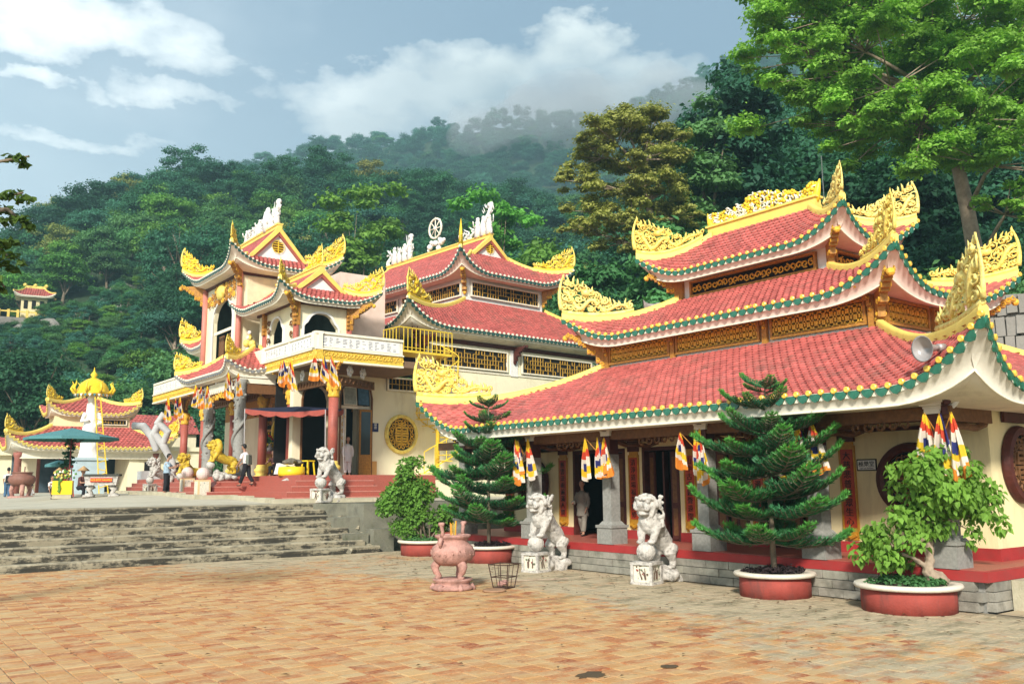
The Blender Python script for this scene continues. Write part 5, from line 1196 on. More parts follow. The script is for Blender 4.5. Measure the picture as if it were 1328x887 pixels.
# broad worn steps up to the terrace
st_mat = step_stone
def step_material():
    m = bpy.data.materials.new('worn_step_concrete'); m.use_nodes = True; nt = m.node_tree; L = nt.links.new; b = nt.nodes['Principled BSDF']; b.inputs['Roughness'].default_value = .92
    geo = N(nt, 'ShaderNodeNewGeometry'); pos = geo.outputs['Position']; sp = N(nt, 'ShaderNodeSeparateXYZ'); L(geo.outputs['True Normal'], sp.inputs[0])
    def nz(sc, det, rough, stretch=(1, 1, 1)):
        mp = N(nt, 'ShaderNodeMapping'); mp.inputs['Scale'].default_value = stretch; L(pos, mp.inputs[0]); n = N(nt, 'ShaderNodeTexNoise'); n.inputs['Scale'].default_value = sc; n.inputs['Detail'].default_value = det; n.inputs['Roughness'].default_value = rough; L(mp.outputs[0], n.inputs['Vector']); return n.outputs['Fac']
    def rng(v, a, c): n = N(nt, 'ShaderNodeMapRange'); n.inputs[1].default_value = a; n.inputs[2].default_value = c; L(v, n.inputs[0]); return n.outputs[0]
    a = nz(1.6, 8, .65); c = nz(.9, 9, .75, (.8, 1, 4)); d = nz(7, 6, .7)
    col = mixc(nt, rng(a, .35, .65), (.25, .21, .135), (.44, .38, .26)); col = mixc(nt, math_n(nt, 'MULTIPLY', rng(d, .45, .7), .35), col, (.3, .28, .18))
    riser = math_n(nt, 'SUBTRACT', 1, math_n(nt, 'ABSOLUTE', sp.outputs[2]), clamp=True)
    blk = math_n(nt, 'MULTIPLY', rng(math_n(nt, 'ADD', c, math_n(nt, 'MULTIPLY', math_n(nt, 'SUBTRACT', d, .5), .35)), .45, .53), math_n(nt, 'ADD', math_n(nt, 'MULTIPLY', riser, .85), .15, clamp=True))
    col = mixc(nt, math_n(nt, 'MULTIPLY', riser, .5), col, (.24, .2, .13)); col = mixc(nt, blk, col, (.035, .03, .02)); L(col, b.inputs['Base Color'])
    bp = N(nt, 'ShaderNodeBump'); bp.inputs['Strength'].default_value = .7; bp.inputs['Distance'].default_value = .03; L(math_n(nt, 'ADD', a, d), bp.inputs['Height']); L(bp.outputs[0], b.inputs['Normal']); return m
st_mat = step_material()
STEPS = tag_struct(empty('terrace_steps', (0, 28, 0))); STEPS['kind'] = 'structure'
def make_steps():
    n = 8; h = TZ / n; tr = .36; rn = random.Random(4)
    right = [14.8, 14.7, 14.55, 14.4, 14.1, 13.95, 14.0, 14.1]
    for k in range(n):
        x = -32 + rn.random(); xe = right[k] if k else 15.1; xe += .2
        while x < xe:
            w = min(rn.uniform(1.8, 3.6), xe - x)
            if xe - x - w < .6: w = xe - x
            nx = max(4, int(w / .22)); q = MB(); sd = rn.random() * 50; ch = lambda u, s: .012 * noise.noise(Vector((x + u * w, sd * 0 + k * 3.1, s * 7.7))) * 1.4
            yb = (n - k) * tr + .3 if k < n - 1 else .6; x0 = x
            prof = [(0, -.3), (0, h * .5), (0.0, h - .035), (.03, h), (yb, h)]
            def fn(u, v, prof=prof, x0=x0, w=w, k=k):
                i = int(round(v * 4)); yy, zz = prof[i]; e = ch(u, i)
                chip = .02 * max(0, noise.noise(Vector((x0 + u * w * 1.0, k * 5.3, 2.2))) - .18) * 3
                if i == 3: yy += chip; zz += e * .4
                if i == 2: zz -= chip * .8; yy += e
                if i == 1: yy += e
                return (u * w, yy, zz)
            q.grid(fn, nx, 4, 0)
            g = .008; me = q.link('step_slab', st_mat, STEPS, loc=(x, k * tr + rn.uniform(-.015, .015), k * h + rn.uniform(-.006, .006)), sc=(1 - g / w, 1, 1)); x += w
    # broken ends and rubble
    for k in range(26):
        q = MB(); s = rn.uniform(.08, .22); q.box((0, 0, 0), (s * 1.6, s, s * .8), 0, top=(.7, .8)); t = rn.random(); q.link('rubble_stone', st_mat, STEPS, loc=(14.2 + rn.random() * 1.2, t * 2.2 + rn.uniform(-.05, .1), t * 1.2 + .05), rot=(rn.random() * .4, rn.random() * .4, rn.random() * 6))
    q = MB(); q.bb(15.1, 30, .9, 3.4, -.3, 1.62); q.bb(15.2, 16.0, .3, .9, -.3, .75); q.bb(12.6, 30, 3.4, 3.62, .9, 1.66); q.bb(13.9, 15.1, 2.3, 3.4, -.3, 1.615); q.bb(14.1, 15.1, 1.2, 2.3, -.3, 1.15); q.bb(14.2, 15.1, .5, 1.2, -.3, .62); q.link('retaining_wall', mat('mossy_retaining_wall', (.2, .19, .14), .95, .3, 3, .8, 20, dirt=(.04, .05, .02), dscale=1.5, damt=.8), STEPS)
make_steps()
ter_mat = mat('terrace_concrete', (.5, .45, .34), .9, .1, 1.2, .3, 25, dirt=(.36, .31, .22), dscale=.5, damt=.6, coord='World')
b = MB(); b.grid(lambda u, v: (-40 + 64 * u, 30.9 + 45 * v ** 1.5, terr_z(-40 + 64 * u, 30.9 + 45 * v ** 1.5)), 64, 40); tag_struct(b.link('terrace', ter_mat, None, True))

def litter():
    g = np.random.default_rng(8); n = 420; x = g.uniform(2, 16, n); y = g.uniform(7, 27.5, n); x = np.where(g.random(n) < .6, 16 - np.abs(g.normal(0, 2.2, n)), x); a = g.uniform(0, 6.28, n); s = g.uniform(.02, .05, n); z = .03 + g.uniform(0, .01, n)
    V = np.stack([np.stack([x + s * np.cos(a + t) * k, y + s * np.sin(a + t) * k, z + h], 1) for t, k, h in ((0, 1.3, 0), (1.57, .6, .012), (3.14, 1.3, .004), (4.71, .6, .014))], 1).reshape(-1, 3)
    q = n; me = bpy.data.meshes.new('fallen_leaves'); me.vertices.add(4 * q); me.vertices.foreach_set('co', V.astype(np.float32).ravel()); me.loops.add(4 * q); me.polygons.add(q); me.loops.foreach_set('vertex_index', np.arange(4 * q, dtype=np.int32)); me.polygons.foreach_set('loop_start', np.arange(0, 4 * q, 4, dtype=np.int32)); me.polygons.foreach_set('loop_total', np.full(q, 4, np.int32)); me.materials.append(mat('dead_leaf', (.14, .075, .03), .8, .4, 3)); me.update()
    o = put('fallen_leaves', me); o['kind'] = 'stuff'
litter()
# ================================================================ hills and vegetation
def ray_at(px, py, depth):
    """point seen at that pixel of the photograph, depth metres in front of the camera"""
    v = _M @ np.array([(px - _cx) / _F, -(py - _cy) / _F, 1]) * depth; return Vector((v[0], v[1], v[2] + EYE))
def interp(x, pts):
    if x <= pts[0][0]: return pts[0][1]
    for (a, b_), (c, d) in zip(pts, pts[1:]):
        if x <= c: return b_ + (d - b_) * (x - a) / (c - a)
    return pts[-1][1]
NEAR = sorted((px_dir(px, py)) for px, py in ((-300, 470), (0, 365), (60, 322), (110, 300), (160, 282), (225, 262), (320, 268), (380, 266), (470, 276), (560, 280), (700, 300), (850, 290), (1000, 235), (1150, 170), (1330, 120), (1500, 90)))
FAR = sorted((px_dir(px, py)) for px, py in ((-300, 470), (100, 330), (250, 262), (330, 228), (380, 212), (420, 200), (500, 196), (560, 190), (620, 176), (680, 168), (760, 166), (850, 135), (1000, 75), (1300, 50)))
AZC = math.atan2(_M[0][2], _M[1][2])
def sstep(t): t = max(0, min(1, t)); return t * t * (3 - 2 * t)
def ground_h(a, r):
    right = sstep((a - R(40)) / R(12)); r0 = 74 - 33 * right; r1 = 205 - 60 * right
    hn = r1 * math.tan(interp(a, NEAR)) + EYE
    x, y = r * math.sin(a), r * math.cos(a)
    nz = noise.noise(Vector((x * .02, y * .02, 1))) * .8 + noise.noise(Vector((x * .06, y * .06, 5))) * .3
    t = (r - r0) / (r1 - r0)
    h = -.4
    if t > 0:
        h = -.4 + hn * min(t, 1) ** 1.0 + nz * 7 * min(1, t * 2) * min(1, (max(0, 1.6 - t)))
        if t > 1: h -= (t - 1) * 26
    rf0, rf1 = 290, 640
    if r > rf0:
        hf = (rf1 * math.tan(interp(a, FAR)) + EYE); t2 = (r - rf0) / (rf1 - rf0)
        h2 = hf * min(1, t2) ** .9 + nz * 16 * min(1, t2 * 2) * min(1, max(0, 1.15 - t2) * 5) - max(0, t2 - 1) * 220
        if r < 420: h = max(h, h2)
        else: h = h2
    return max(h, -.4)
forest_floor = mat('forest_floor', (.03, .055, .022), .95, .4, .15, .5, 2, coord='World', dirt=(.05, .045, .03), dscale=.08, damt=.6)
def build_hills():
    rs = [38 + 4 * i for i in range(44)] + [214 + 9 * i for i in range(62)]; na = 150; a0, a1 = AZC - R(48), AZC + R(62)
    vs = []
    for i in range(na + 1):
        a = a0 + (a1 - a0) * i / na
        for r in rs: vs.append((r * math.sin(a), r * math.cos(a), ground_h(a, r)))
    m = len(rs); b = MB(); b.add(vs, [(i * m + j, (i + 1) * m + j, (i + 1) * m + j + 1, i * m + j + 1) for i in range(na) for j in range(m - 1)]); tag_struct(b.link('hills', forest_floor, None, True))
build_hills()
def leaf_mat(name, col, var=.35, trans=.3, rnd=.3, sc=.5):
    if name in MATS: return MATS[name]
    return mat(name, col, .6, var, sc, rnd=rnd, trans=trans, spec=.2)
LF = {'teal': leaf_mat('teal_green_leaves', (.06, .185, .12)), 'deep': leaf_mat('deep_green_leaves', (.042, .14, .068)), 'mid': leaf_mat('mid_green_leaves', (.085, .215, .07)), 'bright': leaf_mat('bright_green_leaves', (.13, .29, .045)),
      'olive': leaf_mat('olive_leaves', (.36, .38, .09)), 'dry': leaf_mat('dry_leaves', (.2, .17, .09))}
def leaf_cloud(centres, n, size, seed, up=.45, thick=.35, squash=.75, flatness=1.0, elong=1.5):
    """many small bent leaves on irregular lobes; returns (verts, nfaces) arrays"""
    g = np.random.default_rng(seed); C_ = np.array([c[:3] for c in centres]); Rr = np.array([c[3] for c in centres]); pr = Rr ** 2; pr /= pr.sum()
    k = g.choice(len(C_), n, p=pr); d = g.normal(size=(n, 3)); d[:, 2] = np.abs(d[:, 2]) * .9 + d[:, 2] * .25; d /= np.linalg.norm(d, axis=1)[:, None]
    rad = Rr[k] * (1 - thick * g.random(n) ** 1.6 + .55 * g.random(n) ** 5) * (1 + .22 * np.sin(d[:, 0] * 7 + k) * np.cos(d[:, 1] * 6 + k * 2) + .12 * np.sin(d[:, 2] * 11 + k))
    P = C_[k] + d * rad[:, None] * np.array([1, 1, squash])
    nm = d * .7 + np.array([0, 0, up]) + g.normal(size=(n, 3)) * .45; nm /= np.linalg.norm(nm, axis=1)[:, None]
    t = np.cross(nm, g.normal(size=(n, 3))); t /= np.linalg.norm(t, axis=1)[:, None]; s = np.cross(nm, t); sz = size * g.uniform(.6, 1.4, n)[:, None]
    V = np.stack([P - t * sz * elong * .5, P + s * sz * .45 - nm * sz * .12 * 0 + t * sz * .1, P + t * sz * elong * .5 - nm * sz * .25, P - s * sz * .45 + t * sz * .1], 1)
    return V.reshape(-1, 3)
def quads_mesh(V, name, m, extra=None):
    n = len(V) // 4; me = bpy.data.meshes.new(name); me.vertices.add(len(V)); me.vertices.foreach_set('co', V.astype(np.float32).ravel())
    me.loops.add(4 * n); me.polygons.add(n); me.loops.foreach_set('vertex_index', np.arange(4 * n, dtype=np.int32)); me.polygons.foreach_set('loop_start', np.arange(0, 4 * n, 4, dtype=np.int32))
    me.polygons.foreach_set('loop_total', np.full(n, 4, np.int32)); me.materials.append(m); me.update(); me.validate(); return me
def tree_kind(key, H, cr, n, size, seed, leafm, style='round', trunk_r=.3, barkm=None, lobes=12, bare=.45, limbs=True):
    rn = random.Random(seed); cs = []
    for i in range(lobes):
        a = rn.random() * 2 * PI; q = rn.random() ** .5
        if style == 'round': x, y = cr * .62 * q * math.cos(a), cr * .62 * q * math.sin(a); z = H * (bare + .1 + (1 - bare - .16) * rn.random() * (1 - .35 * q)); rr = cr * (rn.uniform(.32, .52) if lobes < 22 else rn.uniform(.2, .4))
        elif style == 'umbrella': x, y = cr * .78 * q * math.cos(a), cr * .78 * q * math.sin(a); z = H * (.84 - .26 * q * q * rn.random() - .1 * rn.random()); rr = cr * rn.uniform(.22, .36)
        elif style == 'tall': x, y = cr * .6 * q * math.cos(a), cr * .6 * q * math.sin(a); z = H * (.3 + .62 * i / lobes); rr = cr * rn.uniform(.4, .6) * (1 - .35 * i / lobes)
        else: x, y = cr * .85 * q * math.cos(a), cr * .85 * q * math.sin(a); z = H * (bare + (1 - bare) * rn.random()); rr = cr * rn.uniform(.2, .32)
        cs.append((x, y, z, rr))
    V = leaf_cloud(cs, n, size, seed, squash=.7 if style in ('umbrella', 'layer') else .85, thick=.55)
    crown = quads_mesh(V, 'crown', leafm)
    b = MB(); lean = rn.uniform(-.05, .05) * H
    b.tube([(lean * t * t, 0, H * bare * 1.35 * t) for t in (0, .3, .6, 1)], [trunk_r * 1.25, trunk_r, trunk_r * .8, trunk_r * .6], 7)
    for (x, y, z, rr) in cs[:9]:
        z0 = H * bare * rn.uniform(.7, 1.25); b.tube([(lean * .6, 0, z0), (x * .45 + lean * .3, y * .45, z0 + (z - z0) * .6), (x, y, z)], [trunk_r * .5, trunk_r * .3, trunk_r * .1], 5)
        if limbs:
            for q in range(2): b.tube([(x * .45 + lean * .3, y * .45, z0 + (z - z0) * .6), (x * .7 + rn.uniform(-1, 1) * rr, y * .7 + rn.uniform(-1, 1) * rr, z + rr * .6)], [trunk_r * .2, trunk_r * .06], 4)
    return crown, b.mesh('trunk', barkm or bark, True)
def sculpt_tree(name, base, trunk_px, d, lobes, n, size, leafm, label, seed, tr=.35, barkm=None, sub=5, spread=.5, lobe=.5, squash=.5, dz=None):
    b0 = ray_at(*base); g = ground_h(math.atan2(b0.x, b0.y), math.hypot(b0.x, b0.y)) if dz is None else dz
    e = empty(name, (b0.x, b0.y, g), 0, label, 'tree'); o = e.location.copy(); L_ = lambda p: tuple(p - o); rn = random.Random(seed)
    T = [Vector((b0.x, b0.y, g))] + [ray_at(x, y, d) for x, y in trunk_px]; b = MB(); m = len(T); b.tube([L_(p) for p in T], [tr * (1.15 - .8 * i / (m - 1)) for i in range(m)], 10); b.link('trunk', barkm or pale_bark, e, True)
    cs = []; b = MB()
    for (px, py, dd, r) in lobes:
        c = ray_at(px, py, d + dd); st = min(T[1:], key=lambda q: (q - c).length + (6 if q.z > c.z - .5 else 0)); mid = st.lerp(c, .55) + Vector((0, 0, rn.uniform(.0, .5)))
        b.tube([L_(st), L_(mid), L_(c)], [tr * .38, tr * .22, tr * .07], 6)
        for q in range(sub):
            cc = c + Vector((rn.gauss(0, 1) * r * spread, rn.gauss(0, 1) * r * spread, rn.gauss(0, 1) * r * spread * .6)); b.tube([L_(mid.lerp(c, .5)), L_(cc)], [tr * .1, .015], 4); cs.append((*L_(cc), r * lobe * rn.uniform(.7, 1.25)))
    b.link('limbs', barkm or pale_bark, e, True); put('crown', quads_mesh(leaf_cloud(cs, n, size, seed, up=.6, squash=squash, thick=1.0), 'crown', leafm), e); return e
def plant_tree(kind, loc, sc, rz, label, cat='tree', group=None, name='hillside_tree'):
    e = empty(name, loc, rz, label, cat, group); e.scale = (sc, sc, sc * 1.0)
    put('crown', kind[0], e); put('trunk', kind[1], e); return e
HK = []
for i, (lf, st, H, cr, be) in enumerate((('teal', 'round', 9, 4.4, .3), ('deep', 'round', 10, 4.6, .3), ('mid', 'round', 8.5, 4.2, .25), ('teal', 'umbrella', 9.5, 5.0, .45), ('deep', 'layer', 10, 4.4, .25), ('mid', 'round', 9, 4.8, .3), ('teal', 'layer', 9, 4.4, .25), ('bright', 'round', 8, 4.0, .25), ('olive', 'layer', 8.5, 4.0, .3))):
    HK.append(tree_kind(i, H, cr, 7000, .235, 100 + i, LF[lf], st, .24, pale_bark if i % 3 == 0 else bark, 26 if st != 'layer' else 44, be))
WORDS = ['bluish green round tree', 'deep green dense tree', 'mid green bushy tree', 'flat topped dusky tree', 'dark layered tree', 'broad green tree', 'dusky layered tree', 'bright green bushy tree', 'olive brown tree']
def hill_forest():
    rn = random.Random(12); pts = []
    r = 84
    while r < 232:
        a = AZC - R(34); step = 4.6 + r * .008
        while a < AZC + R(44):
            aa = a + rn.uniform(-.4, .4) * step / r; rr = r + rn.uniform(-.5, .5) * step
            if aa < R(46) or rr > 70: pts.append((rr, aa))
            a += step / r
        r += step * .78
    rn.shuffle(pts); pts.sort(key=lambda p: p[0])
    ind = []; rest = []
    f_ = [0.13, .15, .15, .12, .1, .1, .1, .1, .05]
    for (r, a) in pts:
        q = rn.random(); k = 0
        while k < 8 and q > f_[k]: q -= f_[k]; k += 1
        clus = noise.noise(Vector((r * math.sin(a) * .03, r * math.cos(a) * .03, 9)))
        if clus > .25: k = 7 if rn.random() < .35 else 2
        if clus < -.25: k = 1 if rn.random() < .6 else 4
        z = ground_h(a, r) - .4; p = (r * math.sin(a), r * math.cos(a), z, rn.uniform(.75, 1.35), rn.random() * 6.28, k)
        # individuals: trees whose crown the photo can show
        top = (z + 8 - EYE) / r; ang = a - AZC
        px = 664 + 1155 * math.tan(ang)
        vis = (px < 700 and top > math.tan(R(2)))
        (ind if vis and len(ind) < 285 else rest).append(p)
    return ind, rest
ind, rest = hill_forest()
def proj(p):
    v = np.array([p[0], p[1], p[2] - EYE]) @ _M; return _cx + _F * v[0] / v[2], _cy - _F * v[1] / v[2]
ZN = ((55, 'at the far left edge'), (125, 'behind the domed statue'), (185, 'by the rock fall'), (240, 'left of the entrance pavilion'), (300, 'behind the tall left gable'), (350, 'above the pavilion figures'), (420, 'behind the small balcony gable'), (500, 'between the two temples'), (570, 'behind the ridge wheel'), (9999, 'right of the temple ridge'))
HT = ((1.0, 'low down'), (.8, 'fairly low'), (.6, 'at mid slope'), (.4, 'high up'), (.2, 'near the crest'))
def march(px, py):
    d = 75
    while d < 260:
        p = ray_at(px, py, d)
        if p.z <= ground_h(math.atan2(p.x, p.y), math.hypot(p.x, p.y)): break
        d += 1.5
    return math.hypot(p.x, p.y)
RS, RB = march(42, 418) + 3, march(155, 385) + 3; print('shrine r', RS, RB)
def hides(x, y, z, s):
    px, py = proj((x, y, z + 11 * s)); r = math.hypot(x, y); return (-60 < px < 120 and py < 420 and r < RS) or (105 < px < 205 and py < 402 and r < RB)
def low(p): return (p[0], p[1], p[2], .34, p[4], p[5]) if hides(*p[:4]) else p
ind = [low(p) for p in ind]
for i, (x, y, z, s, rz, k) in enumerate(ind):
    px, py = proj((x, y, z + 7)); zt = next(t for lim, t in ZN if px < lim); q = (math.hypot(x, y) - 84) / 110; ht = HT[min(4, int(q * 5))][1]; sz = 'small ' if s < .95 else ('large ' if s > 1.15 else '')
    lab = sz + WORDS[k] + ' ' + ht + ' ' + zt; plant_tree(HK[k], (x, y, z), s, rz, lab, 'tree', 'trees on the wooded slope: ' + lab)
# ---- far-off wood as one mass, instanced by geometry nodes
def forest_mass(name, pts, kinds, seed=0):
    me = bpy.data.meshes.new(name); me.from_pydata([(p[0], p[1], p[2]) for p in pts], [], []); o = bpy.data.objects.new(name, me); COL.objects.link(o); o['kind'] = 'stuff'
    for nm, vals in (('sc', [p[3] for p in pts]), ('rz', [p[4] for p in pts])):
        at = me.attributes.new(nm, 'FLOAT', 'POINT'); at.data.foreach_set('value', vals)
    at = me.attributes.new('kd', 'INT', 'POINT'); at.data.foreach_set('value', [p[5] for p in pts])
    ng = bpy.data.node_groups.new(name + '_nodes', 'GeometryNodeTree'); ng.interface.new_socket('Geometry', in_out='INPUT', socket_type='NodeSocketGeometry'); ng.interface.new_socket('Geometry', in_out='OUTPUT', socket_type='NodeSocketGeometry')
    gi = N(ng, 'NodeGroupInput'); go = N(ng, 'NodeGroupOutput'); j = N(ng, 'GeometryNodeJoinGeometry'); L = ng.links.new
    ks = sorted(set(p[5] for p in pts)); 
    a3 = N(ng, 'GeometryNodeInputNamedAttribute', data_type='INT'); a3.inputs[0].default_value = 'kd'
    a1 = N(ng, 'GeometryNodeInputNamedAttribute', data_type='FLOAT'); a1.inputs[0].default_value = 'sc'
    a2 = N(ng, 'GeometryNodeInputNamedAttribute', data_type='FLOAT'); a2.inputs[0].default_value = 'rz'
    cx = N(ng, 'ShaderNodeCombineXYZ'); L(a2.outputs[0], cx.inputs[2])
    for k in ks:
        oi = N(ng, 'GeometryNodeObjectInfo', transform_space='ORIGINAL'); oi.inputs[0].default_value = kinds[k]; oi.inputs[1].default_value = True
        cp = N(ng, 'FunctionNodeCompare', data_type='INT', operation='EQUAL'); L(a3.outputs[0], cp.inputs[2]); cp.inputs[3].default_value = k
        ip = N(ng, 'GeometryNodeInstanceOnPoints'); L(gi.outputs[0], ip.inputs['Points']); L(cp.outputs[0], ip.inputs['Selection']); L(oi.outputs['Geometry'], ip.inputs['Instance']); L(cx.outputs[0], ip.inputs['Rotation']); L(a1.outputs[0], ip.inputs['Scale'])
        L(ip.outputs[0], j.inputs[0])
    L(j.outputs[0], go.inputs[0]); md = o.modifiers.new('n', 'NODES'); md.node_group = ng; return o
# the crowns already planted serve as the pattern of the mass
kinds = {}
for e in [o for o in COL.objects if o.name.startswith('crown')]:
    for k in range(9):
        if e.data == HK[k][0] and k not in kinds: kinds[k] = e
rest = [low(p) for p in rest if p[5] in kinds]
rq2 = random.Random(9)
for k_ in range(420):
    a_ = px_dir(rq2.uniform(-60, 215), 400)[0]; r_ = rq2.uniform(80, max(RS, RB) + 8); rest.append((r_ * math.sin(a_), r_ * math.cos(a_), ground_h(a_, r_) - .9, rq2.uniform(.22, .36), rq2.random() * 6, rq2.choice((1, 2, 5, 7, 0))))
rest = [p for p in rest if p[5] in kinds]
forest_mass('wooded_slope', rest, kinds)
rn = random.Random(77); farp = []
r = 300
while r < 690:
    a = AZC - R(30); step = 8.5 + (r - 300) * .008
    while a < AZC + R(36):
        aa = a + rn.uniform(-.45, .45) * step / r; rr = r + rn.uniform(-.5, .5) * step; k = rn.choice((0, 0, 1, 1, 2, 3, 4, 6)); farp.append((rr * math.sin(aa), rr * math.cos(aa), ground_h(aa, rr) - .6, rn.uniform(1.0, 1.75), rn.random() * 6.28, k)); a += step / r
    r += step * .95
farp = [p for p in farp if p[5] in kinds]
forest_mass('mountain_forest', farp, kinds)
print('trees', len(ind), len(rest), len(farp))

# ---------------------------------------------------------------- named nearer trees
def gz(p): return ground_h(math.atan2(p[0], p[1]), math.hypot(p[0], p[1]))
def near_tree(px, top_py, depth, cr, kind_style, leafm, n, size, seed, label, trunk_r=.35, barkm=None, lobes=16, bare=.4, name='forest_tree', base=None):
    t = ray_at(px, top_py, depth); g = gz(t) if base is None else base; H = t.z - g
    kd = tree_kind(seed, H, cr, n, size, seed, leafm, kind_style, trunk_r, barkm, lobes, bare); return plant_tree(kd, (t.x, t.y, g), 1, 0, label, 'tree', None, name)
near_tree(945, 52, 66, 5.6, 'round', LF['deep'], 26000, .3, 31, 'tall dark green tree rising behind the middle of the hall', .45, bark, 52, .3)
near_tree(905, 90, 62, 3.6, 'round', LF['mid'], 13000, .26, 32, 'mid green tree with pale new leaves in front of the tall dark tree', .3, bark, 36, .3)
sculpt_tree('forest_tree', (852, 420, 58), ((852, 330), (848, 300), (840, 262), (832, 225)), 58, [(x, y, dd, r) for (x, y, dd, r) in ((812, 165, 0, 1.5), (845, 158, 1, 1.6), (790, 180, -1, 1.4), (860, 185, 0, 1.5), (765, 205, 0, 1.4), (800, 212, 1, 1.4), (835, 205, -1, 1.5), (872, 215, 0, 1.3), (755, 232, 0, 1.1), (785, 245, 0, 1.4), (825, 245, -1, 1.2), (868, 250, 0, 1.3), (770, 275, 0, 1.3), (810, 285, -1, 1.4), (850, 280, 0, 1.1), (880, 285, 0, 1.0), (795, 312, 0, 1.2), (835, 318, 0, 1.1), (760, 300, 0, .9))], 52000, .15, LF['olive'], 'olive yellow layered tree with bare spreading branches left of the tall dark tree', 33, .36, sub=12, lobe=.42, spread=.62, squash=.75)
near_tree(1010, 150, 70, 5.2, 'round', LF['deep'], 17000, .32, 34, 'deep green tree right of the tall dark tree above the hall ridge', .4, bark, 40, .3)
near_tree(1090, 165, 66, 5.5, 'round', LF['deep'], 17000, .32, 35, 'shadowed tree right behind the highest ridge dragon', .4, bark, 40, .25)
near_tree(1180, 190, 62, 5.5, 'round', LF['deep'], 17000, .32, 36, 'dark tree in the shade under the great overhanging crown', .4, bark, 40, .25)
near_tree(1290, 180, 60, 5.5, 'round', LF['deep'], 17000, .32, 37, 'dark tree behind the leaning pale trunk at the edge of the wood', .4, bark, 40, .25)
near_tree(760, 275, 60, 4.0, 'round', LF['mid'], 12000, .26, 38, 'leafy green tree left of the hall roof below the olive tree', .3, bark, 36, .2)
near_tree(690, 262, 76, 4.6, 'round', LF['bright'], 12000, .3, 39, 'bright green tree behind the right corner of the great temple roof', .3, bark, 40, .25)
near_tree(640, 255, 84, 4.4, 'layer', LF['bright'], 10000, .3, 40, 'fresh green layered tree above the great temple ridge', .3, bark, 52, .35)
near_tree(800, 330, 54, 3.6, 'round', LF['deep'], 11000, .26, 41, 'dark leafy tree just behind the left end of the hall roofs', .3, bark, 32, .15)
near_tree(870, 260, 56, 3.6, 'round', LF['mid'], 12000, .26, 42, 'green tree behind the left top roof of the hall', .3, pale_bark, 32, .4)
near_tree(475, 250, 92, 4.8, 'layer', LF['bright'], 10000, .32, 43, 'bright green tree with thin upright branches between the two temples', .25, pale_bark, 52, .35)
near_tree(430, 290, 88, 4.2, 'round', LF['mid'], 9000, .32, 44, 'yellowish green tree behind the small gabled balcony roof', .25, bark, 32, .3)
near_tree(520, 320, 84, 3.4, 'round', LF['bright'], 8000, .28, 45, 'low bright green tree under the white ridge figures', .25, bark, 28, .2)
# dense dark understorey on the right slope
un = []; rr_ = random.Random(6)
for k in range(150):
    p = ray_at(rr_.uniform(720, 1500), 400, rr_.uniform(48, 80)); g = gz(p); un.append((p.x, p.y, g - .5, rr_.uniform(.55, .9), rr_.random() * 6, rr_.choice((1, 1, 4, 2))))
un = [p for p in un if p[5] in kinds]; forest_mass('understorey', un, kinds)
# undergrowth just beyond the retaining wall
b_ = []
for k in range(60):
    p = ray_at(rr_.uniform(1150, 1500), 345, rr_.uniform(38, 46)); b_.append((p.x, p.y, rr_.uniform(8.6, 11.0), rr_.uniform(.9, 1.8)))
o = put('slope_undergrowth', quads_mesh(leaf_cloud(b_, 26000, .2, 5), 'slope_undergrowth', LF['mid'])); o['kind'] = 'stuff'
b = MB(); p0, p1 = ray_at(1285, 500, 34), ray_at(1420, 500, 32)
def wallp(u, v): p = p0.lerp(p1, u); return (p.x + .12 * noise.noise(Vector((u * 20, v * 9, 0))), p.y + 1.2 * v, -.3 + v * 9.6 + .1 * noise.noise(Vector((u * 30, v * 14, 3))))
b.grid(wallp, 30, 20); q = b.link('stone_retaining_wall', rock, None); tag(q, 'grey rubble retaining wall below the wood at the far corner of the hall', 'wall')
rn9 = random.Random(4); wl = (p1 - p0).length / 9; wa = math.atan2(p1.y - p0.y, p1.x - p0.x)
for j in range(12):
    for i in range(10):
        u, v = (i + .5 * (j % 2)) / 9, (j + .5) / 12; p = Vector(wallp(min(1, u), v)); b = MB(); b.box((0, 0, 0), (wl * rn9.uniform(.86, .97), .34, .8 * rn9.uniform(.86, .96)), 0, top=(.96, .8))
        put('stone', b.mesh('stone', rock), q, tuple(p - Vector((0, .02, 0))), rot=(rn9.uniform(-.05, .05), rn9.uniform(-.03, .03), wa + rn9.uniform(-.04, .04)))
pt = ray_at(1069, 262, 48); b = MB(); b.tube([(0, 0, 0), (0, 0, 2.6)], .03, 6); o = b.link('antenna_mast', white_paint, None, loc=pt); tag(o, 'thin white mast rising behind the ridge of the hall', 'mast')


# ---- great overhanging tree with the leaning pale trunk
sculpt_tree('overhanging_tree', (1276, 420, 43), ((1272, 400), (1268, 345), (1255, 275), (1240, 205), (1228, 130), (1215, 60), (1205, -10)), 43, [(1040, 15, -1, 2.4), (1090, 50, -2, 2.3), (1065, 95, -1, 1.7), (1130, 95, -3, 2.2), (1150, 25, 1, 2.6), (1200, 70, 0, 2.4), (1260, 25, -1, 2.6), (1310, 70, -2, 2.4), (1180, 150, -3, 2.1), (1265, 140, -4, 2.2), (1130, 165, -2, 1.8), (1300, 205, -4, 2.0), (1090, 150, -1, 1.6), (1340, 10, 1, 2.6), (1320, 140, -3, 2.0), (1030, -20, 1, 2.2), (1110, -30, 1, 2.4), (1230, -40, 1, 2.4), (1060, 130, 0, 1.1), (1025, 60, -1, 1.0), (1315, 260, -4, 1.0)], 200000, .14, leaf_mat('feathery_leaves', (.165, .36, .055), .35, .4), 'great feathery bright green tree with a leaning pale trunk over the hall', 8, .42, sub=18, spread=.78, lobe=.33, squash=.85, dz=4)
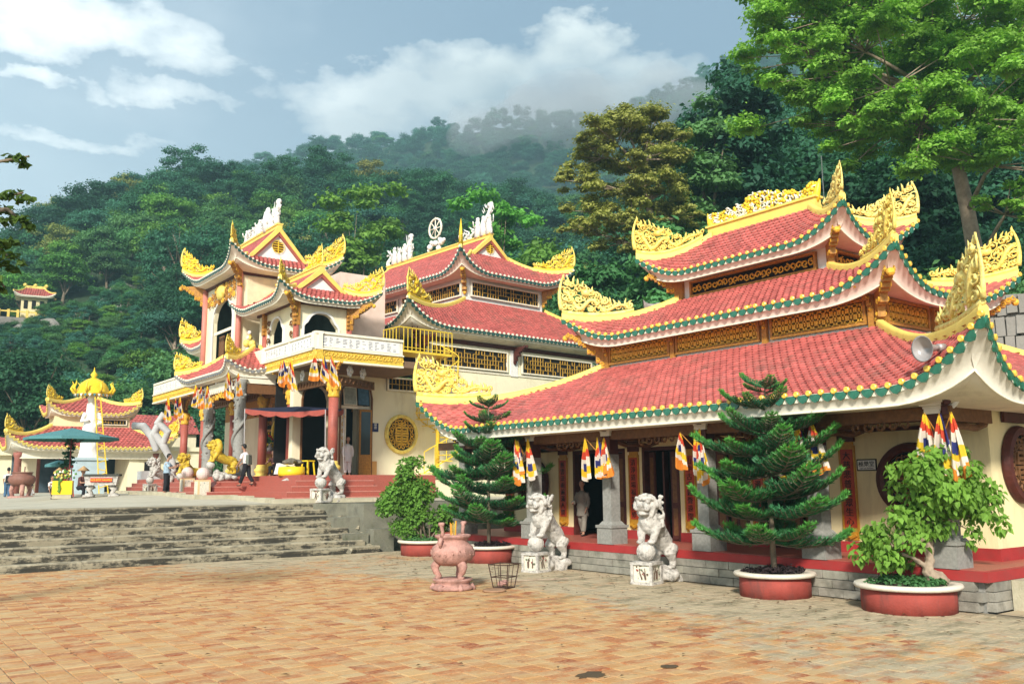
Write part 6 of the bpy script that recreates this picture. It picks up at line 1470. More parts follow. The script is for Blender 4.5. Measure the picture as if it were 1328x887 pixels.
# ---- branch of a tree standing outside the view on the left
def left_branch():
    base = ray_at(-330, 760, 13.5); e = empty('leafy_branch_tree', (base.x, base.y, 0), 0, 'tree whose leafy branch hangs into the sky on the far left', 'tree'); o = e.location.copy(); L_ = lambda p: tuple(Vector(p) - o)
    b = MB(); crotch = ray_at(-300, 330, 13.5); b.tube([(0, 0, 0), (0, 0, 1.6), L_(crotch)], [.3, .25, .16], 10); b.link('trunk', bark, e, True)
    cs = []; b = MB(); rn = random.Random(2)
    for pts, r in ((((-300, 330), (-120, 250), (-30, 215), (38, 203)), .3), (((-300, 330), (-100, 300), (-20, 262), (30, 250)), .28), (((-120, 250), (-40, 275), (10, 272), (36, 292)), .2), (((-100, 300), (-40, 330), (0, 320), (12, 335)), .25), (((-300, 330), (-180, 180), (-90, 150)), .5), (((-120, 300), (-60, 350), (-10, 345), (5, 372)), .15)):
        P_ = [ray_at(x, y, 13.5) + Vector((0, 0, 0)) for x, y in pts]; b.tube([L_(p) for p in P_], [.07 - .055 * i / (len(P_) - 1) for i in range(len(P_))], 5)
        for i in range(len(P_) - 1):
            for t in (.3, .6, .9):
                if i == 0 and t < .6 and len(pts) > 3: continue
                p = P_[i].lerp(P_[i + 1], t)
                for q in range(2):
                    c = p + Vector((rn.gauss(0, .09), rn.gauss(0, .2), rn.gauss(0, .09))); cs.append((*L_(c), .12 * (1.1 if i < 2 else .9)))
    b.link('limbs', bark, e, True); put('leaves', quads_mesh(leaf_cloud(cs, 1900, .085, 4, up=.3, thick=1.0), 'leaves', leaf_mat('dark_branch_leaves', (.10, .18, .03))), e)
left_branch()
def hit(px, py, d0=75):
    d = d0
    while d < 260:
        p = ray_at(px, py, d)
        if p.z <= gz(p): return p
        d += 1.5
    return ray_at(px, py, 130)
# ---- boulders among the trees
for i, (px, py, d, s) in enumerate(((155, 378, 130, 2.6), (170, 392, 128, 2.2), (140, 388, 131, 2.0), (178, 378, 131, 1.6), (150, 402, 127, 2.2), (165, 366, 133, 1.5), (128, 396, 130, 1.5), (60, 422, 132, 2.8), (30, 428, 131, 2.6), (90, 428, 130, 2.0))):
    p = hit(px, py + 6); k_ = math.hypot(p.x, p.y) / 130; s *= k_ * .62; b = MB(); b.sphere((0, 0, 0), s, 0, 12, (1, .8, .9)); me = b.mesh('boulder', rock, False); rq = random.Random(i)
    for v in me.vertices: v.co *= 1 + .35 * noise.noise(v.co * .6 + Vector((i * 7, 0, 0)))
    e = put('boulder', me, None, p); tag(e, ('pale grey boulder in the rock fall among the trees of the hillside' if px > 100 else 'grey boulder in the bank below the hillside shrine'), 'boulder', 'boulders of the rock fall' if px > 100 else 'boulders below the hillside shrine')
# ---- small shrine on the hillside
def shrine():
    p = hit(42, 418); p = p + Vector((0, 0, .4)); P = empty('hillside_shrine', p, R(-10), 'small distant temple with red roof and yellow posts high on the wooded hillside', 'temple')
    s = 1.0; b = MB(); b.bb(-5.5, 4.2, -1, 5, -3.5, 0); b.link('base_wall', rock, P)
    b = MB(); b.bb(-1.6, 1.7, 0, 3, 0.2, 3.2); b.link('shrine_wall', cream_wall, P)
    for x in (-1.0, 0, 1.0):
        b = MB(); b.bb(x - .25, x + .25, -.06, 0, 1.5, 2.7); b.link('window', dark_void, P)
    roof(P, (-2.6, 2.7, -1, 4), 3.3, .5, (-1.1, 1.2, 1.2, 1.8), 4.7, (-1.6, 1.7, 0, 3), 3.1, Lc=1.5, out=.2, tile=.3, trim=None, orn=None)
    b = MB(); b.bb(-1.3, 1.4, 1.35, 1.65, 4.6, 5.1, 0); [b.sphere((x, 1.5, 5.2), .28, 0, 6) for x in (-1.3, 0, 1.4)]; b.link('ridge_beam', pale_gold, P)
    b = MB(); b.add([(1.8, -.6, 1.6), (4.4, -.6, .9), (4.4, 2.5, .9), (1.8, 2.5, 2.6)], [(0, 1, 2, 3)]); b.bb(1.8, 4.2, 0, 2.4, 0, .9); b.link('side_roof', white_paint, P)
    b = MB(); b.bb(-5.5, 4.2, -.9, -.8, .75, .95); b.link('balustrade_rail', ridge_yellow, P)
    for k in range(9):
        b = MB(); b.bb(-.16, .16, -.16, .16, 0, 1.1); b.link('yellow_post', ridge_yellow, P, loc=(-5.3 + k * 1.15, -.85, 0))
shrine()
# ---------------------------------------------------------------- air
HZ = bpy.data.materials.new('air'); HZ.use_nodes = True; nt = HZ.node_tree; nt.nodes.clear(); v = N(nt, 'ShaderNodeVolumePrincipled'); v.inputs['Color'].default_value = (.55, .9, .95, 1); v.inputs['Density'].default_value = HAZE if 'HAZE' in globals() else .00075; v.inputs['Anisotropy'].default_value = .2
out = N(nt, 'ShaderNodeOutputMaterial'); nt.links.new(v.outputs[0], out.inputs['Volume'])
b = MB(); b.bb(-700, 900, -120, 1000, -1.6, 330); hz = b.link('haze', HZ); hz['kind'] = 'stuff'

# ---- bank of mist lying on the summit
mb_ = MB(); g_ = random.Random(5)
for (px, py, d, sx, sz) in ((700, 158, 560, 50, 13), (760, 150, 570, 50, 16), (820, 148, 560, 46, 17), (870, 140, 550, 40, 18), (640, 168, 560, 36, 9), (740, 135, 580, 50, 12)):
    c = ray_at(px, py, d); mb_.sphere(tuple(c), 1, 0, 14, (sx, 30, sz))
me = remeshed(mb_, 'mist_bank', HZ, 4.0, 8, 12, .035)
MS = bpy.data.materials.new('mist'); MS.use_nodes = True; nt = MS.node_tree; nt.nodes.clear(); v = N(nt, 'ShaderNodeVolumePrincipled'); v.inputs['Color'].default_value = (.97, .98, 1, 1); v.inputs['Density'].default_value = .016
out = N(nt, 'ShaderNodeOutputMaterial'); nt.links.new(v.outputs[0], out.inputs['Volume']); me.materials.clear(); me.materials.append(MS)
o = put('mist_bank', me); o['kind'] = 'stuff'
# ================================================================ lions, planters, urn, people, flags, forecourt
def lion_statue(loc, rz, sc, body_mat, label, seed, pedestal=True, group=None, ball_mat=None, rock_mat=None, base=.27, low=False, big_mane=False):
    e = empty('lion_statue', loc, rz, label, 'statue', group); e.scale = (sc, sc, sc)
    put('lion_body', stone_lion([body_mat], seed=seed, low=low, big_mane=big_mane), e, (0, 0, base))
    b = MB(); b.sphere((-.44, 0, base + .45), .21, 0, 18)
    for k in range(8):
        a = k * PI / 8; b.tube([(-.44 + .212 * math.cos(t) * math.cos(a), .212 * math.cos(t) * math.sin(a), base + .45 + .212 * math.sin(t)) for t in [2 * PI * i / 20 for i in range(21)]], .007, 4, 0)
    b.link('stone_ball', ball_mat or stone_white, e, True)
    if pedestal:
        b = MB(); s = .27; top = base + .24
        for sx in (-1, 1):
            for sy in (-1, 1): b.box((-.44 + sx * (s - .035), sy * (s - .035), top / 2), (.07, .07, top), 0)
        b.box((-.44, 0, top - .035), (2 * s + .02, 2 * s + .02, .07), 0); b.box((-.44, 0, .03), (2 * s + .02, 2 * s + .02, .06), 0); b.box((-.44, 0, top / 2), (2 * s - .08, 2 * s - .08, top - .1), 1)
        p = b.link('pedestal', [rock_mat or stone_white, mat('painted_panel', (.7, .64, .5), .7, .3, 14, dirt=(.1, .13, .12), dscale=14, damt=.9, dthr=.52)], e)
        r_ = random.Random(seed)
        for (ox, oy, rr) in ((-.44, -s + .03, 0), (-.44 - s + .03, 0, -PI / 2)):
            q = MB()
            for k in range(3): x = r_.uniform(-.12, .12); q.tube([(x, -.014, -.14), (x + r_.uniform(-.05, .05), -.016, 0), (x + r_.uniform(-.08, .08), -.014, r_.uniform(.05, .15))], [.02, .013, .006], 4, 0)
            for k in range(9): q.sphere((r_.uniform(-.15, .15), -.016, r_.uniform(-.05, .16)), r_.uniform(.015, .035), r_.choice((0, 1, 2)), 6, (1, .2, .7))
            q.link('bamboo_picture', [mat('relief_brown', (.1, .06, .04)), mat('relief_green', (.12, .16, .1)), mat('relief_red', (.3, .06, .05))], p, loc=(ox, oy, top / 2 + .01), rz=rr)
    b = MB(); r_ = random.Random(seed + 3)
    b.tube([(-.2, 0, .12), (.1, 0, .14), (.4, 0, .12), (.75, 0, .06)], [.22, .26, .24, .12], 10)
    for k in range(16): b.sphere((r_.uniform(-.2, .9), r_.uniform(-.3, .3), r_.uniform(.02, .2)), r_.uniform(.1, .2), 0, 8, (1.2, 1, .8))
    b.sphere((-.1, 0, .35), .17, 0, 8); b.sphere((0, 0, .25), .2, 0, 8)
    for v_ in (.5,):
        for s in (-1, 1): b.box((.48, s * .2, .2), (.3, .2, .15), 0)
    put('rock_base', remeshed(b, 'rock_base', rock_mat or stone_white, .04, 1, .05, 6, seed), e)
    return e
lion_statue((15.35, 18.95, 0), .22, 1.0, stone_white, 'white stone lion with its paws on a ball, nearer the pink urn', 3, group='white lions before the hall')
lion_statue((15.5, 15.1, 0), .3, 1.0, stone_white, 'white stone lion on a ball, nearer the large potted pine', 9, group='white lions before the hall')
p = ray_at(426, 640, 33.5); lion_statue((p.x, p.y, 1.66), .4, 1.0, stone_white, 'white stone lion by the red steps in front of the red column', 5, group='white lions by the temple steps')
p = ray_at(280, 612, 37.0); lion_statue((p.x + .1, p.y, 2.55), .12, .8, lion_gold, 'gold painted lion with rounded mane before the dragon columns', 6, low=True, big_mane=True, ball_mat=stone_white, rock_mat=stone_white, group='gold lions', pedestal=False)
cw = MB(); cw.prism([(-1.0, -1.0), (1.25, -1.0), (1.25, .0), (.1, .02), (-.25, -.2), (-1.0, -.62)], -.28, .28, 'y')
o = cw.link('stair_cheek_wall', red_stone, None, loc=(p.x + .1, p.y, 2.55), rz=.35); tag(o, 'sloping red cheek wall under the gold lion with rounded mane', 'cheek wall')
b = MB(); b.sphere((0, 0, .98), .26, 0, 16); b.box((0, 0, .37), (.5, .5, .74), 1); b.box((0, 0, .37), (.52, .36, .6), 2); b.box((0, 0, .37), (.36, .52, .6), 2); q = ray_at(262, 640, 36)
o = b.link('ball_pedestal', [mat('pale_pink_stone', (.62, .48, .42), .7, .1, 6), mat('tan_frame', (.62, .45, .24), .7), mat('painted_panel', (.7, .64, .5))], None, False, loc=(q.x, q.y, terr_z(q.x, q.y) - .02)); tag(o, 'pale pink stone ball on a square framed pedestal below the gold lions', 'pedestal', 'ball pedestals')
p = ray_at(242, 616, 42.0); lion_statue((p.x, p.y, 2.12), .45, .84, lion_gold, 'gold painted lion turned to the forecourt beside the man in pale blue', 7, low=True, ball_mat=stone_white, rock_mat=stone_white, group='gold lions', pedestal=False)
o2 = cw.link('stair_cheek_wall', red_stone, None, loc=(p.x, p.y, 2.12), rz=.55); tag(o2, 'sloping red cheek wall under the gold lion nearest the man in pale blue', 'cheek wall')
q = ray_at(242, 640, 39.5); o = dup_tree(o, (q.x, q.y, terr_z(q.x, q.y) - .02), label='pale pink stone ball pedestal just right of the man in pale blue')
p = ray_at(204, 614, 46.5); lion_statue((p.x, p.y, 1.95), .3, .9, stone_white, 'white stone lion left of the man in pale blue, by the pavilion', 11, low=True, group='white lions by the temple steps')

# ---------------------------------------------------------------- planters
def planter(loc, r, label, h=.46, n=40, oval=1.0):
    e = empty('planter', loc, 0, label, 'planter', 'round planters by the hall')
    b = MB(); b.lathe([(r * .95, 0), (r * .96, h * .5), (r * .95, h - .06)], (0, 0, 0), n); b.link('bowl', planter_red, e, True)
    b = MB(); b.lathe([(r * .93, h - .07), (r + .05, h - .06), (r + .08, h - .02), (r + .06, h + .02), (r * .93, h + .03), (r * .86, h), (r * .86, h - .08)], (0, 0, 0), n); b.link('rim', planter_rim, e, True)
    b = MB(); b.lathe([(r * .87, h - .06), (r * .5, h - .02), (.01, h + .02)], (0, 0, 0), 24); b.link('soil', soil, e)
    g = np.random.default_rng(int(r * 100 + loc[1])); cs = [(x_, y_, h + .02, .12) for x_, y_ in (g.uniform(-.6, .6, (40, 2)) * r * 1.1)]
    cs = [c for c in cs if math.hypot(c[0], c[1]) < r * .8]
    o = put('ground_cover', quads_mesh(leaf_cloud(cs, 1600, .05, int(loc[1]), up=.5), 'ground_cover', leaf_mat('plum_leaves', (.045, .03, .03)) if 'pine' in label else LF['mid']), e); o['kind'] = 'stuff'
    return e
planter((15.5, 11.75, 0), .74, 'round red planter with white rim holding the larger potted pine')
planter((15.6, 8.95, 0), .84, 'round red planter with white rim holding the heart leaved tree')
planter((15.75, 25.75, 0), .85, 'round red planter with white rim under the leafy shrub by the steps')
planter((15.75, 22.15, 0), .74, 'round red planter with white rim under the pine behind the pink urn')
# ---------------------------------------------------------------- norfolk pines
PINE = mat('pine_needles', (.035, .15, .05), .5, .4, 5, rnd=.25, trans=.2)
def pine_tips():
    nt = PINE.node_tree; tc = N(nt, 'ShaderNodeTexCoord'); sp = N(nt, 'ShaderNodeSeparateXYZ'); nt.links.new(tc.outputs['Object'], sp.inputs[0]); mr = N(nt, 'ShaderNodeMapRange'); mr.inputs[1].default_value = .72; mr.inputs[2].default_value = 1.02; nt.links.new(sp.outputs[0], mr.inputs[0])
    for l in list(nt.links):
        if l.to_socket.name in ('Base Color',) or (l.to_node.type == 'MIX' and l.to_socket.name == 'A' and l.to_node.blend_type == 'MULTIPLY'):
            src, dst = l.from_socket, l.to_socket; nt.links.new(mixc(nt, mr.outputs[0], src, (.10, .34, .05)), dst)
pine_tips()
def frond_mesh(seed, L_=1.0):
    g = np.random.default_rng(seed); T = []
    def needles(p0, p1, n, ln, rad):
        t = g.random(n)[:, None]; P = p0 + (p1 - p0) * t; d = (p1 - p0) / np.linalg.norm(p1 - p0)
        o = g.normal(size=(n, 3)); o[:, 2] = np.abs(o[:, 2]) * .8 + .1 * o[:, 2]; o -= (o @ d)[:, None] * d; o /= np.linalg.norm(o, axis=1)[:, None]
        dirv = o * .75 + d * .75; dirv[:, 2] += .2; dirv /= np.linalg.norm(dirv, axis=1)[:, None]
        s = np.cross(dirv, g.normal(size=(n, 3))); s /= np.linalg.norm(s, axis=1)[:, None]
        ln = ln * g.uniform(.7, 1.2, n)[:, None]; w = .006
        T.append(np.stack([P - s * w, P + s * w, P + dirv * ln * .6 + s * w * .8, P + dirv * ln], 1).reshape(-1, 3))
    ax = [np.array([x * L_, 0, L_ * (-.10 * math.sin(x * 2.6) + .22 * x ** 3)]) for x in [i / 12 for i in range(13)]]
    b = MB(); b.tube([tuple(p) for p in ax], [.018 * (1 - .8 * i / 12) for i in range(13)], 5)
    for i in range(12): needles(ax[i], ax[i + 1], 60, .085, 0)
    for i in range(2, 12):
        t = i / 12; ln = .42 * L_ * (1 - t) ** .7 * (.55 + .45 * min(1, t * 3)) + .06
        for s in (-1, 1):
            p0 = ax[i]; d = np.array([.62, s * .75, .16 + g.uniform(-.08, .12)]); d /= np.linalg.norm(d); p1 = p0 + d * ln * .6; p2 = p1 + (d + np.array([.1, 0, .5])) * ln * .35
            b.tube([tuple(p0), tuple(p1), tuple(p2)], [.008, .006, .004], 4); needles(p0, p1, int(150 * ln) + 16, .075, 0); needles(p1, p2, int(110 * ln) + 16, .075, 0)
    V = np.concatenate(T); return quads_mesh(V, 'needles', PINE), b.mesh('branch', bark)
FR = [frond_mesh(i) for i in range(4)]
def norfolk(loc, H, Rm, label, seed, tiers=8):
    rn = random.Random(seed); e = empty('potted_pine', loc, rn.random() * 6, label, 'pine tree', 'potted pines')
    b = MB(); b.tube([(0, 0, 0), (.02, 0, H * .5), (0, 0, H)], [.065, .045, .012], 8); b.link('trunk', bark, e, True)
    for k in range(tiers):
        t = k / (tiers - 1); z = H * (.17 + .80 * t); env = (.36 + .64 * min(1, (1 - t) / .62)) if t > .35 else (.8 + .2 * t / .35); n = 6 if t < .75 else 5
        for j in range(n):
            a = 2 * PI * j / n + k * .9 + rn.uniform(-.15, .15); L_ = Rm * env * rn.uniform(.72, 1.12); i = rn.randrange(4); pitch = -(.08 + .2 * t + rn.uniform(-.14, .16))
            w = max(L_, .5)
            br = put('branch', FR[i][1], e, (0, 0, z + rn.uniform(-.07, .07)), rot=Euler((0, pitch, a)), sc=(L_, w, L_ * .9)); put('needles', FR[i][0], br)
    return e
norfolk((15.5, 11.75, .45), 3.85, 1.9, 'larger potted pine with fanned branches in front of the hall doors', 3)
norfolk((15.75, 22.15, .45), 4.25, 1.75, 'potted pine behind the pink urn, left of the first white lion', 5, 9)
# ---------------------------------------------------------------- broad leaved trees in planters
def heart_leaves(cs, n, size, seed, m, droop=.8):
    g = np.random.default_rng(seed); C_ = np.array([c[:3] for c in cs]); Rr = np.array([c[3] for c in cs]); pr = Rr ** 2 / (Rr ** 2).sum(); k = g.choice(len(C_), n, p=pr)
    d = g.normal(size=(n, 3)); d /= np.linalg.norm(d, axis=1)[:, None]; P = C_[k] + d * (Rr[k] * (1 - .5 * g.random(n) ** 2))[:, None]
    ax = d * .5 + g.normal(size=(n, 3)) * .3 + np.array([0, 0, -droop]); ax /= np.linalg.norm(ax, axis=1)[:, None]
    nm = d + np.array([0, 0, .35]) + g.normal(size=(n, 3)) * .35; s = np.cross(ax, nm); s /= np.linalg.norm(s, axis=1)[:, None]; nn = np.cross(s, ax); sz = size * g.uniform(.65, 1.25, n)[:, None]
    def q(u, v, w=0): return P + s * sz * u + ax * sz * v + nn * sz * w
    A = np.stack([q(0, 0), q(.42, -.02, .06), q(.38, .38, .06), q(0, 1.0, -.08)], 1); B = np.stack([q(0, 0), q(0, 1.0, -.08), q(-.38, .38, .06), q(-.42, -.02, .06)], 1)
    return quads_mesh(np.concatenate([A.reshape(-1, 3), B.reshape(-1, 3)]), 'leaves', m)
def bodhi():
    e = empty('potted_tree', (15.6, 8.95, .42), 0, 'small tree with gnarled pale trunk and hanging heart shaped leaves, in the nearest planter', 'tree'); o = e.location
    L_ = lambda p: tuple(p - o)
    b = MB(); b.T = Matrix.Translation((.32, -.24, 0)); b.tube([(.18, -.12, 0), (.1, -.05, .14), (-.02, 0, .26), (.06, .0, .42), (.1, 0, .8), (.06, .0, 1.3), (.1, 0, 1.8)], [.19, .17, .1, .085, .06, .045, .03], 10)
    for a in range(7): b.tube([(.1, -.05, .1), (.1 + .2 * math.cos(a), -.05 + .2 * math.sin(a), .03)], [.08, .03], 6)
    b.tube([(.05, 0, .3), (-.2, .2, .5), (-.4, .4, .6)], [.05, .035, .015], 7)
    put('trunk', remeshed(b, 'trunk', pale_bark, .015, 1, .02, 14, 2), e)
    cs = []; g = random.Random(5); b = MB()
    for (px, py, r, d) in ((1200, 600, .28, 16.2), (1235, 612, .3, 16.1), (1215, 640, .42, 16.1), (1255, 650, .38, 16), (1180, 640, .34, 16.3), (1170, 672, .3, 16.3), (1215, 675, .36, 16.1), (1262, 690, .26, 16), (1150, 700, .3, 16.5), (1135, 716, .24, 16.6), (1160, 722, .26, 16.4), (1276, 655, .2, 15.9), (1178, 605, .16, 16.3), (1253, 612, .2, 16), (1222, 590, .2, 16.1), (1127, 708, .14, 16.7), (1190, 660, .35, 17.0), (1235, 660, .4, 16.9), (1215, 620, .3, 16.8), (1255, 620, .3, 16.2), (1270, 635, .26, 16), (1240, 640, .38, 15.7), (1275, 675, .24, 16), (1200, 620, .34, 15.9), (1150, 715, .28, 16), (1175, 695, .3, 15.9)):
        c = ray_at(px, py, d)
        for k in range(3): cc = c + Vector((g.gauss(0, .14), g.gauss(0, .14), g.gauss(0, .1))); cs.append((*L_(cc), r * g.uniform(.55, .85)))
        st = Vector((.4, -.24, .9 + g.random() * .7)) if px > 1175 else Vector((-.06, .16, .58)); b.tube([tuple(st), tuple((st + Vector(L_(c))) / 2 + Vector((0, 0, .1))), L_(c)], [.03, .02, .008], 5)
    b.link('limbs', pale_bark, e, True); l = put('leaves', heart_leaves(cs, 4300, .115, 2, leaf_mat('heart_leaves', (.17, .32, .045), .45, .35, 0, 2.5)), e); l['kind'] = 'stuff'
bodhi()
def shrub():
    e = empty('potted_shrub', (15.75, 25.75, .42), 0, 'dense leafy green shrub in the planter at the foot of the terrace steps', 'shrub'); o = e.location; L_ = lambda p: tuple(p - o); g = random.Random(6); cs = []; b = MB()
    for (px, py, r) in ((532, 612, .42), (520, 630, .5), (545, 632, .48), (512, 655, .5), (540, 655, .55), (560, 668, .5), (530, 680, .5), (575, 678, .4), (550, 695, .42), (518, 645, .45), (588, 668, .35), (505, 640, .3), (535, 602, .25)):
        c = ray_at(px, py, 29.6); b.tube([(g.uniform(-.2, .2), g.uniform(-.2, .2), 0), tuple(Vector(L_(c)) * .6), L_(c)], [.035, .025, .01], 5)
        for k in range(4): cc = c + Vector((g.gauss(0, .2), g.gauss(0, .2), g.gauss(0, .15))); cs.append((*L_(cc), r * g.uniform(.45, .75)))
    b.link('stems', bark, e, True); l = put('leaves', heart_leaves(cs, 8500, .1, 7, leaf_mat('glossy_leaves', (.13, .27, .04), .4, .3, 0, 2.5), .25), e); l['kind'] = 'stuff'
shrub()
# ---------------------------------------------------------------- pink stone urn, wire cage, lid
def urn():
    e = empty('stone_urn', (11.1, 17.0, 0), .35, 'pink stone incense urn on three legs with upright handles', 'urn')
    b = MB(); n = 8; b.lathe([(.42, .0), (.47, .02), (.47, .07), (.40, .1), (.38, .16), (.44, .2), (.44, .24), (.1, .24)], n=32)
    for k in range(6):
        a = k * PI / 3; b.tube([(.40 * math.cos(a), .40 * math.sin(a), .12), (.46 * math.cos(a), .46 * math.sin(a), .03), (.47 * math.cos(a), .47 * math.sin(a), -.0)], [.06, .06, .05], 6)
    b.link('urn_stand', pink_stone, e, True)
    for k in range(3):
        a = 2 * PI * k / 3 - 1.9; c, s = math.cos(a), math.sin(a); b = MB(); b.tube([(.30 * c, .30 * s, .62), (.40 * c, .40 * s, .5), (.36 * c, .36 * s, .38), (.29 * c, .29 * s, .3), (.36 * c, .36 * s, .24)], [.1, .1, .075, .06, .075], 10); b.link('leg', pink_stone, e, True)
    b = MB(); prof = [(.05, .5), (.25, .52), (.40, .60), (.475, .72), (.49, .82), (.44, .93), (.36, .99), (.33, 1.04), (.345, 1.1), (.40, 1.13), (.405, 1.18), (.36, 1.19), (.33, 1.17), (.32, 1.05), (.05, 1.0)]
    b.lathe(prof, n=40)
    for k in range(20):
        p_ = curl((2 * PI * k / 20, .80), .07, k, 1.1, 8, .3); b.tube([(.482 * math.cos(q[0] * 1.0), .482 * math.sin(q[0]), q[1]) for q in p_], .012, 4)
    b.link('bowl', pink_stone, e, True)
    for s in (-1, 1):
        b = MB(); b.tube([(s * .39, 0, 1.16), (s * .37, 0, 1.26), (s * .40, 0, 1.36), (s * .40, 0, 1.42)], [.05, .04, .045, .05], 8); b.tube([(s * .40, -.06, 1.42), (s * .42, .06, 1.42)], .045, 8); b.tube([(s * .42, 0, 1.12), (s * .46, 0, 1.02), (s * .44, 0, .92)], [.05, .05, .03], 6); b.link('handle', pink_stone, e, True)
    b = MB(); b.lathe([(.31, 1.08), (.01, 1.12)], n=20); b.link('ash', soil, e)
    for k in range(7):
        b = MB(); x, y = random.Random(k).uniform(-.08, .08), random.Random(k + 9).uniform(-.08, .08); b.tube([(x, y, 1.08), (x * 1.3, y * 1.3, 1.42 + .03 * (k % 3))], .008, 5); b.link('incense_stick', flag_orange if k % 2 else yellow_paint, e)
urn()
def cage():
    e = empty('wire_basket', (12.1, 16.45, 0), .4, 'rusty tapered iron basket standing beside the pink stone urn', 'basket'); t, w = .25, .17
    def sq(r, z): return [(-r, -r, z), (r, -r, z), (r, r, z), (-r, r, z), (-r, -r, z)]
    for z, r in ((.02, w), (.25, (w + t) / 2 - .005), (.52, t)):
        b = MB(); p = sq(r, z)
        for i in range(4): b.tube([p[i], p[i + 1]], .011, 5)
        b.link('hoop', iron_dark, e)
    for i in range(4):
        b = MB(); b.tube([sq(w, .0)[i], sq(t, .54)[i]], .013, 5); b.link('corner_bar', iron_dark, e)
        a, c = Vector(sq(w, .02)[i]).lerp(Vector(sq(w, .02)[i + 1]), .5), Vector(sq(t, .52)[i]).lerp(Vector(sq(t, .52)[i + 1]), .5); b = MB(); b.tube([tuple(a), tuple(c)], .008, 5); b.link('side_bar', iron_dark, e)
    b = MB(); b.bb(-.16, .16, -.16, .16, .015, .03); b.sphere((.03, 0, .12), .09, 1, 8, (1, 1, .7)); b.sphere((-.06, .05, .1), .07, 1, 8); b.link('contents', [iron_dark, pink_stone], e)
cage()
b = MB(); b.lathe([(.24, 0), (.26, .02), (.24, .05), (.2, .04), (.01, .045)], n=28); o = b.link('round_lid', mat('bamboo_brown', (.32, .18, .1), .7, .2, 12), None, True, loc=(11.55, 16.05, .004)); tag(o, 'flat round brown lid lying on the paving by the iron basket', 'lid')
b = MB(); b.tube([(0, 0, .02), (1.4, .3, .03)], .015, 6); o = b.link('wooden_stick', pale_bark, None, loc=(12.9, 17.3, .01), rz=-.6); tag(o, 'thin pale stick lying on the ground between the iron basket and the lion', 'stick')

# ---------------------------------------------------------------- flags
for i, (y, lab) in enumerate(((20.75, 'bunch of striped flags on the hall column behind the first white lion'), (17.5, 'bunch of striped flags on the hall column above the doorway with the monk'), (14.15, 'bunch of striped flags on the hall column behind the tall potted pine'), (11.25, 'bunch of striped flags on the column just right of the potted pine'), (8.35, 'bunch of striped flags on the corner column above the heart leaved tree'))):
    flag_bunch((16.05, y, 3.05 + (0 if i else .05)), -PI / 2 + .25, lab, i + 2, 'striped flags on the hall columns', 1.0)
for i, (px, py, d, lab) in enumerate(((422, 476, 33.6, 'striped flags hanging from the balcony corner above the red column'), (371, 482, 35.6, 'striped flags under the balcony above the dark awning'), (303, 497, 37.8, 'striped flags at the near dragon column'), (262, 512, 41, 'striped flags at the far dragon column'), (228, 526, 44, 'striped flags at the far left end of the portal roof'))):
    p = ray_at(px, py, d); flag_bunch(tuple(p), -.75, lab, i + 21, 'striped flags on the entrance pavilion', .95)

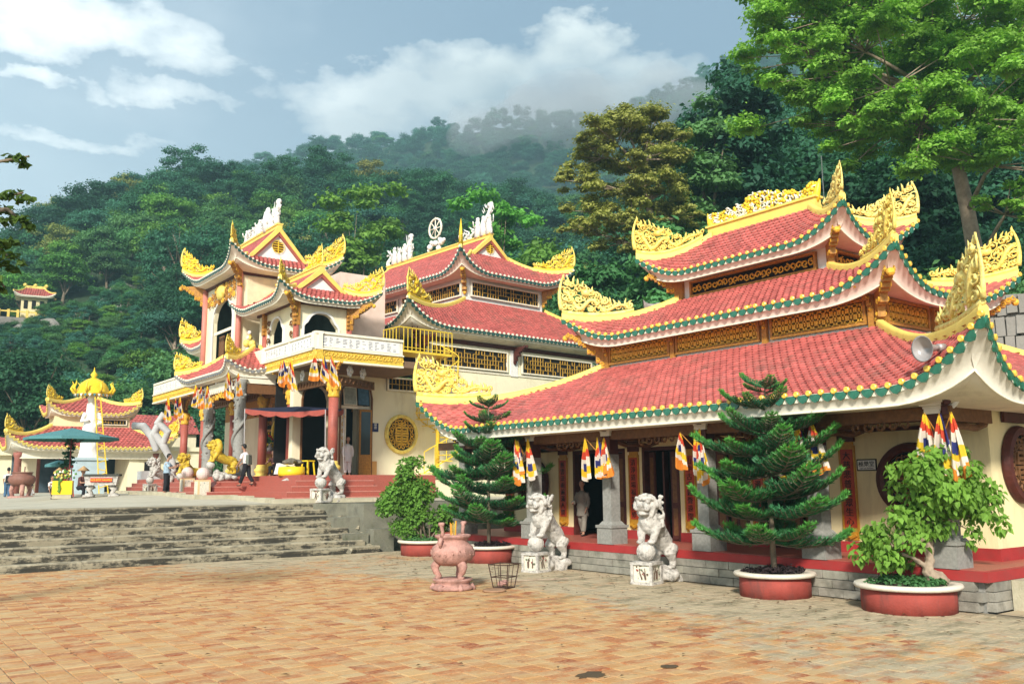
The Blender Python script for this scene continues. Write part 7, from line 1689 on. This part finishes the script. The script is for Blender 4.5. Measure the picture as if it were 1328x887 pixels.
# ---------------------------------------------------------------- people
def person(loc, rz, H, label, top, legs, robe=False, arms=((.25, -.1), (.25, -.1)), stride=0.0, lean=0.0, hat=None, bag=None, sit=0.0, head_down=.0, turn=0):
    """local: faces -y. arms: (raise forward, bend) per side"""
    e = empty('person', loc, rz, label, 'person'); k = H / 1.65; e.scale = (k, k, k)
    hz = .88 - sit * .48; b = MB(); cl = MB(); tr = MB()
    L = lambda z, f=0: (0, -lean * (z - hz) - f, z)
    sz = 1.36 - sit * .48
    neck = Vector(L(sz + .06)); head = neck + Vector((0, -.03 - head_down * .08, .15))
    b.tube([L(hz), L(hz + .2), L(sz - .1), L(sz)], [.12, .12, .14, .09], 10); b.tube([L(sz), tuple(neck), tuple(head)], [.06, .052, .05], 8)
    b.sphere(tuple(head + Vector((0, 0, .04))), .1, n=14, sc=(.82, .98, 1.18)); b.sphere(tuple(head + Vector((0, -.1, .02))), .018, n=6); b.sphere(tuple(head + Vector((0, -.075, -.045))), .035, n=8, sc=(1.1, .8, .6))
    for s in (-1, 1): b.sphere(tuple(head + Vector((s * .085, .005, .03))), .022, n=6, sc=(.5, .8, 1.2)); b.sphere(tuple(head + Vector((s * .035, -.09, .05))), .013, n=6)
    cl.tube([L(hz - .05), L(hz + .15), L(sz - .14), L(sz - .02), L(sz + .03)], [.15, .145, .165, .13, .07], 12)
    for si, s in enumerate((-1, 1)):
        sh = Vector((s * .17, -lean * (sz - hz) , sz - .04)); fr, bd = arms[si]
        el = sh + Vector((s * .05, -math.sin(fr) * .28, -math.cos(fr) * .28)); a2 = fr + bd; wr = el + Vector((-s * .04, -math.sin(a2) * .25, -math.cos(a2) * .25))
        b.tube([tuple(sh), tuple(el), tuple(wr)], [.05, .038, .027], 8); d = (wr - el).normalized(); hp = wr + d * .05; b.sphere(tuple(hp), .038, n=8, sc=(.6, .8, 1.1))
        for q in range(4): o_ = Vector((0, (q - 1.5) * .017, 0)); b.tube([tuple(hp + o_), tuple(hp + o_ + d * (.07 - .006 * abs(q - 1.3))), tuple(hp + o_ + d * .085 + Vector((-s * .012, 0, 0)))], [.011, .01, .008], 5)
        b.tube([tuple(hp), tuple(hp + Vector((-s * .01, -.04, 0)) + d * .03)], [.013, .01], 5)
        cl.tube([tuple(sh - Vector((s * .03, 0, 0))), tuple(sh.lerp(el, .6)), tuple(el) if robe else tuple(sh.lerp(el, .75))] + ([tuple(el.lerp(wr, .8))] if robe else []), [.075, .065, .062] + ([.075] if robe else []), 9)
        st = stride * s; hip = Vector((s * .085, 0, hz))
        if sit: kn = Vector((s * .12, -.38, hz + .03)); ft = Vector((s * .12, -.36, .04))
        else: kn = Vector((s * .09, -.10 * st - .02, hz * .52)); ft = Vector((s * .09, -.30 * st, .06 + (.05 if st < 0 else 0)))
        b.tube([tuple(hip), tuple(kn), tuple(ft)], [.085, .058, .04], 9); b.sphere(tuple(ft + Vector((0, -.06, -.02))), .05, n=8, sc=(.8, 2.0, .6))
        tr.tube([tuple(hip + Vector((0, 0, .05))), tuple(hip), tuple(kn), tuple(ft + Vector((0, 0, .07)))], [.12, .115, .085, .075], 10)
        sm = MB(); sm.sphere(tuple(ft + Vector((0, -.06, -.03))), .055, 0, 10, (.85, 2.0, .5)); sm.link('shoe', cloth_black, e, True)
    if robe: cl.tube([L(hz + .2), (0, 0, hz), (0, .0, hz - .28)], [.15, .17, .19], 14)
    put('body', remeshed(b, 'body', skin, .011, 1), e); put('shirt' if not robe else 'robe', remeshed(cl, 'shirt', top, .018, 2, .012, 9, 1), e); put('trousers', remeshed(tr, 'trousers', legs, .018, 2, .01, 9, 2), e)
    h = MB(); h.sphere(tuple(head + Vector((0, .018, .065))), .104, 0, 14, (.88, .98, 1.1))
    if hat == 'conical':
        h2 = MB(); h2.lathe([(.27, -.02), (.02, .19), (.005, .2)], tuple(head + Vector((0, 0, .09))), 20, 0); h2.lathe([(.26, -.03), (.01, .15)], tuple(head + Vector((0, 0, .09))), 20, 0); h2.link('conical_hat', mat('palm_straw', (.42, .26, .12), .7, .15, 20), e, True)
    me = h.mesh('hair', hair, True); bm = bmesh.new(); bm.from_mesh(me); f0 = head.y - .045; bmesh.ops.delete(bm, geom=[v for v in bm.verts if v.co.y < f0 and v.co.z < head.z + .1], context='VERTS'); bm.to_mesh(me); bm.free(); put('hair', me, e)
    if bag: q = MB(); q.box((0, .2 - lean * (sz - hz), sz - .28), (.28, .16, .4), 0, top=(.85, .8)); q.link('backpack', bag, e)
    return e
# placed by where they stand
person((18.25, 36.55, PZ), -.25, 1.68, 'monk in pale robes standing in the side doorway of the great temple', cloth_white, cloth_white, True, ((.1, .2), (-.1, .1)))
person((18.25, 20.75, .714), -1.15, 1.6, 'monk in a grey robe stepping through the hall doorway behind the flags', cloth_grey, cloth_grey, True, ((.3, 1.1), (.1, .3)), .6)
p = ray_at(215, 641, 38); person((p.x, p.y, terr_z(p.x, p.y)), 1.0, 1.68, 'man in pale blue shirt and dark trousers praying with raised hands on the terrace', cloth_blue, cloth_black, False, ((.75, 1.3), (.75, 1.3)), .15, head_down=.6)
p = ray_at(326, 625, 37.2); person((p.x - .35, p.y - .35, 2.27), -2.5, 1.64, 'visitor in white shirt and black trousers climbing the red steps with a small backpack', cloth_white, cloth_black, False, ((.3, .6), (.2, .5)), .8, .25, bag=mat('grey_green_bag', (.13, .14, .11)))
p = ray_at(357, 614, 40); person((p.x, p.y, PZ), -.8, 1.55, 'crouching person in dark brown clothes before the altar', cloth_brown, cloth_black, False, ((.8, .6), (.8, .6)), 0, .5, sit=1)
p = ray_at(9, 641, 48); person((p.x, p.y, terr_z(p.x, p.y) - .1), 3.0, 1.6, 'visitor with black backpack and blue jeans near the large brown urn', cloth_white, mat('denim', (.06, .12, .2)), bag=cloth_black)
p = ray_at(40, 640, 50); person((p.x, p.y, terr_z(p.x, p.y) - .5), 2.0, 1.5, 'person in white shirt just right of the large brown urn', cloth_white, cloth_black, sit=1)
p = ray_at(66, 640, 46); person((p.x, p.y, terr_z(p.x, p.y) - .1), .6, 1.5, 'seated dark haired person in white behind the yellow flower stand', cloth_white, cloth_black, sit=1)
p = ray_at(103, 648, 38.5); person((p.x, p.y, terr_z(p.x, p.y)), .5, 1.6, 'seated vendor in a conical straw hat left of the white stone table', cloth_brown, cloth_black, False, ((.7, .9), (.7, .9)), 0, .2, 'conical', sit=.9)
p = ray_at(76, 640, 40); person((p.x, p.y, terr_z(p.x, p.y)), -.6, 1.55, 'seated vendor in a dark hat behind the yellow flower stand', mat('dark_green_shirt', (.03, .06, .03)), cloth_black, False, ((.6, .9), (.6, .9)), 0, .1, 'conical', sit=.8)

# ---------------------------------------------------------------- things on the temple platform
def awning():
    e = empty('awning', (15.5, 35.5, 5.4), 0, 'navy canvas awning with scalloped reddish edge between the red columns', 'awning'); c = [Vector((-1.9, 1.4, .1)), Vector((.1, -2.2, -.1)), Vector((1.7, -.6, .1)), Vector((.2, 3.0, .3))]
    b = MB(); ap = Vector((0, .3, .2)); n = 10; vs = []
    for i in range(4):
        a, d = c[i], c[(i + 1) % 4]
        b.grid(lambda u, v: (a.lerp(d, u)).lerp(ap, v) - Vector((0, 0, .12 * math.sin(PI * u) * (1 - v))), 8, 5)
    b.link('canvas', canvas_dark, e, True); b = MB()
    for i in range(4):
        a, d = c[i], c[(i + 1) % 4]; m = 30
        b.grid(lambda u, v: a.lerp(d, u) - Vector((0, 0, .12 * math.sin(PI * u) + v * (.16 + .08 * abs(math.sin(u * 5 * PI))))), m, 2)
    b.link('scalloped_valance', mat('rust_red_canvas', (.32, .07, .05), .85, .15, 6), e)
    for i in range(4):
        q = MB(); q.tube([tuple(c[i]), tuple(c[i] + Vector((.05, 0, -2.6)))], .025, 6); q.link('pole', metal_grey, e)
awning()
def altar():
    e = empty('altar', (17.2, 41.0, PZ), -.9, 'gilded altar with flower vases and a dark statue under the balcony', 'altar')
    b = MB(); b.bb(-1.0, 1.0, -.5, .5, 0, 1.1, 0); b.bb(-1.1, 1.1, -.6, .6, 1.1, 1.22, 1); b.bb(-.8, .8, -.55, -.5, .2, .9, 2); b.link('table', [carved_wood, red_stone, gold], e)
    b = MB(); b.lathe([(.4, 1.22), (.3, 1.5), (.34, 1.8), (.24, 2.2), (.16, 2.45), (.19, 2.6), (.12, 2.8), (.01, 2.95)], n=14); b.link('seated_statue', mat('dark_bronze', (.07, .07, .05), .4, .3, 6), e, True)
    b = MB(); b.bb(-1.15, 1.15, .6, .7, 0, 3.6, 0); b.tube([(-1.1, .55, 1.2), (-1.0, .5, 2.4), (-.6, .45, 3.3), (0, .45, 3.6), (.6, .45, 3.3), (1.0, .5, 2.4), (1.1, .55, 1.2)], .08, 6, 1); b.link('back_screen', [ochre_, gold], e)
    g = random.Random(3)
    for sx in (-.75, .7):
        b = MB(); b.lathe([(.1, 0), (.14, .15), (.06, .3), (.1, .36)], (sx, -.2, 1.22), 10); v_ = b.link('vase', white_paint, e, True); b = MB()
        for k in range(26): b.sphere((sx + g.gauss(0, .14), -.2 + g.gauss(0, .1), 1.75 + g.gauss(0, .2)), .06, k % 4, 6)
        b.link('bouquet', [LF['mid'], LF['deep'], gold, plastic_red], v_, stuff=True)
ochre_ = mat('ochre_screen', (.3, .17, .06), .6, .4, 8)
altar()
p = ray_at(378, 617, 36); e = empty('draped_stand', (p.x, p.y, PZ), 0, 'yellow round stool with a grey sack lying on it, above the red steps', 'stool'); b = MB(); b.lathe([(.52, -.02), (.54, .1), (.52, .34), (.01, .36)], n=20); b.link('stool_drum', plastic_yellow, e, True)
b = MB(); g = random.Random(2); [b.sphere((g.uniform(-.4, .4), g.uniform(-.3, .3), .42 + g.random() * .22), g.uniform(.12, .2), 0, 8, (1.3, 1, .6)) for k in range(9)]; put('sack', remeshed(b, 'sack', mat('grey_sacking', (.16, .14, .1), .9, .3, 8), .04, 1, .04, 8), e)
p = ray_at(399, 617, 37); e = empty('plastic_stool', (p.x, p.y, PZ), .3, 'small yellow plastic stool behind the white lion by the red steps', 'stool'); b = MB(); b.box((0, 0, .6), (.4, .4, .05), 0); b.link('seat', plastic_yellow, e)
for sx in (-1, 1):
    for sy in (-1, 1): b = MB(); b.tube([(sx * .15, sy * .15, .6), (sx * .2, sy * .2, 0)], .035, 6); b.link('leg', plastic_yellow, e)
p = ray_at(366, 616, 36.5); b = MB(); b.box((0, 0, .22), (.5, .35, .45), 0, ry=.25); o = b.link('white_box', white_paint, None, loc=(p.x, p.y, PZ)); tag(o, 'leaning pale box left of the grey sack on the red platform', 'box')
p = ray_at(377, 628, 35.4); b = MB(); b.sphere((0, 0, .15), .42, 0, 12, (1, .8, .42)); me = b.mesh('white_stone', stone_white, False)
for v in me.vertices: v.co *= 1 + .25 * noise.noise(v.co * 3)
o = put('white_stone', me, None, (p.x, p.y, 2.25)); tag(o, 'rough whitish stone lying on the red steps below the draped stool', 'stone')

# ---------------------------------------------------------------- forecourt on the left: pavilion, statue under a dome, parasols
def left_pavilion():
    c = ray_at(110, 640, 62); P = empty('incense_pavilion', (c.x, c.y, 1.7), R(-4), 'low pavilion with two tiers of red roof and pinkish columns across the forecourt', 'pavilion')
    trm = {'f': 'joined', 'l': 'joined', 'r': 0, 'b': 0, 'step': .3, 'mats': [mat('mustard_glaze', (.55, .42, .1)), ridge_yellow]}
    roof(P, (-5.3, 5.3, -3.2, 4), 3.2, .95, (-2.5, 2.7, -.9, 2.5), 4.7, (-4.4, 4.4, -2.3, 3.4), 2.85, Lc=2.4, out=.25, trim=trm, tile=.26, orn={0: (ORN_SMALL[0], .8), 1: (ORN_SMALL[1], .8)}, hips=(0, 1), hipw=.3)
    b = MB(); b.bb(-2.3, 2.5, -.8, 2.4, 4.3, 5.7); b.link('clerestory_wall', cream_wall, P); put('lattice_panel', lattice_mesh(2.6, .4, 'fret', .05, 3, ivory), P, (-.3, -.9, 4.85))
    roof(P, (-2.9, 3.1, -1.5, 3.2), 5.6, .8, (-.2, .2, .7, .9), 7.0, (-2.3, 2.5, -.8, 2.4), 5.4, Lc=1.8, out=.2, trim=trm, tile=.26, orn={0: (ORN_SMALL[1], .75), 1: (ORN_SMALL[0], .75)}, hips=(0, 1), hipw=.3)
    b = MB(); b.lathe([(.35, 0), (.2, .15), (.32, .3), (.15, .5), (.2, .65), (.06, .85), (.01, 1.3)], (0, .8, 6.95), 12); b.link('roof_finial', gold, P, True)
    for x in (-4.4, -3.0, 4.1, 2.9, -.2):
        b = MB(); b.lathe([(.23, 0), (.22, 2.6), (.28, 2.7), (.3, 2.95)], (0, 0, 0), 12); b.link('column', mat('dusty_red_column', (.33, .12, .09), .7, .15, 5), P, True, loc=(x, -2.1 if abs(x) > 3.5 else 1.2, -.1))
    b = MB(); b.bb(-4.4, 4.4, -2.3, -2.1, 2.45, 2.9); b.link('front_beam', ivory, P)
    b = MB(); b.bb(-4.4, 4.4, 2.9, 3.1, 0, 2.9); b.link('back_wall', mat('smoky_blue_wall', (.06, .09, .11), .9, .5, 1.0), P)  # dim interior and blue smoke put into the wall colour
    for (x0, x1) in ((-4.3, -3.2),): b = MB(); b.bb(x0, x1, -1.0, -.9, 0, 2.5); b.link('side_wall', pale_wall, P)
    b = MB(); b.bb(-5.5, 6, -3, 4, -.3, 0); b.link('pavilion_floor', step_stone, P)
    return P
left_pavilion()
c = ray_at(12, 600, 66); b = MB(); b.bb(-4, 3.2, -1, 3, 0, 2.9); b.bb(-4.3, 3.5, -1.4, 3.2, 2.9, 3.4); o = b.link('white_outbuilding', pale_wall, None, loc=(c.x, c.y, 1.7)); tag(o, 'low flat roofed cream outbuilding at the left of the forecourt', 'building')
c = ray_at(205, 600, 64); b = MB(); b.bb(-2.2, 2.6, -1, 3, 0, 3.0); b.bb(-1.2, -.3, -1.03, -1, 0, 2.2, 1); b.bb(.6, 1.4, -1.03, -1, .4, 2.2, 1); b.bb(-2.4, 2.8, -1.2, 3.1, 3.0, 3.3); o = b.link('cream_outbuilding', [pale_wall, dark_void], None, loc=(c.x, c.y, 1.75)); tag(o, 'low cream building with dark openings between the pavilion and the temple', 'building')
c = ray_at(198, 560, 70); e = empty('rear_red_roof', (c.x, c.y, 1.8), 0, 'plain red tiled roof behind the pavilion and the pale sculpture', 'building'); tile_plane(e, Vector((-3.5, 0, 4.6)), Vector((1, 0, 0)), Vector((0, .8, .6)), 7.2, 2.6, e, .3); b = MB(); b.bb(-3.3, 3.5, .3, 2.0, 0, 4.7); b.link('rear_wall', pale_wall, e)
def dome_statue():
    c = ray_at(112, 640, 50); z0 = 1.7; e = empty('domed_statue', (c.x, c.y, z0), 0, 'tall white statue on a pale blue pedestal under a scalloped gold dome', 'statue')
    b = MB(); b.bb(-.75, .75, -.75, .75, 0, 2.05); b.bb(-.85, .85, -.85, .85, 2.05, 2.2); b.link('pedestal', mat('pale_blue_paint', (.42, .52, .55), .7, .1, 3), e)
    b = MB(); b.tube([(0, 0, 2.1), (0, 0, 2.6), (-.05, 0, 3.6), (.05, 0, 4.6), (0, 0, 5.3)], [.62, .5, .42, .36, .26], 12); b.sphere((0, 0, 5.55), .27, n=12); b.tube([(-.35, -.1, 4.7), (-.55, -.3, 4.2), (-.2, -.45, 4.3)], [.14, .11, .08], 8); b.tube([(.35, -.1, 4.7), (.5, -.25, 4.1), (.15, -.4, 4.0)], [.14, .11, .08], 8)
    for k in range(8): b.tube([(.45 * math.cos(k * .8), .4 * math.sin(k * .8), 2.2), (.4 * math.cos(k * .8 + .2), .36 * math.sin(k * .8 + .2), 3.6)], .07, 5)
    put('robed_figure', remeshed(b, 'robed_figure', white_paint, .05, 1, .02, 5), e)
    b = MB(); b.lathe([(1.0, 5.75), (1.02, 5.85), (.86, 5.95), (.8, 6.15), (.66, 6.4), (.42, 6.6), (.15, 6.72)], n=28); b.link('dome', mat('golden_dome', (.85, .55, .02), .35, .15, 3), e, True)
    b = MB(); b.lathe([(.2, 6.68), (.1, 6.78), (.2, 6.9), (.14, 7.0), (.05, 7.1), (.01, 7.35)], n=12); b.link('finial', gold, e, True)
    for k in range(26):
        a = 2 * PI * k / 26; b = MB(); b.add([(1.0 * math.cos(a - .1), 1.0 * math.sin(a - .1), 5.78), (1.0 * math.cos(a + .1), 1.0 * math.sin(a + .1), 5.78), (1.0 * math.cos(a), 1.0 * math.sin(a), 5.6)], [(0, 1, 2)]); b.link('scallop', canvas_teal if k % 2 else white_paint, e)
    for k in range(9):
        a = 2 * PI * k / 9; b = MB(); b.tube([(1.0 * math.cos(a), 1.0 * math.sin(a), 5.85), (1.15 * math.cos(a), 1.15 * math.sin(a), 6.1), (1.02 * math.cos(a), 1.02 * math.sin(a), 6.35), (1.1 * math.cos(a + .1), 1.1 * math.sin(a + .1), 6.5)], [.09, .07, .05, .01], 5); b.link('flame_ornament', gold, e, True)
    p0, p1 = ray_at(135, 640, 49), ray_at(127, 515, 49.5); e2 = empty('gold_ladder', (p0.x, p0.y, z0), 0, 'narrow yellow ladder tower leaning beside the white statue', 'ladder'); d = p1 - Vector((p0.x, p0.y, z0))
    for ox in (-.14, .14): b = MB(); b.tube([(ox * 1.7, 0, 0), (ox + d.x, d.y, d.z)], .035, 5); b.link('rail', yellow_paint, e2)
    for k in range(16): t = (k + .5) / 16; b = MB(); w = .14 * (1.7 - .7 * t); b.tube([(d.x * t - w, d.y * t, d.z * t), (d.x * t + w, d.y * t, d.z * t + (.15 if k % 2 else -.1))], .025, 5); b.link('rung', yellow_paint, e2)
dome_statue()
def coil_sculpture():
    e0 = ray_at(200, 600, 54); e = empty('coiled_sculpture', (e0.x, e0.y, 1.8), 0, 'pale grey sculpture of thick coiling limbs between the pavilion and the temple', 'sculpture'); m = mat('pale_cement', (.5, .5, .48), .8, .12, 4, .3, 20, dirt=(.3, .3, .28), dscale=2)
    for pts in (((172, 552), (186, 553), (197, 566), (203, 585)), ((207, 548), (200, 562), (212, 578), (224, 600), (226, 612)), ((214, 536), (205, 548), (218, 560), (212, 575))):
        b = MB(); P_ = [ray_at(x, y, 54) - e.location for x, y in pts]; b.tube([tuple(p) for p in P_], [.24, .27, .24, .2, .15][:len(P_)], 10); put('coil', remeshed(b, 'coil', m, .06, 2), e)
    b = MB(); b.bb(-.8, 1.4, -.4, .6, -.1, 1.4); b.link('plinth', m, e)
coil_sculpture()
def parasol(px, py, d, r, h, label, name='parasol'):
    g = ray_at(px, 640, d); zg = terr_z(g.x, g.y); top = ray_at(px, py, d).z; e = empty(name, (g.x, g.y, zg), .4, label, 'parasol', 'teal parasols'); H_ = top - zg
    n = 8; b = MB(); b.add([(0, 0, H_)] + [(r * math.cos(2 * PI * k / n), r * math.sin(2 * PI * k / n), H_ - h) for k in range(n)] + [(r * math.cos(2 * PI * k / n), r * math.sin(2 * PI * k / n), H_ - h - .12) for k in range(n)], [(0, 1 + k, 1 + (k + 1) % n) for k in range(n)] + [(1 + k, 1 + n + k, 1 + n + (k + 1) % n, 1 + (k + 1) % n) for k in range(n)]); b.link('canopy', canvas_teal, e)
    for k in range(n): b = MB(); a = 2 * PI * k / n; b.tube([(0, 0, H_ - .03), (r * math.cos(a), r * math.sin(a), H_ - h - .02)], .012, 4); b.tube([(0, 0, H_ - h - .35), (r * .5 * math.cos(a), r * .5 * math.sin(a), H_ - h * .5 - .04)], .01, 4); b.link('rib', iron_dark, e)
    b = MB(); b.tube([(0, 0, 0), (0, 0, H_ + .06)], .03, 8); b.link('pole', mat('red_pole', (.2, .03, .03)), e, True); return e
parasol(88, 554, 40, 2.0, .45, 'wide teal parasol shading the flower stand'); parasol(74, 596, 42, .62, .22, 'small teal parasol below the wide one')
def flower_stand():
    g = ray_at(81, 640, 39.5); z = terr_z(g.x, g.y); e = empty('flower_stand', (g.x, g.y, z), -.3, 'stand draped in bright yellow cloth with flowers on top', 'stand')
    b = MB(); b.bb(-.4, .4, -.3, .3, .18, .78, 0); b.link('yellow_cloth', plastic_yellow, e); b = MB(); b.bb(-.38, .38, -.28, .28, 0, .18); b.link('stone_foot', step_stone, e); q = random.Random(5); b = MB()
    for k in range(46): b.sphere((q.gauss(0, .2), q.gauss(-.05, .14), .9 + q.random() * .35), q.uniform(.03, .07), k % 4, 6)
    for k in range(14): b.sphere((-.08 + q.gauss(0, .04), -.33, .3 + k * .04), .05, 0, 6)
    b.link('flowers', [LF['bright'], pale_gold, white_paint, LF['mid']], e)
    g = ray_at(88, 610, 41.5); e = empty('red_chair', (g.x, g.y, terr_z(g.x, g.y)), 2.8, 'red plastic chair behind the flower stand', 'chair'); b = MB(); b.bb(-.24, .24, -.24, .24, .72, .76); b.link('seat', plastic_red, e); b = MB()
    for k in range(5): b.bb(-.22 + k * .1, -.17 + k * .1, .2, .24, .76, 1.35)
    b.bb(-.26, .26, .2, .24, 1.35, 1.45); b.link('backrest', plastic_red, e)
    for sx in (-1, 1):
        for sy in (-1, 1): b = MB(); b.tube([(sx * .22, sy * .22, .72), (sx * .27, sy * .27, 0)], .025, 6); b.link('leg', plastic_red, e)
    g = ray_at(90, 600, 41); cs = [(q.gauss(0, .12), q.gauss(0, .12), .3 + .2 * k, .2) for k in range(9)]; e = empty('hanging_plant', (g.x, g.y, g.z - .5), 0, 'dark bushy plant with yellow flowers standing high by the parasol pole', 'plant'); put('leaves', quads_mesh(leaf_cloud(cs, 700, .1, 4), 'leaves', LF['deep']), e); b = MB(); [b.sphere((q.gauss(0, .15), -.15, 1.6 + q.random() * .4), .05, 0, 6) for k in range(12)]; b.link('yellow_flowers', gold, e); b = MB(); b.tube([(0, 0, -.9), (0, 0, .4)], .05, 6); b.link('stem', bark, e)
flower_stand()
def stone_table():
    g = ray_at(131, 649, 38.2); z = terr_z(g.x, g.y); e = empty('stone_table', (g.x, g.y, z), -.38, 'white carved stone table with red sign board hung on its front', 'table')
    b = MB(); b.box((0, 0, .93), (1.45, .8, .08), 1); b.box((0, 0, .7), (1.2, .6, .4), 0, top=(1.12, 1.15)); b.link('table_top', [stone_white, mat('dark_slab', (.05, .05, .04))], e)
    for s in (-1, 1):
        b = MB(); b.tube([(s * .35, 0, .5), (s * .52, 0, .32), (s * .4, 0, .15), (s * .6, 0, .05)], [.16, .14, .1, .12], 8); b.box((s * .5, 0, .05), (.4, .5, .1), 0); b.link('scroll_leg', stone_white, e, True)
    b = MB(); b.box((.02, -.36, .72), (.86, .04, .17), 0); b.box((.02, -.385, .72), (.8, .012, .13), 1); o = b.link('sign_board', [plastic_red, mat('orange_red_sign', (.6, .08, .02))], e); put('lettering', text_mesh('NƠI ĐỐT NHANG', .105, yellow_paint, .003), o, (.02, -.395, .72), rot=(PI / 2, 0, 0))
stone_table()
def big_urn():
    g = ray_at(27, 641, 46); z = terr_z(g.x, g.y) - .05; e = empty('large_incense_urn', (g.x, g.y, z), 0, 'large round brown incense urn on pink feet at the edge of the forecourt', 'urn'); m = mat('brown_clay', (.22, .1, .07), .6, .2, 5, .3, 20)
    b = MB(); b.lathe([(.3, .62), (.58, .75), (.66, .95), (.6, 1.12), (.46, 1.2), (.48, 1.28), (.54, 1.32), (.46, 1.34), (.1, 1.25)], n=24); b.link('bowl', m, e, True)
    for k in range(3): a = k * 2.09 + .5; b = MB(); b.tube([(.4 * math.cos(a), .4 * math.sin(a), .72), (.5 * math.cos(a), .5 * math.sin(a), .4), (.42 * math.cos(a), .42 * math.sin(a), .1)], [.13, .1, .1], 8); b.link('leg', pink_stone, e, True)
    b = MB(); b.lathe([(.62, 0), (.64, .06), (.56, .12), (.1, .12)], n=20); b.link('base', pink_stone, e, True)
    for s in (-.12, .1): b = MB(); b.tube([(s, 0, 1.3), (s, 0, 1.62)], .03, 6); b.link('handle', m, e)
big_urn()
# bushes at the foot of the wooded slope
rb = random.Random(31); bp = []
for k in range(120):
    p = ray_at(rb.uniform(-120, 640), 600, rb.uniform(71, 86)); 
    if p.x > 16 and p.y < 62: continue
    bp.append((p.x, p.y, max(gz(p), .2) - rb.uniform(1.0, 2.2), rb.uniform(.55, .85), rb.random() * 6, rb.choice((1, 2, 7, 2, 0))))
bp = [p for p in bp if p[5] in kinds]; forest_mass('slope_foot_thicket', bp, kinds)
